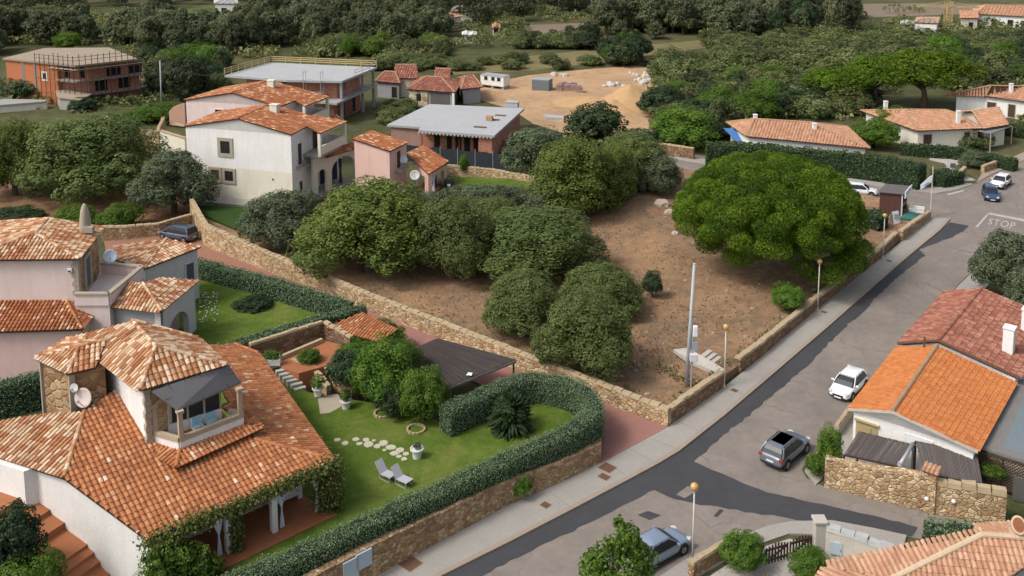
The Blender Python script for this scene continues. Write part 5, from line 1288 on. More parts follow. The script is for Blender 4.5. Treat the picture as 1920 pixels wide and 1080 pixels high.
def scaffold_left():
    z = 7.7; p = Ws([(5, 109), (100, 118), (175, 117), (258, 110), (200, 89), (84, 90)], z)
    t = thing('unfinished_house', 'big orange and red brick shell wrapped in rusty scaffolding at upper left', 'house', (-75, 180, 0))
    r = [p[0], W(140, 125, z-.1), W(258, 111, z), W(200, 90, z+.4), W(84, 90, z+.4)]
    MB().slab([p[0], W(140, 123, z), W(258, 110, z), W(205, 89, z), W(84, 90, z)], .3).build('roof_slab', M('tan_cement_roof', (.33, .27, .20), .95, .2, .5), t)
    a, b, c, d = V2(p[0]), V2(W(140, 123, z)), V2(W(258, 110, z)), V2(W(84, 90, z)); x = (b-a).normalized(); y = (d-a).normalized(); x2 = (c-b).normalized()
    MB().prism([a+x*.4+y*.4, b-x*5+y*.4, b-x*5+y*7, a+x*.4+y*7], -.4, z-.31).build('orange_wall', OBRICK, t)
    for s in (5.2, 8.5): MB().bar(a+x*s+y*.36+UP*1.5, a+x*s+y*.36+UP*(z-.4), .5, .2).build('concrete_column', CONC, t)
    window(t, a+x*.4+y*.4, b-x*5+y*.4, 10.5, 4.4, .9, 1.2, CREAM, DARKIN, 'window', .3, False)
    i0 = b-x*5+y*1.2; i1 = b+x2*1.0+y*2.2; i2 = c-x2*1.2+y*2.5
    MB().prism([i0, i1, i2, i2+y*1.0-x2*1.5, i0+y*5], -.4, z-.31).build('brick_wall', BRICK, t)
    for s in (1.4, 4.2): hole(t, i0, i1, s, 4.9, 1.0, 2.0)
    for s in (4.6, 8.6): hole(t, i1, i2, s, 4.8, 2.6, 2.0)
    for s in (2.2, 6.5): hole(t, i1, i2, s, 2.2, 2.2, 2.1)
    for zz in (4.7, 2.1): MB().slab([b-x*5.5+UP*zz, b+UP*zz, c+UP*zz, c+y*3+UP*zz, b-x*5.5+y*3+UP*zz], .22).build('floor_slab', CONC, t)
    MB().slab([b-x*7+UP*(z-.8), b+UP*(z-.8), c+x2*.5+UP*(z-.8), c+x2*.5+y*.7+UP*(z-.8), b+y*.8+UP*(z-.8), b-x*7+y*.7+UP*(z-.8)], .12).build('scaffold_deck', STGREY, t)
    s = thing('scaffold', 'rusty pole scaffolding standing round the big brick shell at upper left', 'scaffold', b); m = MB()
    for P0, P1, n in ((b-x*10, b, 8), (b, c+x2*.6, 11)):
        for k in range(n+1):
            q = P0.lerp(P1, k/n)-y*.5; m.tube([q, q+UP*(z+1.9+RND.uniform(-.4, .3))], .07, 5)
        for zz in (2.2, 4.8, 6.6, 8.6, 9.2): m.tube([P0-y*.5+UP*zz, P1-y*.5+UP*zz], .045, 5)
    m.build('poles', RUST, s)
    # stone-roofed low buildings and walls nearer the camera, left edge
    q = Ws([(-40, 200), (85, 190), (88, 187), (-40, 184)], 1.5); t2 = thing('low_building', 'low flat grey roofed outbuilding at the left edge behind the trees', 'outbuilding', q[0]); MB().slab(q, .25).build('roof_slab', CONC, t2); MB().prism([V2(v)+Vector((0, .3, 0)) for v in q], -.3, 1.25).build('wall', CREAM, t2)
    q = Ws([(100, 166), (140, 160), (172, 176), (150, 187), (108, 182)], 2.3); t3 = thing('low_building', 'tan sloped roof shed below the scaffolded shell at upper left', 'outbuilding', V2(q[0])); MB().slab([v+UP*(.5 if k in (0, 1) else 0) for k, v in enumerate(q)], .2).build('roof_slab', M('tan_cement_roof', (.33, .27, .20)), t3); MB().prism(inset([V2(v) for v in q], .3), -.3, 2.1).build('wall', CONC, t3)
    for k in range(4):
        w_ = V2(q[2]).lerp(V2(q[3]), .2+k*.2); MB().bar(w_-Vector((0, .2, 0)), w_-Vector((0, .2, 0))+UP*2.0, .15, .15).build('timber_post', WOODD, t3)
    gt = thing('gate', 'brown slatted gate between cream pillars left of the pink gable', 'gate', W(225, 250, .4)); b0 = V2(W(205, 252, .4)); b1 = V2(W(250, 262, .4)); xx = (b1-b0).normalized()
    for k in (0, .5, 1): MB().box(b0.lerp(b1, k)+UP*1.6, (.55, .55, 3.2)).box(b0.lerp(b1, k)+UP*3.25, (.7, .7, .16)).build('pillar', CREAM, gt)
    for k in (0, 1): m = MB(); [m.bar(b0.lerp(b1, k*.5+.06+u*.038)+UP*.5, b0.lerp(b1, k*.5+.06+u*.038)+UP*2.9, .11, .05) for u in range(11)]; m.bar(b0.lerp(b1, k*.5+.05)+UP*2.5, b0.lerp(b1, k*.5+.45)+UP*2.5, .07, .1); m.bar(b0.lerp(b1, k*.5+.05)+UP*.9, b0.lerp(b1, k*.5+.45)+UP*.9, .07, .1); m.build('gate_leaf', M('brown_gate_slat', (.20, .12, .09), .8, .2, 3), gt)
    stone_wall('pale rubble garden wall with cream rendered end left of the white villa', Ws([(255, 283), (300, 287), (312, 262)], .3), .5, .2, [3.4, 3.6, 3.9], STY, COPE, jit=.18)
    e0, e1_ = W(302, 290, .4), W(348, 300, .4); cw = thing('garden_wall', 'cream rendered wall joining the rubble wall to the white villa', 'wall', e0); m = MB().prism([V2(e0), V2(e1_), V2(e1_)+Vector((0, .4, 0)), V2(e0)+Vector((0, .4, 0))], -.2, [4.0, 3.6, 3.6, 4.0]); m.build('wall_body', CREAM, cw); MB().bar(V2(e0)+Vector((0, .2, 4.04)), V2(e1_)+Vector((0, .2, 3.64)), .55, .12).build('coping', COPE, cw)
    aw = thing('garden_wall', 'curved terracotta capped wall beside the pink gable', 'wall', W(335, 215, .5)); arcade(W(318, 232, .5), W(348, 236, .5), .3, [(0, 2.6), (1.2, 3.6), (2.5, 4.1), ((W(348, 236, .5)-W(318, 232, .5)).length, 4.2)], [], .4).build('wall_body', M('rosy_wall', (.45, .27, .2), .9, .2, 1), aw); MB().bar(W(330, 232, 4.2), W(348, 236, 4.3), .5, .12).build('coping', COPE, aw)
scaffold_left()
def utility_pole(name, label, base, top_py, top_px, r0, r1, mat):
    d = ray(top_px, top_py); tp = Vector((0, 0, CAMH))+d*(base.y/d.y); t = thing(name, label, 'utility pole', base)
    MB().tube([base-UP*.3, tp], [r0, r1], 12).build('pole', mat, t, smooth=True); m = MB(); m.tube([tp-UP*.02, tp+UP*.06], [r1*1.1, r1*.9], 10); m.build('cap', mat, t); return t, tp
utility_pole('utility_pole', 'pale concrete pole behind the pink gable beside dark trees at upper left', W(303, 197, 0), 114, 300, .17, .12, CONCL)
# ------------------------------------------------------------------ unfinished bungalows beyond the brick shells, yard things
q = Ws([(763, 167), (853, 173), (866, 152), (775, 148)], 3.0)
t = simple_house('unfinished_villa', 'unfinished bungalow with a patchy cream stone wall and broad porch opening by the dirt yard', q, 4.6, .0, CONC, T_RED, 'hip', .4, (.35, .65), .5, .7)
c = inset(q, .35); x = V2(c[1]-c[0]).normalized(); y = V2(c[3]-c[0]).normalized(); L = (c[1]-c[0]).length
MB().prism([c[0]-y*.12, c[0]+x*L*.42-y*.12, c[0]+x*L*.42+y*.1, c[0]+y*.1], -.3, 2.9).build('stone_front_wall', Mstone('patchy_cream_stone', [(0, (.30, .17, .08)), (.35, (.55, .46, .32)), (.8, (.62, .56, .43)), (1, (.66, .6, .5))], .9, (.6, .54, .42), .12), t)
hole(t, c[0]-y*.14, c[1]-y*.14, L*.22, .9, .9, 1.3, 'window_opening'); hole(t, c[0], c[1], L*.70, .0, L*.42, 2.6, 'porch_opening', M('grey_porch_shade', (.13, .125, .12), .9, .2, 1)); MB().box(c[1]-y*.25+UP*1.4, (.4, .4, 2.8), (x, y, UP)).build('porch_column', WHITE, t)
dm = thing('x', 'x', 'x'); bpy.data.objects.remove(dm)
q = Ws([(812, 149), (842, 151), (850, 139), (822, 138)], 3.8); simple_house('unfinished_villa', 'small upper gable block with a round vent rising behind the unfinished bungalow', q, 5.4, 2.5, CONC, T_RED, 'gable', .3, tw=.5, tl=.7)
q = Ws([(865, 167), (905, 163), (893, 142), (858, 146)], 3.0); simple_house('unfinished_villa', 'grey block wing with a tiled roof at the right of the unfinished bungalow', q, 4.3, 0, GREYW, T_RED, 'hip', .4, tw=.5, tl=.7)
q = Ws([(703, 152), (750, 156), (762, 146), (712, 142)], 3.2); simple_house('unfinished_villa', 'grey unfinished bungalow with terracotta roofs left of the patched stone one', q, 4.7, 0, GREYW, T_RED, 'hip', .4, tw=.5, tl=.7, wins=((0, .8, .2, 1.2, 2.1, DARKIN),))
q = Ws([(738, 146), (785, 147), (777, 130), (745, 131)], 3.8); simple_house('unfinished_villa', 'gabled red roof bungalow at the back of the unfinished group', q, 5.6, 0, CREAM, T_RED, 'gable', .4, tw=.5, tl=.7)
def cabin():
    a, b, c = W(901, 158, .6), W(944, 163, .6), W(957, 157, .6); x = V2(b-a).normalized(); y = Vector((-x.y, x.x, 0)); L = V2(b-a).length; D = 2.4; h = zt(a, 140)-.6
    t = thing('site_cabin', 'long white site cabin with three windows raised on blocks in the dirt yard', 'cabin', V2(a))
    q = [V2(a), V2(b), V2(b)+y*D, V2(a)+y*D]; MB().prism(q, .6, .6+h).build('body', WHITE, t); MB().slab([v+UP*(.68+h) for v in [q[0]-x*.1-y*.1, q[1]+x*.1-y*.1, q[2]+x*.1+y*.1, q[3]-x*.1+y*.1]], .1).build('roof', MET, t)
    for s in (.24, .55, .80): window(t, a, b, L*s, 1.6, .8, .8, PLAST, GLASS, 'window', .06, True, .03)
    for s in (.05, .5, .95): MB().box(V2(a).lerp(V2(b), s)+y*D/2+UP*.3, (.5, D*.9, .6), (x, y, UP)).build('block_foot', CONC, t)
    a, b = W(997, 169, .0), W(1029, 171, .0); x = V2(b-a).normalized(); y = Vector((-x.y, x.x, 0)); h = zt(a, 149); L = V2(b-a).length
    t = thing('storage_container', 'blue grey steel storage box standing in the dirt yard', 'container', V2(a)); q = [V2(a), V2(b), V2(b)+y*2.6, V2(a)+y*2.6]; G = M('blue_grey_steel', (.20, .235, .245), .6, .2, 1.5); MB().prism(q, .0, h).build('body', G, t)
    m = MB()
    for k in range(12): m.bar(q[0].lerp(q[1], (k+.5)/12)-y*.03+UP*.15, q[0].lerp(q[1], (k+.5)/12)-y*.03+UP*(h-.15), .14, .06)
    m.build('ribs', G, t); MB().slab([v+UP*(h+.05) for v in q], .1).build('roof', MET, t)
    PW = M('plum_wrap', (.20, .11, .13), .85, .4, 2, (.45, .34, .32))
    for k in range(9):
        px, py = 1048+k*5+RND.uniform(-2, 2), 170+RND.uniform(-5, 4); p = W(px, py, 0); t = thing('brick_pallet', 'wrapped pallet of purplish bricks in the row beside the grey container', 'pallet', p, 'brick pallets in the dirt yard')
        m = MB(); [m.box(p+Vector((0, d, .07)), (1.1, .12, .14)) for d in (-.4, 0, .4)]; m.box(p+UP*.16, (1.2, 1.0, .04)); m.build('pallet_base', WOODY, t); w = MB()
        for r in range(3): w.box(p+UP*(.38+r*.36)+Vector((RND.uniform(-.04, .04), RND.uniform(-.04, .04), 0)), (1.08, .95, .35))
        w.build('bricks', PW, t)
cabin()
def mound(label, px, py, w, h, mat, name='sand_heap', n=26):
    c = W(px, py, 0); m = MB(); vs = []; fs = []; R_ = 12
    for i in range(R_+1):
        for k in range(n):
            a = 2*pi*k/n; r = w/2*(i/R_); zz = h*max(0, 1-sqrt((i/R_)**2+.006))*(1+(i/R_)*(.16*sin(3*a+.7)+.10*sin(7*a+1.3)))
            vs.append((c.x+r*cos(a)*(1+.1*sin(2*a)), c.y+r*sin(a)*.8, max(zz, -.02) if i < R_ else -.05))
    for i in range(R_):
        for k in range(n): fs.append((i*n+k, i*n+(k+1) % n, (i+1)*n+(k+1) % n, (i+1)*n+k))
    o = MB().add(vs, fs).build(name, mat, None, smooth=True); tag(o, label, 'heap'); return o
SANDM = Mground('sand', [(.38, .24, .12), (.44, .285, .145), (.50, .33, .18)], .2, 1.2, .5)
mound('tall cone of orange sand at the right of the dirt yard', 1182, 198, 15, 4.3, SANDM)
mound('rough lower heap of sand leaning on the tall cone', 1150, 205, 11, 2.0, SANDM)
mound('small brown spoil heap at the near edge of the dirt yard', 1085, 226, 7, .9, DIRT, 'spoil_heap')
mound('low spread of pale sand at the foot of the tall sand cone', 1105, 192, 14, 1.2, SANDM, 'sand_spread')
for k, (px, py, s, lb) in enumerate(((1053, 143, 1.6, 'pale boulder pile at the back edge of the dirt yard'), (1201, 142, 1.8, 'white boulders beside the track leaving the dirt yard'), (1208, 155, 1.8, 'pale broken slabs behind the tall sand cone'), (1150, 160, 1.6, 'scattered grey rubble behind the sand cone'))):
    t = thing('boulder_pile', lb, 'boulders', W(px, py, 0)); m = MB()
    for j in range(9):
        c = W(px, py, 0)+Vector((RND.uniform(-2, 2)*s*.6, RND.uniform(-2, 2)*s*.6, .2)); r = RND.uniform(.3, .75)*s*.6
        m.lathe(c, [(.1*r, -.5*r), (r, -.3*r), (r*RND.uniform(.8, 1), .3*r), (r*.5, .7*r), (.05, .75*r)], 7, 0, RND.random(), None, RND.uniform(.8, 1.3), RND.uniform(.7, 1.1))
    m.build('stones', M('white_rock', (.55, .52, .48), .95, .3, 1.5), t)
q = Ws([(1020, 214), (1072, 218), (1070, 222), (1024, 220)], .35); t = thing('concrete_slab', 'long pale concrete slab lying at the near edge of the dirt yard', 'slab', V2(q[0])); MB().slab(q, .4).build('slab', CONCL, t)

# ------------------------------------------------------------------ bungalows on the right behind the junction
e = 3.2
simple_house('bungalow', 'salmon roofed bungalow half hidden behind the tall dark hedge', Ws([(1400, 255), (1632, 278), (1588, 237), (1362, 229)], e), 4.9, .2, WHITE, T_FAR, 'hip', .5, (.15, .62), .45, .6, chim=((.62, .35, .2), (.2, .75, .1)), wins=((0, .2, .9, 1.2, 1.2),))
tp = thing('tarpaulin', 'bright blue tarpaulin beside the half hidden bungalow', 'tarpaulin', W(1380, 262, .2)); MB().slab([W(1356, 240, 2.6), W(1380, 264, 1.6), W(1412, 265, 1.8), W(1378, 241, 2.8)], .06).build('sheet', M('blue_tarp', (.06, .17, .42), .6, .2, 1), tp); MB().tube([W(1380, 264, 1.6)-UP*1.6, W(1380, 264, 1.6)], .05, 6).build('pole', MET, tp)
simple_house('bungalow', 'long cream bungalow with a low salmon roof and brown shuttered windows facing the silver car', Ws([(1720, 245), (1842, 240), (1800, 214), (1614, 207)], e), 4.9, .1, CREAM, T_FAR, 'hip', .5, (.2, .7), .45, .6, chim=((.7, .15, .6), (.15, .8, .4)), wins=((0, .16, .8, 1.3, 1.5), (0, .82, .4, .9, 2.0)))
simple_house('bungalow', 'smaller salmon roofed wing with a pale verge beside the long cream bungalow', Ws([(1843, 241), (1892, 233), (1855, 203), (1800, 209)], e+.1), 4.7, .1, CREAM, T_FAR, 'gable', .5, tw=.45, tl=.6, rmat=CREAMRIDGE)
simple_house('bungalow', 'white walled bungalow with a broad salmon roof at the right edge beyond the umbrella pines', Ws([(1848, 180), (1985, 198), (1960, 166), (1768, 178)], 3.4), 5.2, .1, WHITE, T_FAR, 'hip', .5, (.3, .7), .5, .65, chim=((.5, .4, .5),), wins=((0, .10, .6, 1.4, 1.6), (0, .40, .1, 1.1, 2.2), (0, .7, .8, 1.2, 1.2)))
q = Ws([(1826, 243), (1858, 250), (1898, 236), (1868, 229)], 2.9); t = thing('pergola', 'grey slatted pergola at the corner of the long cream bungalow', 'pergola', V2(q[0])); MB().slab(q, .12).build('canopy', M('blue_grey_canopy', (.20, .21, .22), .8, .2, 1), t)
for v in q: MB().bar(V2(v)*.999, V2(v)*.999+UP*2.8, .12, .12).build('post', WOODP, t)
# far group with yellow crane at top right
simple_house('far_house', 'small white flat fronted house beside the yellow scaffold tower at upper right', Ws([(1714, 42), (1758, 44), (1762, 33), (1720, 33)], 3.6), 4.0, 0, WHITE, M('flat_roof_tan', (.4, .28, .2)), 'hip', .2, tw=1.2, tl=1.2, wins=((0, .6, 1.0, 1.2, 1.2, DARKIN),))
simple_house('far_house', 'long orange roofed house with a grey veranda at the top right corner', Ws([(1832, 26), (1940, 32), (1935, 15), (1822, 14)], 3.6), 5.4, 0, WHITE, T_FAR, 'hip', .5, (.2, .8), .9, 1, wins=((0, .3, .1, 1.4, 2.2, DARKIN), (0, .6, .1, 1.4, 2.2, DARKIN), (0, .85, .1, 1.4, 2.2, DARKIN)))
simple_house('far_house', 'cream gabled house left of the long orange roof at the top right corner', Ws([(1800, 34), (1836, 34), (1832, 22), (1800, 22)], 3.4), 4.6, 0, CREAM, T_FAR, 'gable', .4, tw=.9, tl=1, wins=((0, .6, .3, 1.2, 1.8, DARKIN),))
t = thing('crane', 'yellow scaffold-like tower crane rising by the far white house', 'crane', W(1777, 48, 0)); b = W(1777, 48, 0); h = zt(b, 4); m = MB()
for i in (-1, 1):
    for j in (-1, 1): m.bar(b+Vector((i*.8, j*.8, 0)), b+Vector((i*.8, j*.8, h)), .28, .28)
n = 8
for k in range(n): m.bar(b+Vector((-.8, -.8, h*k/n)), b+Vector((.8, -.8, h*(k+1)/n)), .15, .15); m.bar(b+Vector((-.8, .8, h*k/n)), b+Vector((.8, .8, h*(k+1)/n)), .15, .15)
m.build('tower', WOODY, t); m = MB(); m.bar(b+Vector((-9.5, 0, h-1.2)), b+Vector((9, 0, h-1.6)), .4, .5); m.bar(b+Vector((-9.5, 0, h-1.2)), b+Vector((0, 0, h+.4)), .12, .12); m.bar(b+Vector((9, 0, h-1.6)), b+Vector((0, 0, h+.4)), .12, .12); m.build('jib', WOODY, t)
simple_house('far_house', 'pinkish roofed house among trees right of centre at the top of the view', Ws([(792, 33), (838, 35), (868, 30), (785, 25)], 3.2), 4.8, 0, PINKW, T_FAR, 'hip', .4, tw=.8, tl=1, wins=((0, .8, .4, 1.2, 1.6, DARKIN),))
simple_house('far_house', 'grey roofed house just behind the pinkish one at the top of the view', Ws([(846, 22), (888, 22), (892, 14), (850, 14)], 3.2), 4.4, 0, CREAM, M('grey_tile_far', (.25, .22, .19)), 'hip', .4, tw=1.2, tl=1.2)
simple_house('far_house', 'pale grey blocky house at the top edge above the green field', Ws([(402, 7), (445, 7), (445, 0), (402, 0)], 4.0), 4.6, 0, LILAC, M('flat_roof_pale', (.5, .5, .5)), 'hip', .2, tw=1.5, tl=1.5, wins=((0, .4, .8, 1.6, 1.8, DARKIN),))
for k, (a, b_, yy, lb) in enumerate(((499, 516, 8, 'white house glimpsed through the far dark trees at top left of centre'), (600, 645, 22, 'white tarpaulin roofed sheds among the far trees left of centre'), (868, 892, 66, 'low white walled shed beside the far trees left of the fallow field'), (1075, 1098, 12, 'cream house at the far top edge above the fallow field'), (1135, 1165, 14, 'white houses at the far top edge right of the cream one'), (1180, 1215, 14, 'pale long house at the far top edge near the pines'), (1285, 1310, 36, 'bluish white shed behind the tall dark trees at the top'), (922, 938, 52, 'pale wall and shed in the far trees beside the fallow field'), (1690, 1712, 46, 'white low shed left of the small white house at upper right'))):
    simple_house('far_house', lb, Ws([(a, yy), (b_, yy), (b_, yy-5), (a, yy-5)], 2.2), 2.9, 0, WHITE if k != 6 else M('pale_blue_wall', (.42, .5, .62)), [T_FAR, M('white_roof', (.66, .66, .66)), M('white_roof', (.66, .66, .66)), T_FAR, M('white_roof', (.66, .66, .66)), CONCL, CONCL, T_FAR, CONCL][k], 'gable' if k % 2 else 'hip', .3, tw=1.4, tl=1.4, wins=((0, .5, .5, 1.2, 1.4, DARKIN),))
# ------------------------------------------------------------------ right-hand row: orange and red gabled roofs, yard, pergola mats, street wall
def right_row():
    ze = 3.0
    a, b, c, d = W(1592, 766, ze), W(1834, 846, ze), W(1906, 716, ze), W(1682, 651, ze)
    x = V2(b-a).normalized(); y = V2(d-a).normalized()
    zr = ze+1.15; r0 = V2(W(1673, 771, zr))+UP*zr; r1 = V2(W(1757, 648, zr))+UP*zr
    t = thing('house', 'white gabled house with a bright orange tiled roof by the street wall', 'house', ((a+c)/2).to_tuple()[:2]+(0,))
    roof(t, [[d, a, r0, r1], [b, c, r1, r0]], T_NEW, [(r0, r1)], .24, .36, 4, .12, rmat=RIDGE, rr=.15)
    i = [V2(a)+x*.3+y*.15, V2(b)-x*.3+y*.15, V2(c)-x*.3-y*.1, V2(d)+x*.3-y*.1]
    MB().prism(i, -.3, ze-.12).build('wall', WHITE, t); rr = V2(r0)+y*.15
    f = [i[0]+UP*(ze-.12), i[1]+UP*(ze-.12), rr+UP*(zr-.14)]; MB().add(f+[v+y*.25 for v in f], [(0, 1, 2), (5, 4, 3), (1, 4, 5, 2), (0, 2, 5, 3)]).build('gable', WHITE, t)
    m = MB()
    for (p, q) in ((a, r0), (b, r0)): m.bar(p+UP*-.06-y*.03, q+UP*-.06-y*.03, .10, .16)
    m.build('verge_board', STGREY, t)
    window(t, i[0], i[1], 4.4, 1.6, 1.7, .9, WHITE, PLAST, 'window', .06, False, .02)
    # long red roof behind
    e0 = ze+.25; A, Dq = W(1692, 640, e0), W(1782, 537, e0); x3 = x; Rg0 = r1+UP*.28+y*.2; g1 = W(1841, 540, zr+.28); far = V2(g1)-V2(Rg0); B = V2(c)+x*.15+UP*e0; 
    A = V2(d)+UP*e0+y*.22; Dq = A+V2(far); B2 = B+V2(far)*1.0; rg0 = V2(r1)+UP*(zr+.28)+y*.22; rg1 = rg0+V2(far)
    t2 = thing('house', 'long house with a mottled red brown tiled roof behind the orange roof', 'house', ((A+B2)/2).to_tuple()[:2]+(0,))
    roof(t2, [[Dq, A, rg0, rg1], [B+y*.22, B2, rg1, rg0]], T_RED, [(rg0, rg1)], .30, .42, 4, .12, rr=.14)
    i = [V2(A)+x*.3+y*.1, V2(B)-x*.3+y*.3, V2(B2)-x*.3, V2(Dq)+x*.3]; m = MB().prism(i, -.3, e0-.14); 
    f = [i[0]+UP*(e0-.14), i[1]+UP*(e0-.14), V2(rg0)+y*.1+UP*(zr+.1)]; m.add(f, [(0, 1, 2)]); f = [i[3]+UP*(e0-.14), i[2]+UP*(e0-.14), V2(rg1)-y*.2+UP*(zr+.1)]; m.add(f, [(2, 1, 0)]); m.build('wall', WHITE, t2)
    m = MB(); m.bar(A-y*.02+UP*.02, rg0-y*.02+UP*.06, .12, .14); m.bar(B+y*.20+UP*.02, rg0-y*.02+UP*.06, .12, .14); m.bar(A-x*.05, Dq-x*.05, .10, .10); m.build('gutter', RUST, t2)
    q = W(1891, 650, e0+.7); chimney(t2, (q.x, q.y), .75, .75, e0, e0+2.2, WHITE, ax=x); q = W(1733, 645, zr); MB().tube([q-UP*.4, q+UP*.6], .07, 8).build('flue_pipe', RUST, t2)
    q = W(1925, 610, e0+.7); chimney(t2, (q.x, q.y), .7, .7, e0, e0+2.0, WHITE, ax=x)
    # flat grey roof to the right with lattice below
    z = 2.6; p = Ws([(1838, 838), (1935, 868), (1990, 700), (1912, 712)], z); t3 = thing('annex', 'flat grey annex roof at the right edge beside the orange roof', 'outbuilding', V2(p[0])); MB().slab(p, .18).build('roof_slab', M('grey_felt_roof', (.19, .185, .175), .9, .2, .6), t3); q = Ws([(1880, 840), (1935, 855), (1985, 720), (1925, 735)], z+.02); MB().slab(q, .03).build('roof_panel', M('blue_grey_felt', (.16, .20, .215), .9, .15, .6), t3); MB().prism(inset([V2(v) for v in p], .4), -.2, z-.18).build('wall', CREAM, t3)
    a1, b1 = V2(W(1836, 840, z)), V2(W(1928, 868, z)); L = (b1-a1).length; xx = (b1-a1).normalized(); t4 = thing('lattice_screen', 'dark diamond lattice screen under the flat annex roof', 'trellis', a1-Vector((0, .1, 0))); m = MB(); n = 14
    for k in range(-n, n*2):
        for sg in (1, -1):
            s0 = k*L/n; pts = []
            for (s, zz) in ((s0, .3), (s0+sg*2.0, 2.3)): pts.append((s, zz))
            (s_, z_), (s2, z2) = pts
            def cl(s_, z_, s2, z2):
                if s_ == s2: return None
                lo, hi = 0, 1
                for bd in (0, L):
                    u = (bd-s_)/(s2-s_)
                    if (s2 > s_) == (bd == 0): lo = max(lo, u)
                    else: hi = min(hi, u)
                return (lo, hi) if hi-lo > .02 else None
            u = cl(s_, z_, s2, z2)
            if u: m.bar(a1+xx*(s_+(s2-s_)*u[0])+UP*(z_+(z2-z_)*u[0]), a1+xx*(s_+(s2-s_)*u[1])+UP*(z_+(z2-z_)*u[1]), .02+.012*(sg > 0), .05)
    m.bar(a1+UP*2.35, b1+UP*2.35, .08, .1); m.bar(a1+UP*.3, b1+UP*.3, .08, .1)
    for k in range(3): m.bar(a1.lerp(b1, k/2), a1.lerp(b1, k/2)+UP*2.4, .1, .1)
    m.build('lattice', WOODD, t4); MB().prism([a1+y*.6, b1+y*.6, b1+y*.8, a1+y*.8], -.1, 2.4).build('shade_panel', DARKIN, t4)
    bw, bw2 = W(1900, 940, 0), W(1935, 948, 0); t5 = thing('gate', 'grey weathered plank gate at the right end of the street wall', 'gate', bw); m = MB()
    for k in range(9): q = V2(bw).lerp(V2(bw2), k/8); m.bar(q+UP*.08, q+UP*(1.7+RND.uniform(-.05, .05)), .15, .05)
    m.bar(V2(bw)+UP*.5+Vector((0, .05, 0)), V2(bw2)+UP*.5+Vector((0, .05, 0)), .06, .12); m.bar(V2(bw)+UP*1.4+Vector((0, .05, 0)), V2(bw2)+UP*1.4+Vector((0, .05, 0)), .06, .12); m.build('planks', M('weathered_plank', (.16, .15, .14), .9, .3, 3), t5)
    # street wall
    base = Ws([(1545, 914), (1552, 918), (1640, 937), (1740, 962), (1884, 986)], 0)
    tops = [zt(base[0], 850), zt(base[1], 853), zt(base[2], 876), zt(base[3], 893), zt(base[4], 925)]
    wpath = [(1545, 914), (1640, 937), (1742, 962)]; bb = Ws(wpath, 0)
    stone_wall('high rubble garden wall along the side street under the reed mats', bb, .5, -.2, [zt(bb[0], 860), zt(bb[1], 880), zt(bb[2], 896)], STY, None, jit=.10)
    bb2 = Ws([(1746, 963), (1800, 974), (1884, 987)], 0); stone_wall('lower right half of the rubble street wall with dark gaps under its cap stones', bb2, .5, -.2, [zt(bb2[0], 908), zt(bb2[1], 917), zt(bb2[2], 931)], STY, COPE, jit=.05, cope_h=.32, cope_step=.62)
    q = V2(bb[2])+Vector((.1, .25, 0)); t6 = thing('wall_pillar', 'stone pillar with a small tiled cap in the middle of the street wall', 'pillar', q); zc = zt(q, 882); MB().box(q+UP*zc/2, (.75, .6, zc), (x, y, UP)).build('shaft', STY, t6); roof(t6, [[q-x*.5-y*.4+UP*(zc+.05), q+x*.5-y*.4+UP*(zc+.05), q+x*.5+y*.4+UP*(zc+.22), q-x*.5+y*.4+UP*(zc+.22)]], T_SAL, [], .25, .36, 4, .06, name='cap_roof')
    for px, py, lb in ((1736, 929, 'left white round lamp on the street wall'), (1787, 934, 'right white round lamp on the street wall')):
        f = V2(bb[2]).lerp(V2(bb2[2]), (px-1742)/142); zz = zt(f, py+4); l = thing('wall_lamp', lb, 'lamp', f+Vector((-.08, -.14, zz))); MB().lathe(f+Vector((-.06, -.12, zz)), [(.03, -.13), (.12, -.07), (.145, 0), (.12, .07), (.03, .13)], 12).build('globe', PLAST, l, smooth=True); MB().bar(f+Vector((-.02, -.02, zz)), f+Vector((-.06, -.12, zz)), .05, .05).build('bracket', MET, l)
    # reed matting pergolas
    for pts, zz, lb in (([(1583, 851), (1683, 872), (1717, 834), (1610, 808)], (2.15, 2.15, 2.45, 2.45), 'left grey reed mat pergola over the yard behind the street wall'), ([(1734, 888), (1842, 905), (1832, 848), (1716, 826)], (2.05, 2.0, 2.35, 2.45), 'right grey reed mat pergola next to the small tiled pillar')):
        v = [W(p[0], p[1], h) for p, h in zip(pts, zz)]; t7 = thing('reed_pergola', lb, 'pergola', V2(v[0]), 'reed mat pergolas behind the street wall'); del t7['group']
        m = MB(); n = 44
        for k in range(n):
            u0, u1 = k/n+.003, (k+1)/n-.003; s = [v[0].lerp(v[1], u0), v[0].lerp(v[1], u1), v[3].lerp(v[2], u1), v[3].lerp(v[2], u0)]; dz = RND.uniform(-.025, .025); m.slab([p+UP*dz for p in s], .05, 0, RND.random())
        m.build('reed_mat', MATS.get('grey_brown_reed') or Mtile('grey_brown_reed', [(0, (.095, .083, .082)), (.5, (.125, .11, .108)), (1, (.165, .147, .14))], .3, .95), t7)
        for p in v: MB().bar(V2(p), V2(p)+UP*(p.z-.08), .10, .10).build('post', WOODD, t7)
        m = MB(); m.bar(v[0]-UP*.09, v[1]-UP*.09, .1, .1); m.bar(v[3]-UP*.09, v[2]-UP*.09, .1, .1); m.build('beam', WOODD, t7)
    # yard floor, wooden table, chimney-like white flue, rolled reed
    MB_ = MB().prism([V2(v) for v in Ws([(1560, 905), (1880, 975), (1880, 880), (1830, 850), (1600, 780)], .1)], -.2, .1); struct(MB_, 'yard', GRAV)
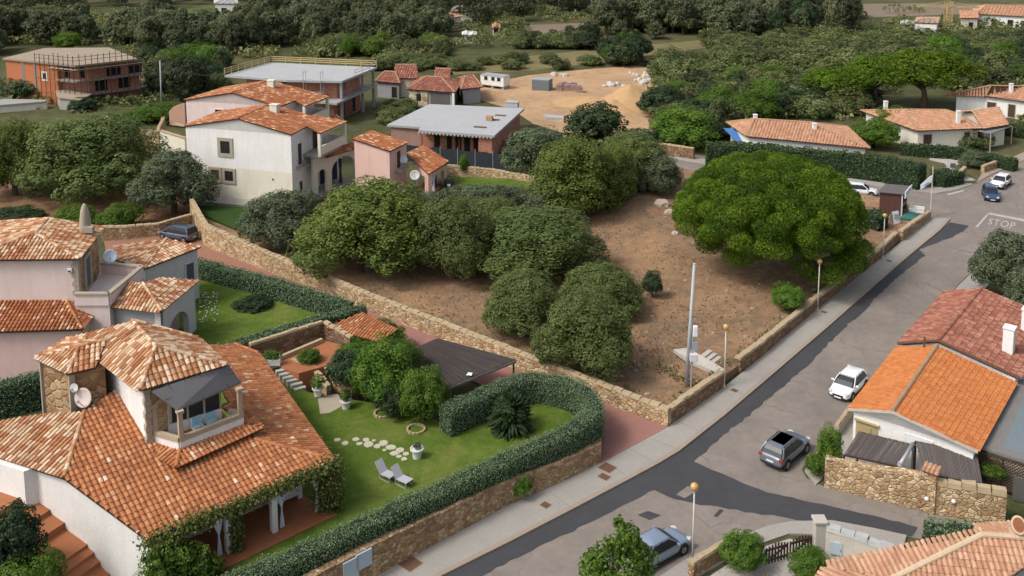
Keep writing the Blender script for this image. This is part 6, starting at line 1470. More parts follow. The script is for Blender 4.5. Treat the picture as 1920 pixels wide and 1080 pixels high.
    p = W(1628, 800, 1.9); t8 = thing('timber_cabinet', 'yellow timber cabinet against the white gable above the left reed mat', 'cabinet', V2(p)); PN = M('yellow_pine_planks', (.42, .34, .17), .8, .3, 3); MB().box(V2(p)+UP*1.2, (1.5, .7, 2.2), (x, y, UP)).build('case', PN, t8); MB().slab([V2(p)+UP*2.42+x*i_*.85+y*j_*.5 for i_, j_ in ((-1, -1), (1, -1), (1, 1), (-1, 1))], .08).build('lid', PN, t8); MB().box(V2(p)-y*.37+UP*1.2, (.65, .05, 1.7), (x, y, UP)).build('door', PN, t8)
    p = W(1733, 826, 2.0); t9 = thing('timber_crate', 'small pale timber crate on posts between the two reed mats', 'crate', V2(p)); MB().box(V2(p)+UP*2.35, (1.15, .5, .35), (x, y, UP)).build('box', PN, t9); m = MB(); m.box(V2(p)+UP*2.55, (1.25, .6, .06), (x, y, UP)); m.build('lid', PN, t9)
    for s in (-.45, .45): MB().bar(V2(p)+x*s, V2(p)+x*s+UP*2.2, .09, .09).build('post', WOODP, t9)
    p0, p1 = W(1688, 870, 2.3), W(1712, 832, 2.55); t10 = thing('flue_pipe', 'pale metal flue lying between the two reed mats', 'pipe', V2(p0)); MB().tube([p0, p1], .12, 10).build('pipe', MET, t10, smooth=True); MB().tube([p0-UP*.1, p0+UP*.12], [.2, .16], 10).build('cowl', MET, t10); MB().tube([V2(p1), p1], .05, 6).build('support', MET, t10)
    p = W(1822, 828, 2.6); dish('satellite_dish', 'dark red dish at the low corner of the orange roof', p-y*.5+UP*.0, .52, Vector((-.9, -.35, .25)), M('dark_red_dish', (.26, .05, .035), .6, .2, 2), base=V2(p)-y*.2+UP*1.0)
    # low boundary wall and kerb on the street side
    stone_wall('low rendered garden wall leading up to the white gable', Ws([(1572, 822), (1600, 782)], 0), .3, -.1, .9, STQ, COPE, jit=.02)
    return x, y
RX, RY = right_row()
# ------------------------------------------------------------------ bottom right villa roof
def corner_villa():
    t = thing('villa', 'salmon tiled hip roof with cream ridges cut by the bottom right corner', 'house', W(1800, 1100, 0))
    z1 = 3.9; a = W(1838, 998, z1+1.3); l = W(1548, 1062, z1); k = W(1500, 1130, z1-.4); k2 = W(1680, 1082, z1+.7)
    e1 = W(1905, 985, z1+.9)
    ap = W(1842, 1003, z1+1.5); eL = W(1548, 1058, z1); eR = W(1862, 988, z1+.6)
    hip = W(1676, 1084, z1+.35); dn = (hip-ap)
    bk = [eL, W(1842, 996, z1+1.2), ap, hip+dn*.02, eL+(hip-ap)*.25]
    front_e = hip+dn*1.2; 
    roof(t, [[W(1548, 1056, z1), W(1845, 1000, z1+1.35), ap, hip, W(1560, 1068, z1)]], T_SAL, [], .28, .40, 4, .12, name='street_roof_slope')
    A = front_e; B = A+V2(RX)*9.5*1+UP*0
    r2 = W(1990, 1014, z1+1.5)
    roof(t, [[A, A+(r2-ap)*1.6-UP*(r2-ap).z*1.6, r2, ap]], T_SAL, [], .28, .40, 4, .12, name='front_roof_slope')
    roof(t, [[hip+dn*1.2, W(1545, 1062, z1-.02), hip]], T_SAL, [], .28, .40, 4, .12, name='side_roof_slope')
    m = MB(); ridge(m, ap, hip+dn*1.2, .16); ridge(m, ap, r2, .16); m.build('ridge_tiles', CREAMRIDGE, t)
    x = V2(W(1845, 1000, z1+1.35)-W(1548, 1056, z1)).normalized(); y = Vector((-x.y, x.x, 0)); c = V2(W(1560, 1062, z1))
    MB().prism([c-y*.5+x*.3, c-y*.5+x*10.5, c-y*8+x*10.5, c-y*8+x*.3], -.3, z1-.15).build('wall', WHITE, t)
    p = W(1905, 1000, z1+1.5); TC = M('cream_terracotta', (.62, .48, .35), .85, .25, 2, (.48, .30, .19)); MB().bar(p-UP*.5, p+UP*.15, .5, .5).build('chimney_stack', TC, t); ax_ = Vector((-.1, -.72, .62)).normalized()
    q = MB().lathe(p+UP*.42-ax_*.35, [(.26, 0), (.36, .3), (.44, .62), (.46, .70), (.40, .71)], 16, axis=ax_, sx=.8); q.build('chimney_pot', TC, t); MB().lathe(p+UP*.42-ax_*.35, [(.02, .705), (.36, .716), (.02, .718)], 16, axis=ax_, sx=.8).build('pot_mouth', M('dark_red_terracotta', (.30, .12, .06), .9, .4, 3), t)  # pot mouth is a flat disc, redder and darker than the pot
    bk = r2+(V2(r2-ap).cross(UP).normalized())*-3.0-UP*.9; bl_ = ap+(V2(r2-ap).cross(UP).normalized())*-1.4-UP*.42
    roof(t, [[bk, bl_, ap, r2]], T_SAL, [], .28, .40, 4, .12, name='back_roof_slope')
corner_villa()
# ------------------------------------------------------------------ gate, pillars and gravel court at the bottom
def court():
    sheet_ = MB().prism([V2(v) for v in Ws([(1400, 1035), (1480, 1010), (1560, 1030), (1690, 1045), (1640, 1120), (1350, 1150), (1300, 1100)], .1)], -.2, .1); struct(sheet_, 'gravel_court', GRAV)
    a, b = W(1436, 1060, .15), W(1520, 1035, .15); h0 = zt(a, 1003); t = thing('picket_gate', 'dark brown picket gate leading to the gravel court', 'gate', V2(a)); n = 15
    pa = [V2(a).lerp(V2(b), k/n) for k in range(n+1)]; xx = V2(b-a).normalized()
    for h in (0, 1):
        m = MB()
        for k in range(h*8, h*8+8): m.bar(pa[k]+UP*.2, pa[k]+UP*(1.35-.2*abs(((k % 8)-3.5)/3.5)+.05), .10, .045)
        i0, i1 = h*8, min(h*8+7, n); m.bar(pa[i0]+UP*.45-Vector((0, .05, 0)), pa[i1]+UP*.45-Vector((0, .05, 0)), .05, .12); m.bar(pa[i0]+UP*1.1-Vector((0, .05, 0)), pa[i1]+UP*1.1-Vector((0, .05, 0)), .05, .12); m.bar(pa[i0]+UP*.45-Vector((0, .06, 0)), pa[i1]+UP*1.1-Vector((0, .06, 0)), .05, .1); m.build('gate_leaf', WOODD, t)
    q = W(1534, 1037, .15); p = thing('gate_pillar', 'pale rough stone pillar at the right of the picket gate', 'pillar', V2(q)); hh = zt(q, 976); MB().box(V2(q)+UP*hh/2, (.62, .62, hh), None).build('shaft', STGREY, p, bevel=.05); MB().box(V2(q)+UP*(hh+.06), (.78, .78, .16), None).build('cap', STGREY, p, bevel=.04)
    bp = Ws([(1546, 1045), (1600, 1062), (1672, 1090)], .15); tp = [zt(bp[0], 993), zt(bp[1], 1010), zt(bp[2], 1035)]
    stone_wall('pale rendered court wall with blocky cap stones behind the picket gate', bp, .45, 0, tp, M('pale_render', (.52, .49, .42), .9, .2, 1), M('grey_cap_block', (.45, .46, .45), .95, .25, 2), jit=.01, cope_h=.26, cope_step=.62)
    f = V2(bp[0]).lerp(V2(bp[1]), .36)+Vector((0, -.06, 0)); pb = thing('meter_box', 'pale blue grey meter box door set in the court wall', 'meter box', f+UP*.5); zz = zt(f, 1028); MB().bar(f+UP*zz-Vector((.30, -.10, 0)), f+UP*zz+Vector((.34, -.12, 0)), .09, .75).build('door', M('pale_blue_door', (.42, .50, .57), .5, .1, 3), pb); MB().box(f+UP*zz+Vector((.2, -.16, 0)), (.05, .06, .1)).build('handle', MET, pb)
    q = Ws([(1300, 1085), (1405, 1026), (1432, 1040)], .14); stone_wall('low rubble wall of the gravel court beside the pavement', Ws([(1300, 1085), (1345, 1055), (1398, 1028)], .12), .4, 0, .95, STW, COPE, jit=.05)
    rb = thing('railing', 'rust brown railing at the bottom edge of the gravel court', 'railing', W(1440, 1090, .1)); m = MB(); a, b = W(1436, 1075, 1.0), W(1500, 1120, 1.0); m.bar(a, b, .07, .08); m.bar(a-UP*.4, b-UP*.4, .05, .05)
    for k in range(5): q = a.lerp(b, k/4); m.bar(V2(q)+UP*.1, q, .06, .06)
    m.build('rails', RUST, rb)
court()
# ------------------------------------------------------------------ front garden: terrace, shed roof, reed car shelter, pots, seats
def garden():
    t = thing('reed_car_shelter', 'dark reed roofed car shelter beside the stone drive wall', 'shelter', W(850, 720, .16)); v = [W(766, 657, 2.55), W(820, 634, 2.6), W(967, 674, 2.6), W(830, 729, 2.5)]; n = 110; m = MB()
    for k in range(n):
        u0, u1 = k/n+.002, (k+1)/n-.002; s = [v[1].lerp(v[0], u0), v[1].lerp(v[0], u1), v[2].lerp(v[3], u1), v[2].lerp(v[3], u0)]; dz = RND.uniform(-.035, .035); m.slab([p+UP*dz for p in s], .07, 0, RND.random())
    m.build('reed_mat', REED, t); f = MB()
    for a, b in ((0, 1), (1, 2), (2, 3), (3, 0)): f.bar(v[a]-UP*.16, v[b]-UP*.16, .12, .18)
    f.build('frame', M('grey_timber', (.24, .21, .19), .9, .3, 2), t)
    for p in v: MB().bar(V2(p).lerp(V2(v[0]+v[2])/2, .04)+UP*.1, V2(p).lerp(V2(v[0]+v[2])/2, .04)+UP*(p.z-.2), .14, .14).build('post', WOODD, t)
    cc = W(900, 694, 2.66); b = thing('paper_scrap', 'small white scrap lying on the dark reed roof', 'litter', W(879, 702, 2.62)); MB().slab([W(874, 703, 2.68), W(884, 704, 2.68), W(886, 699, 2.70), W(878, 698, 2.69)], .03).build('scrap', PLAST, b)
    # little tiled shed at the back of the terrace
    p = [W(620, 626, 2.3), W(712, 640, 2.3), W(746, 618, 2.9), W(680, 586, 2.9)]; s = thing('garden_shed', 'small orange tiled shed roof between the tall hedge and the drive', 'shed', V2(p[1]))
    p = [W(612, 614, 2.5), W(712, 640, 2.4), W(746, 617, 2.9), W(680, 585, 2.95)]
    roof(s, [p], T_ORA, [], .28, .40, 4, .1); q = inset([V2(k) for k in p], .25); MB().prism(q, .2, 2.25).build('wall', STW, s)
    for a, lb in (((745, 622), (1,)),): pass
    # raised terracotta terrace with low wall
    tp = Ws([(524, 672), (604, 638), (655, 650), (640, 668), (618, 684), (560, 700), (528, 690)], 1.9); struct(MB().prism([V2(v) for v in tp], .2, 1.9), 'terrace', TERRA)
    stone_wall('stone retaining wall at the back of the orange terrace', Ws([(470, 665), (530, 648), (607, 622), (656, 646), (676, 640)], 1.9)[:4], .4, .4, [2.7, 2.8, 2.7, 2.4], STD, COPE, jit=.05)
    m = MB(); q = Ws([(524, 672), (604, 638), (655, 650)], 2.05)
    cw = thing('terrace_edge', 'low pale coping round the orange terrace', 'wall', q[0]); m.bar(q[0], q[1], .3, .35); m.build('coping', COPE, cw)
    st = thing('terrace_steps', 'short flight of pale stone steps beside the long white planter', 'steps', W(540, 705, 1.2))
    for k, (px, py) in enumerate(((528, 693), (534, 700), (541, 706), (548, 712), (556, 719), (562, 727))):
        zz = 1.85-k*.15; c = W(px, py, zz); MB().box(c-UP*.2, (.9, .34, .4), (Vector((.85, .5, 0)), Vector((-.5, .85, 0)), UP)).build('step', STGREY, st)
    stone_wall('curved rubble wall stepping down from the orange terrace', Ws([(545, 697), (580, 705), (598, 720), (612, 735)], 1.0), .4, .6, [1.9, 1.8, 1.5, 1.2], STY, COPE, jit=.08)
    stone_wall('rubble planter wall under the dark shrubs by the terrace', Ws([(618, 700), (626, 725), (660, 735), (672, 715)], 1.0), .4, .6, [1.8, 1.7, 1.8, 1.9], STY, COPE, jit=.1)
    struct(MB().poly(Ws([(596, 745), (632, 738), (650, 748), (640, 762), (618, 774), (600, 776)], 1.012)), 'path', STQ)
    def pot(px, py, r, h, z, lb, plant, pl=None, w=None, cat='plant pot'):
        c = W(px, py, z); t = thing('plant_pot', lb, cat, c); MB().lathe(c, [(r*.66, 0), (r*.74, h*.4), (r*.9, h*.86), (r*1.08, h*.87), (r*1.1, h), (r*.92, h), (r*.88, h*.9), (.01, h*.9)], 16).build('pot', POT, t, smooth=False)
        if plant:
            bl = [((c.x+a*plant, c.y+b*plant, c.z+h+plant*e), (plant*f, plant*f, plant*f*1.1)) for a, b, e, f in ((0, 0, .7, .8), (.35, .1, .5, .5), (-.3, -.1, .6, .5))]
            P, Q, S, Rr = cloud(bl, 500, .16, .4, 12); leaves('plant', P, Q, S, Rr, pl or L_BRIGHT, t); MB().tube([c+UP*h*.8, c+UP*(h+plant*.5)], .04, 6).build('stem', BARK, t)
    pot(782, 858, .42, .68, GZ, 'white pot with a thin dark plant alone on the lawn', .28, L_GREY)
    pot(649, 765, .42, .62, GZ, 'white pot with a leafy shrub at the lawn corner beside the path', .5)
    pot(596, 742, .38, .62, 1.1, 'white pot with a tall yellow green plant beside the terrace wall', .62, L_CITR)
    pot(613, 700, .28, .62, 1.2, 'small white urn standing on the terrace wall end', 0)
    c = W(510, 684, 1.9); t = thing('planter', 'long white trough planter with low greenery beside the roof edge', 'planter', c); ax = (Vector((.95, .05, 0)).normalized(), Vector((-.05, .95, 0)).normalized(), UP); MB().box(c+UP*.25, (1.35, .5, .5), ax).build('trough', POT, t, bevel=.04)
    P, Q, S, Rr = cloud([(tuple(c+UP*.75+ax[0]*k*.4), (.42, .4, .38)) for k in (-1, 0, 1)], 700, .16, .4, 12); leaves('plant', P, Q, S, Rr, L_CITR, t)
    # loungers
    for k, (px, py, lb) in enumerate(((722, 895, 'left of two pale grey sun chairs on the lawn near the front hedge'), (752, 905, 'right of two pale grey sun chairs on the lawn near the front hedge'))):
        c = W(px, py, GZ); t = thing('sun_chair', lb, 'sun chair', c, 'sun chairs on the lawn'); del t['group']; x = Vector((.78, -.62, 0)); y = Vector((.62, .78, 0)); G = M('grey_lilac_sling', (.42, .42, .46), .8, .12, 3)
        MB().slab([c+x*-.1-y*.32+UP*.36, c+x*.8-y*.32+UP*.42, c+x*.8+y*.32+UP*.42, c+x*-.1+y*.32+UP*.36], .05).build('seat', G, t)
        MB().slab([c-x*.12-y*.32+UP*.36, c-x*.62-y*.32+UP*.98, c-x*.62+y*.32+UP*.98, c-x*.12+y*.32+UP*.36], .05).build('backrest', G, t)
        for s in (-.3, .3): m = MB(); m.bar(c+x*.7+y*s, c+x*.7+y*s+UP*.4, .05, .05); m.bar(c+x*.7+y*s+UP*.02, c-x*.25+y*s+UP*.02, .05, .04); m.bar(c-x*.2+y*s, c-x*.2+y*s+UP*.4, .05, .05); m.build('leg_frame', MET, t)
    # stepping stones
    for k, (px, py, r) in enumerate(((632, 825, .26), (647, 831, .28), (667, 824, .26), (674, 832, .24), (686, 825, .26), (691, 833, .40), (707, 837, .3), (719, 831, .36), (733, 839, .36), (740, 850, .34), (750, 844, .34), (748, 856, .2), (757, 861, .24), (761, 851, .24), (721, 844, .16), (701, 826, .14))):
        c = W(px, py, GZ); g = RND; n = 8; pts = [c+Vector((cos(2*pi*i/n)*r*g.uniform(.75, 1.1), sin(2*pi*i/n)*r*g.uniform(.75, 1.1), .025)) for i in range(n)]
        o = MB().slab(pts, .06).build('stepping_stone', M('pale_stepping_stone', (.5, .47, .36), .95, .2, 2)); tag(o, 'flat pale stepping stone in the curved line across the lawn', 'stone', 'stepping stones on the lawn')
    for k, (px, py, r, lb) in enumerate(((718, 776, .55, 'ring of pale edging stones round the left garden tree'), (780, 806, .55, 'ring of pale edging stones round the round garden tree'))):
        c = W(px, py, GZ); t = thing('stone_ring', lb, 'edging', c); m = MB()
        for i in range(14): a = 2*pi*i/14; m.box(c+Vector((cos(a)*r*1.1, sin(a)*r*1.1, .06)), (.22, .14, .16), (Vector((-sin(a), cos(a), 0)), Vector((cos(a), sin(a), 0)), UP))
        m.build('stones', COPE, t)
    for k, (px, py, r, lb) in enumerate(((384, 575, .18, 'x'),)):
        pass
garden()
# ------------------------------------------------------------------ kiosk, boards, signs, poles
def corner_things():
    a, b, c = W(644, 0), W(689, 404, .3), W(704, 384, .3); b = W(1689, 404, .75); a = W(1648, 400, .75); c = W(1706, 384, .75)
    x = V2(b-a).normalized(); y = V2(c-b).normalized(); z0 = .75; h = zt(b, 364)-z0
    t = thing('kiosk', 'small brown kiosk with a white fascia board at the street corner', 'kiosk', V2(b)); L = V2(b-a).length; D = 3.0; q = [V2(a), V2(b), V2(b)+y*D, V2(a)+y*D]
    KW = M('kiosk_brown', (.105, .05, .038), .7, .3, 2)
    m = MB(); m.prism([q[0], q[1], q[1]+y*.12, q[0]+y*.12], -.1, z0+h); m.prism([q[3]-y*.12, q[2]-y*.12, q[2], q[3]], -.1, z0+h); m.prism([q[0]+y*.12, q[0]+x*.12+y*.12, q[3]+x*.12-y*.12, q[3]-y*.12], -.1, z0+h); m.build('wall', KW, t)
    MB().slab([q[0]-x*.15-y*.2+UP*(z0+h+.1), q[1]+x*.35-y*.2+UP*(z0+h+.1), q[2]+x*.35+y*.2+UP*(z0+h+.22), q[3]-x*.15+y*.2+UP*(z0+h+.22)], .12).build('roof', M('kiosk_roof_felt', (.13, .115, .115), .9, .2, 1), t)
    fx = MB().box((q[1]+q[2])/2+x*.40+UP*(z0+h-.05), (.1, D+.4, .85), (x, y, UP)).build('fascia_board', PLAST, t)
    m = MB()
    for s in (-.8, -.3, .3, .8): m.box((q[1]+q[2])/2+x*.46+y*s+UP*(z0+h-.05+.1*(s > 0)), (.02, .26, .18), (x, y, UP))
    m.build('fascia_emblem', M('grey_emblem', (.25, .28, .33)), fx)
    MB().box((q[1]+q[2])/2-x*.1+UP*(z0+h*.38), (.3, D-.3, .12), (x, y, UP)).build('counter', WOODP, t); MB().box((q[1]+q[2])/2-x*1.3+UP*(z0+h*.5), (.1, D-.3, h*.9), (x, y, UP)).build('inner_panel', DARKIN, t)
    MB().bar(q[1]+x*.05+UP*0, q[1]+x*.05+UP*(z0+h), .12, .12).build('corner_post', PLAST, t)
    flatq = Ws([(1687, 409), (1714, 411), (1730, 397), (1703, 393)], .92); struct(MB().prism([V2(v) for v in flatq], .0, .92), 'green_mat', GREENMAT)
    lw = thing('low_wall', 'low white wall behind the green mat of the kiosk', 'wall', W(1718, 394, .9)); m = MB().bar(W(1704, 391, 1.25), W(1733, 395, 1.25), .2, .9); m.build('wall_body', WHITE, lw); MB().bar(W(1704, 391, 1.72), W(1733, 395, 1.72), .28, .06).build('coping', CONCL, lw)
    p = W(1677, 417, .80); ab = thing('sandwich_board', 'white folding sandwich board leaning open beside the kiosk', 'sign', p); xx = Vector((.9, .45, 0)).normalized(); yy = Vector((-.45, .9, 0)).normalized(); hh = 1.35
    for s in (-1, 1):
        f = MB().slab([p+xx*-.5+yy*s*.42, p+xx*.5+yy*s*.42, p+xx*.5+yy*s*.05+UP*hh, p+xx*-.5+yy*s*.05+UP*hh], .04); o = f.build('board', PLAST, ab)
        if s < 0:
            m = MB(); m.slab([p+xx*-.38+yy*s*.385+UP*.55-yy*.03, p+xx*.38+yy*s*.385+UP*.55-yy*.03-UP*.0, p+xx*.38+yy*s*.2+UP*1.05-yy*.03, p+xx*-.38+yy*s*.2+UP*1.05-yy*.03], .02); m.build('printed_panel', M('grey_print', (.34, .36, .40), .6, .5, 6), o)
    # sign post at the corner with a tilted white board
    b = W(1744, 409, .14); top = zt(b, 312); t = thing('sign_post', 'tall pale post with an angled white board at the street corner', 'sign post', b); MB().tube([b-UP*.1, b+UP*(top-b.z)], .065, 8).build('post', LAMPP, t); zz = zt(b, 343)
    v = [b+Vector((-1.35, -.1, zz-.95)), b+Vector((-.12, -.1, zz-.02)), b+Vector((-.05, -.1, zz+.75)), b+Vector((-.2, -.1, zz+.80)), b+Vector((-1.4, -.1, zz-.35))]
    v = [Vector((p.x, p.y, p.z)) for p in v]; MB().add(v+[p+Vector((0, .06, 0)) for p in v], [(0, 1, 2, 3, 4), (9, 8, 7, 6, 5)]+[(i, (i+1) % 5, 5+(i+1) % 5, 5+i) for i in range(5)]).build('board', PLAST, t)
    m = MB(); m.box(b+Vector((-.7, -.13, zz-.22)), (.7, .02, .14), (Vector((.8, 0, .6)), Vector((0, 1, 0)), Vector((-.6, 0, .8)))); m.build('board_stripe', M('grey_print', (.34, .36, .40)), t)
    b = W(1784, 345, .14); t = thing('sign_post', 'thin grey post with a small dark plate by the round hedge', 'sign post', b); tp_ = zt(b, 306); MB().tube([b, b+UP*(tp_-b.z)], .05, 8).build('post', MET, t); MB().box(b+UP*(tp_-b.z-.3)+Vector((0, -.07, 0)), (.7, .05, .6)).build('plate', M('dark_plate', (.12, .13, .14), .5, .2, 3), t)
    # leaning pole on the lot, with boxes
    base = W(1287, 722, LZ); t, tp = utility_pole('utility_pole', 'tall leaning grey pole with white boxes in the corner of the vacant lot', base, 495, 1302, .165, .11, M('grey_pole', (.42, .45, .47), .8, .15, 1)); d = (tp-base)
    MB().tube([base+Vector((.36, -.05, -.2)), base+d*.45+Vector((.22, -.05, 0))], .085, 8).build('conduit', MET, t)
    for u, sx_, hh in ((.24, .60, .62), (.46, .34, .85)):
        p = base+d*u+Vector((.38, -.2, 0)); MB().box(p, (sx_, .3, hh)).build('junction_box', PLAST if u > .3 else DISH, t, bevel=.05)
    p = base+d*.33+Vector((.42, 0, 0)); MB().box(p, (.45, .3, .7)).build('meter_box', M('blue_grey_box', (.32, .36, .40), .6, .2, 3), t)
    # crumbling steps up from the pavement, concrete ramp
    s = thing('lot_steps', 'worn concrete steps with a cracked ramp up to the vacant lot', 'steps', W(1345, 690, .14)); e0, e1_ = V2(W(1362, 708, .14)), V2(W(1384, 690, .14)); u = (e1_-e0).normalized(); bdir = Vector((-u.y, u.x, 0))
    for k in range(6): zz = .3+.14*k; q = e0+bdir*(.15+.42*k); MB().prism([q, q+u*1.9, q+u*1.9+bdir*.40, q+bdir*.40], -.1, zz).build('step', STGREY, s)
    q = [W(1262, 655, LZ+.42), W(1290, 652, LZ+.46), W(1318, 668, LZ+.5), W(1362, 694, LZ+.25), W(1340, 697, LZ+.2), W(1295, 678, LZ+.35)]; MB().slab(q, .28).build('ramp_slab', STGREY, s)
corner_things()
# ------------------------------------------------------------------ hedges and stone walls of the gardens
hedge('long clipped grey green hedge curving round the front garden above the pavement', Ws([(360, 1122), (500, 1057), (650, 991), (815, 915), (960, 847), (1043, 813), (1096, 786), (1118, 764), (1106, 735), (1068, 713), (1012, 700), (968, 706), (900, 735), (835, 763)], 3.0), 1.35, .7, 2.95, L_HEDGE, .10, 230)
hedge('clipped hedge at the back of the pink villa lawn along the drive', Ws([(366, 486), (480, 514), (610, 553), (655, 566)], 2.3), 1.3, .2, 2.25, L_HEDGE, .15, 95)
hedge('clipped hedge between the pink villa lawn and the orange terrace', Ws([(684, 572), (655, 578), (600, 593), (480, 629), (375, 662)], 2.4), 1.3, .2, 2.35, L_HEDGE, .15, 95)
hedge('short dark hedge in front of the pink villa at the left edge', Ws([(-60, 725), (20, 712), (76, 700)], 2.6), 1.4, -.2, 2.55, L_HEDGE, .15, 95)
hedge('tall very dark hedge along the cross street beside the white parked car', Ws([(1325, 268), (1400, 270), (1520, 281), (1640, 291), (1730, 309)], 3.3), 2.6, 0, 3.3, L_HEDGD, .32, 26, wob=.15)
hedge('squat round ended hedge at the street corner right of the tall dark one', Ws([(1758, 325), (1775, 322), (1794, 318)], 1.8), 2.4, 0, 1.8, L_HEDGD, .30, 30, sm=0)
hedge('low hedge in front of the long cream bungalow behind the silver car', Ws([(1690, 268), (1730, 272), (1800, 276), (1862, 290), (1905, 299)], 1.7), 1.6, 0, 1.7, L_HEDGD, .32, 26)
hedge('low hedge beyond the orange roofed bungalows at the right edge', Ws([(1800, 216), (1850, 226), (1935, 240)], 1.8), 1.5, 0, 1.8, L_HEDGD, .34, 22)
hedge('dark clipped block hedge beside the salmon roof at the bottom right', Ws([(1742, 992), (1790, 996), (1858, 1003)], 1.5), 2.3, 0, 1.55, L_HEDGE, .15, 90, wob=.08)
hedge('dark hedge of the lot corner beside the kiosk', Ws([(1632, 405), (1650, 398)], 2.2), 2.2, .4, 2.4, L_DARK, .3, 30, sm=0)
stone_wall('warm rubble wall along the long red drive', Ws([(357, 412), (385, 462), (480, 500), (560, 531), (690, 582), (850, 645), (1000, 706), (1130, 755), (1252, 800)], .16), .5, 0, [2.6, 2.5, 2.1, 1.9, 1.65, 1.6, 1.6, 1.5, 1.35], STY, COPE, jit=.05)
stone_wall('rubble wall behind the dark blue car at the top of the drive', Ws([(190, 452), (240, 449), (300, 442), (362, 425)], .16), .5, 0, [1.7, 1.6, 1.5, 1.6], STW, COPE, jit=.06)
stone_wall('brown retaining wall between the pavement and the vacant lot below the steps', Ws([(1255, 797), (1282, 779), (1357, 726)], .14), .55, 0, [1.15, 1.3, 1.3], STD, COPE, jit=.04)
stone_wall('long brown retaining wall between the pavement and the vacant lot above the steps', Ws([(1388, 699), (1440, 658), (1530, 581), (1600, 524), (1650, 485), (1684, 452)], .14), .55, 0, [1.25, 1.2, 1.1, 1.1, 1.1, 1.1], STD, COPE, jit=.04)
stone_wall('orange brown wall from the kiosk to the end of the retaining wall', Ws([(1692, 452), (1745, 410)], .14), .55, 0, [1.25, 1.0], STW, COPE, jit=.04)
fw = Ws([(540, 1168), (702, 1082), (870, 992), (952, 947), (1050, 905), (1127, 866)], .14)
stone_wall('tall face stone retaining wall under the long clipped hedge', fw+Ws([(1128, 846), (1100, 815)], .14), .5, -.2, [zt(fw[0], 1108), zt(fw[1], 1022), zt(fw[2], 941), zt(fw[3], 902), zt(fw[4], 867), zt(fw[5], 832), 1.2, 1.2], STW, None, jit=.03)
stone_wall('low pale rubble wall round the lawn beyond the pink porch wing', Ws([(838, 327), (920, 333), (1003, 346)], 1.0), .4, .6, [2.2, 2.1, 1.9], STY, COPE, jit=.05)
stone_wall('pinkish stone wall on the far side of the cross street', Ws([(1205, 290), (1250, 291), (1300, 299)], .1), .5, 0, 1.7, STD, COPE, jit=.05)
stone_wall('brownish rubble wall by the path near the white car at the junction', Ws([(1845, 324), (1868, 316), (1892, 305)], .1), .5, 0, 1.0, STW, COPE, jit=.08)
stone_wall('short stone wall beside the round ended corner hedge', Ws([(1793, 343), (1805, 336), (1812, 329)], .1), .5, 0, 1.3, STW, COPE, jit=.06)
for k, (s, w_, h_, lb) in enumerate(((658, .95, 1.2, 'left pale blue grey meter door in the stone wall at the bottom edge'), (683, 1.0, .95, 'right pale blue grey meter door in the stone wall at the bottom edge'))):
    f = W(s, 1105-(s-658)*.5, .14); A_, B_ = V2(fw[0]), V2(fw[1]); x_, n_ = wall_axes(A_, B_); u = (V2(f)-A_).dot(x_); p = A_+x_*u+n_*.05; t = thing('meter_box', lb, 'meter box', p); zz = 1.35+.22*k
    MB().box(p+UP*zz, (w_, .1, h_), (x_, n_, UP)).build('door', M('pale_blue_door', (.42, .50, .57), .5, .1, 3), t); MB().box(p+n_*.06+x_*w_*.36+UP*zz, (.06, .05, .12), (x_, n_, UP)).build('latch', MET, t)

# ------------------------------------------------------------------ trees
def tree(key, cx, yfront, wpx, topy, label, z=0.0, cat='tree', group=None, hs=1.0):
    f = W(cx, yfront, z); r = wpx*f.y/FPX/2; p = f+Vector((0, r*.85, 0)); w = wpx*p.y/FPX*1.3
    h = max(.5, zt(p, topy)-z)*1.04*hs
    return place(key, p, w, h, label, cat, group)
LT = LZ
tree('bush0', 674, 545, 236, 343, 'huge bright green bushy tree right of the white villa, nearest the drive wall', LT)
tree('grey0', 512, 487, 132, 362, 'silvery olive tree in front of the white villa by the drive wall', LT)
tree('bush1', 850, 543, 155, 370, 'dark green bushy tree between the huge bright one and the broad one on the lot', LT)
tree('bush1', 1012, 548, 235, 396, 'broad rounded tree in the middle of the lot at the edge of the bare soil', LT)
tree('bush2', 983, 655, 150, 510, 'left of the three front bushy trees standing over the drive wall', LT)
tree('bush1', 1110, 726, 178, 553, 'right front bushy tree nearest the leaning pole', LT)
tree('bush2', 1130, 615, 155, 498, 'darker low bushy tree behind the right front one', LT)
tree('bush0', 1078, 428, 165, 258, 'tall dense tree at the head of the bare lot left of the earth bank', LT)
tree('grey1', 1005, 345, 120, 238, 'grey green round tree right of the low lawn wall', LT)
tree('bush2', 1196, 372, 150, 250, 'dull green tree on the earth bank below the cross street', LT)
tree('grey0', 1238, 378, 85, 292, 'small grey green tree at the right end of the earth bank', LT)
tree('grey1', 905, 438, 110, 345, 'grey olive tree below the green lawn of the pink porch wing', LT)
tree('grey0', 960, 425, 95, 350, 'small grey olive tree in front of the tall dense tree', LT)
tree('grey1', 800, 432, 80, 360, 'grey olive tree just right of the huge bright tree', LT)
tree('grey1', 560, 470, 80, 352, 'second olive tree close under the corner of the white villa', LT)
tree('bush1', 130, 395, 235, 212, 'wide yellow green tree on the earth slope at left', 0)
tree('grey0', 308, 418, 132, 285, 'blue green tree between the wide yellow green one and the white villa', 0)
tree('bush0', 5, 380, 110, 225, 'tree cut by the left edge above the earth slope', 0)
tree('green0', 213, 438, 72, 382, 'small yellow green bush behind the rubble wall of the drive', 0, 'bush')
tree('green1', 1480, 590, 58, 530, 'round bright bush on the lot next to the retaining wall', LT, 'bush')
tree('maq0', 1168, 560, 46, 520, 'little dull shrub on the bare soil left of the sapling', LT, 'shrub')
p = W(1223, 557, LT); h = zt(p, 503)-LT
place('dark0', p, 2.1, h, 'slim young sapling alone on the bare soil of the lot', 'sapling')
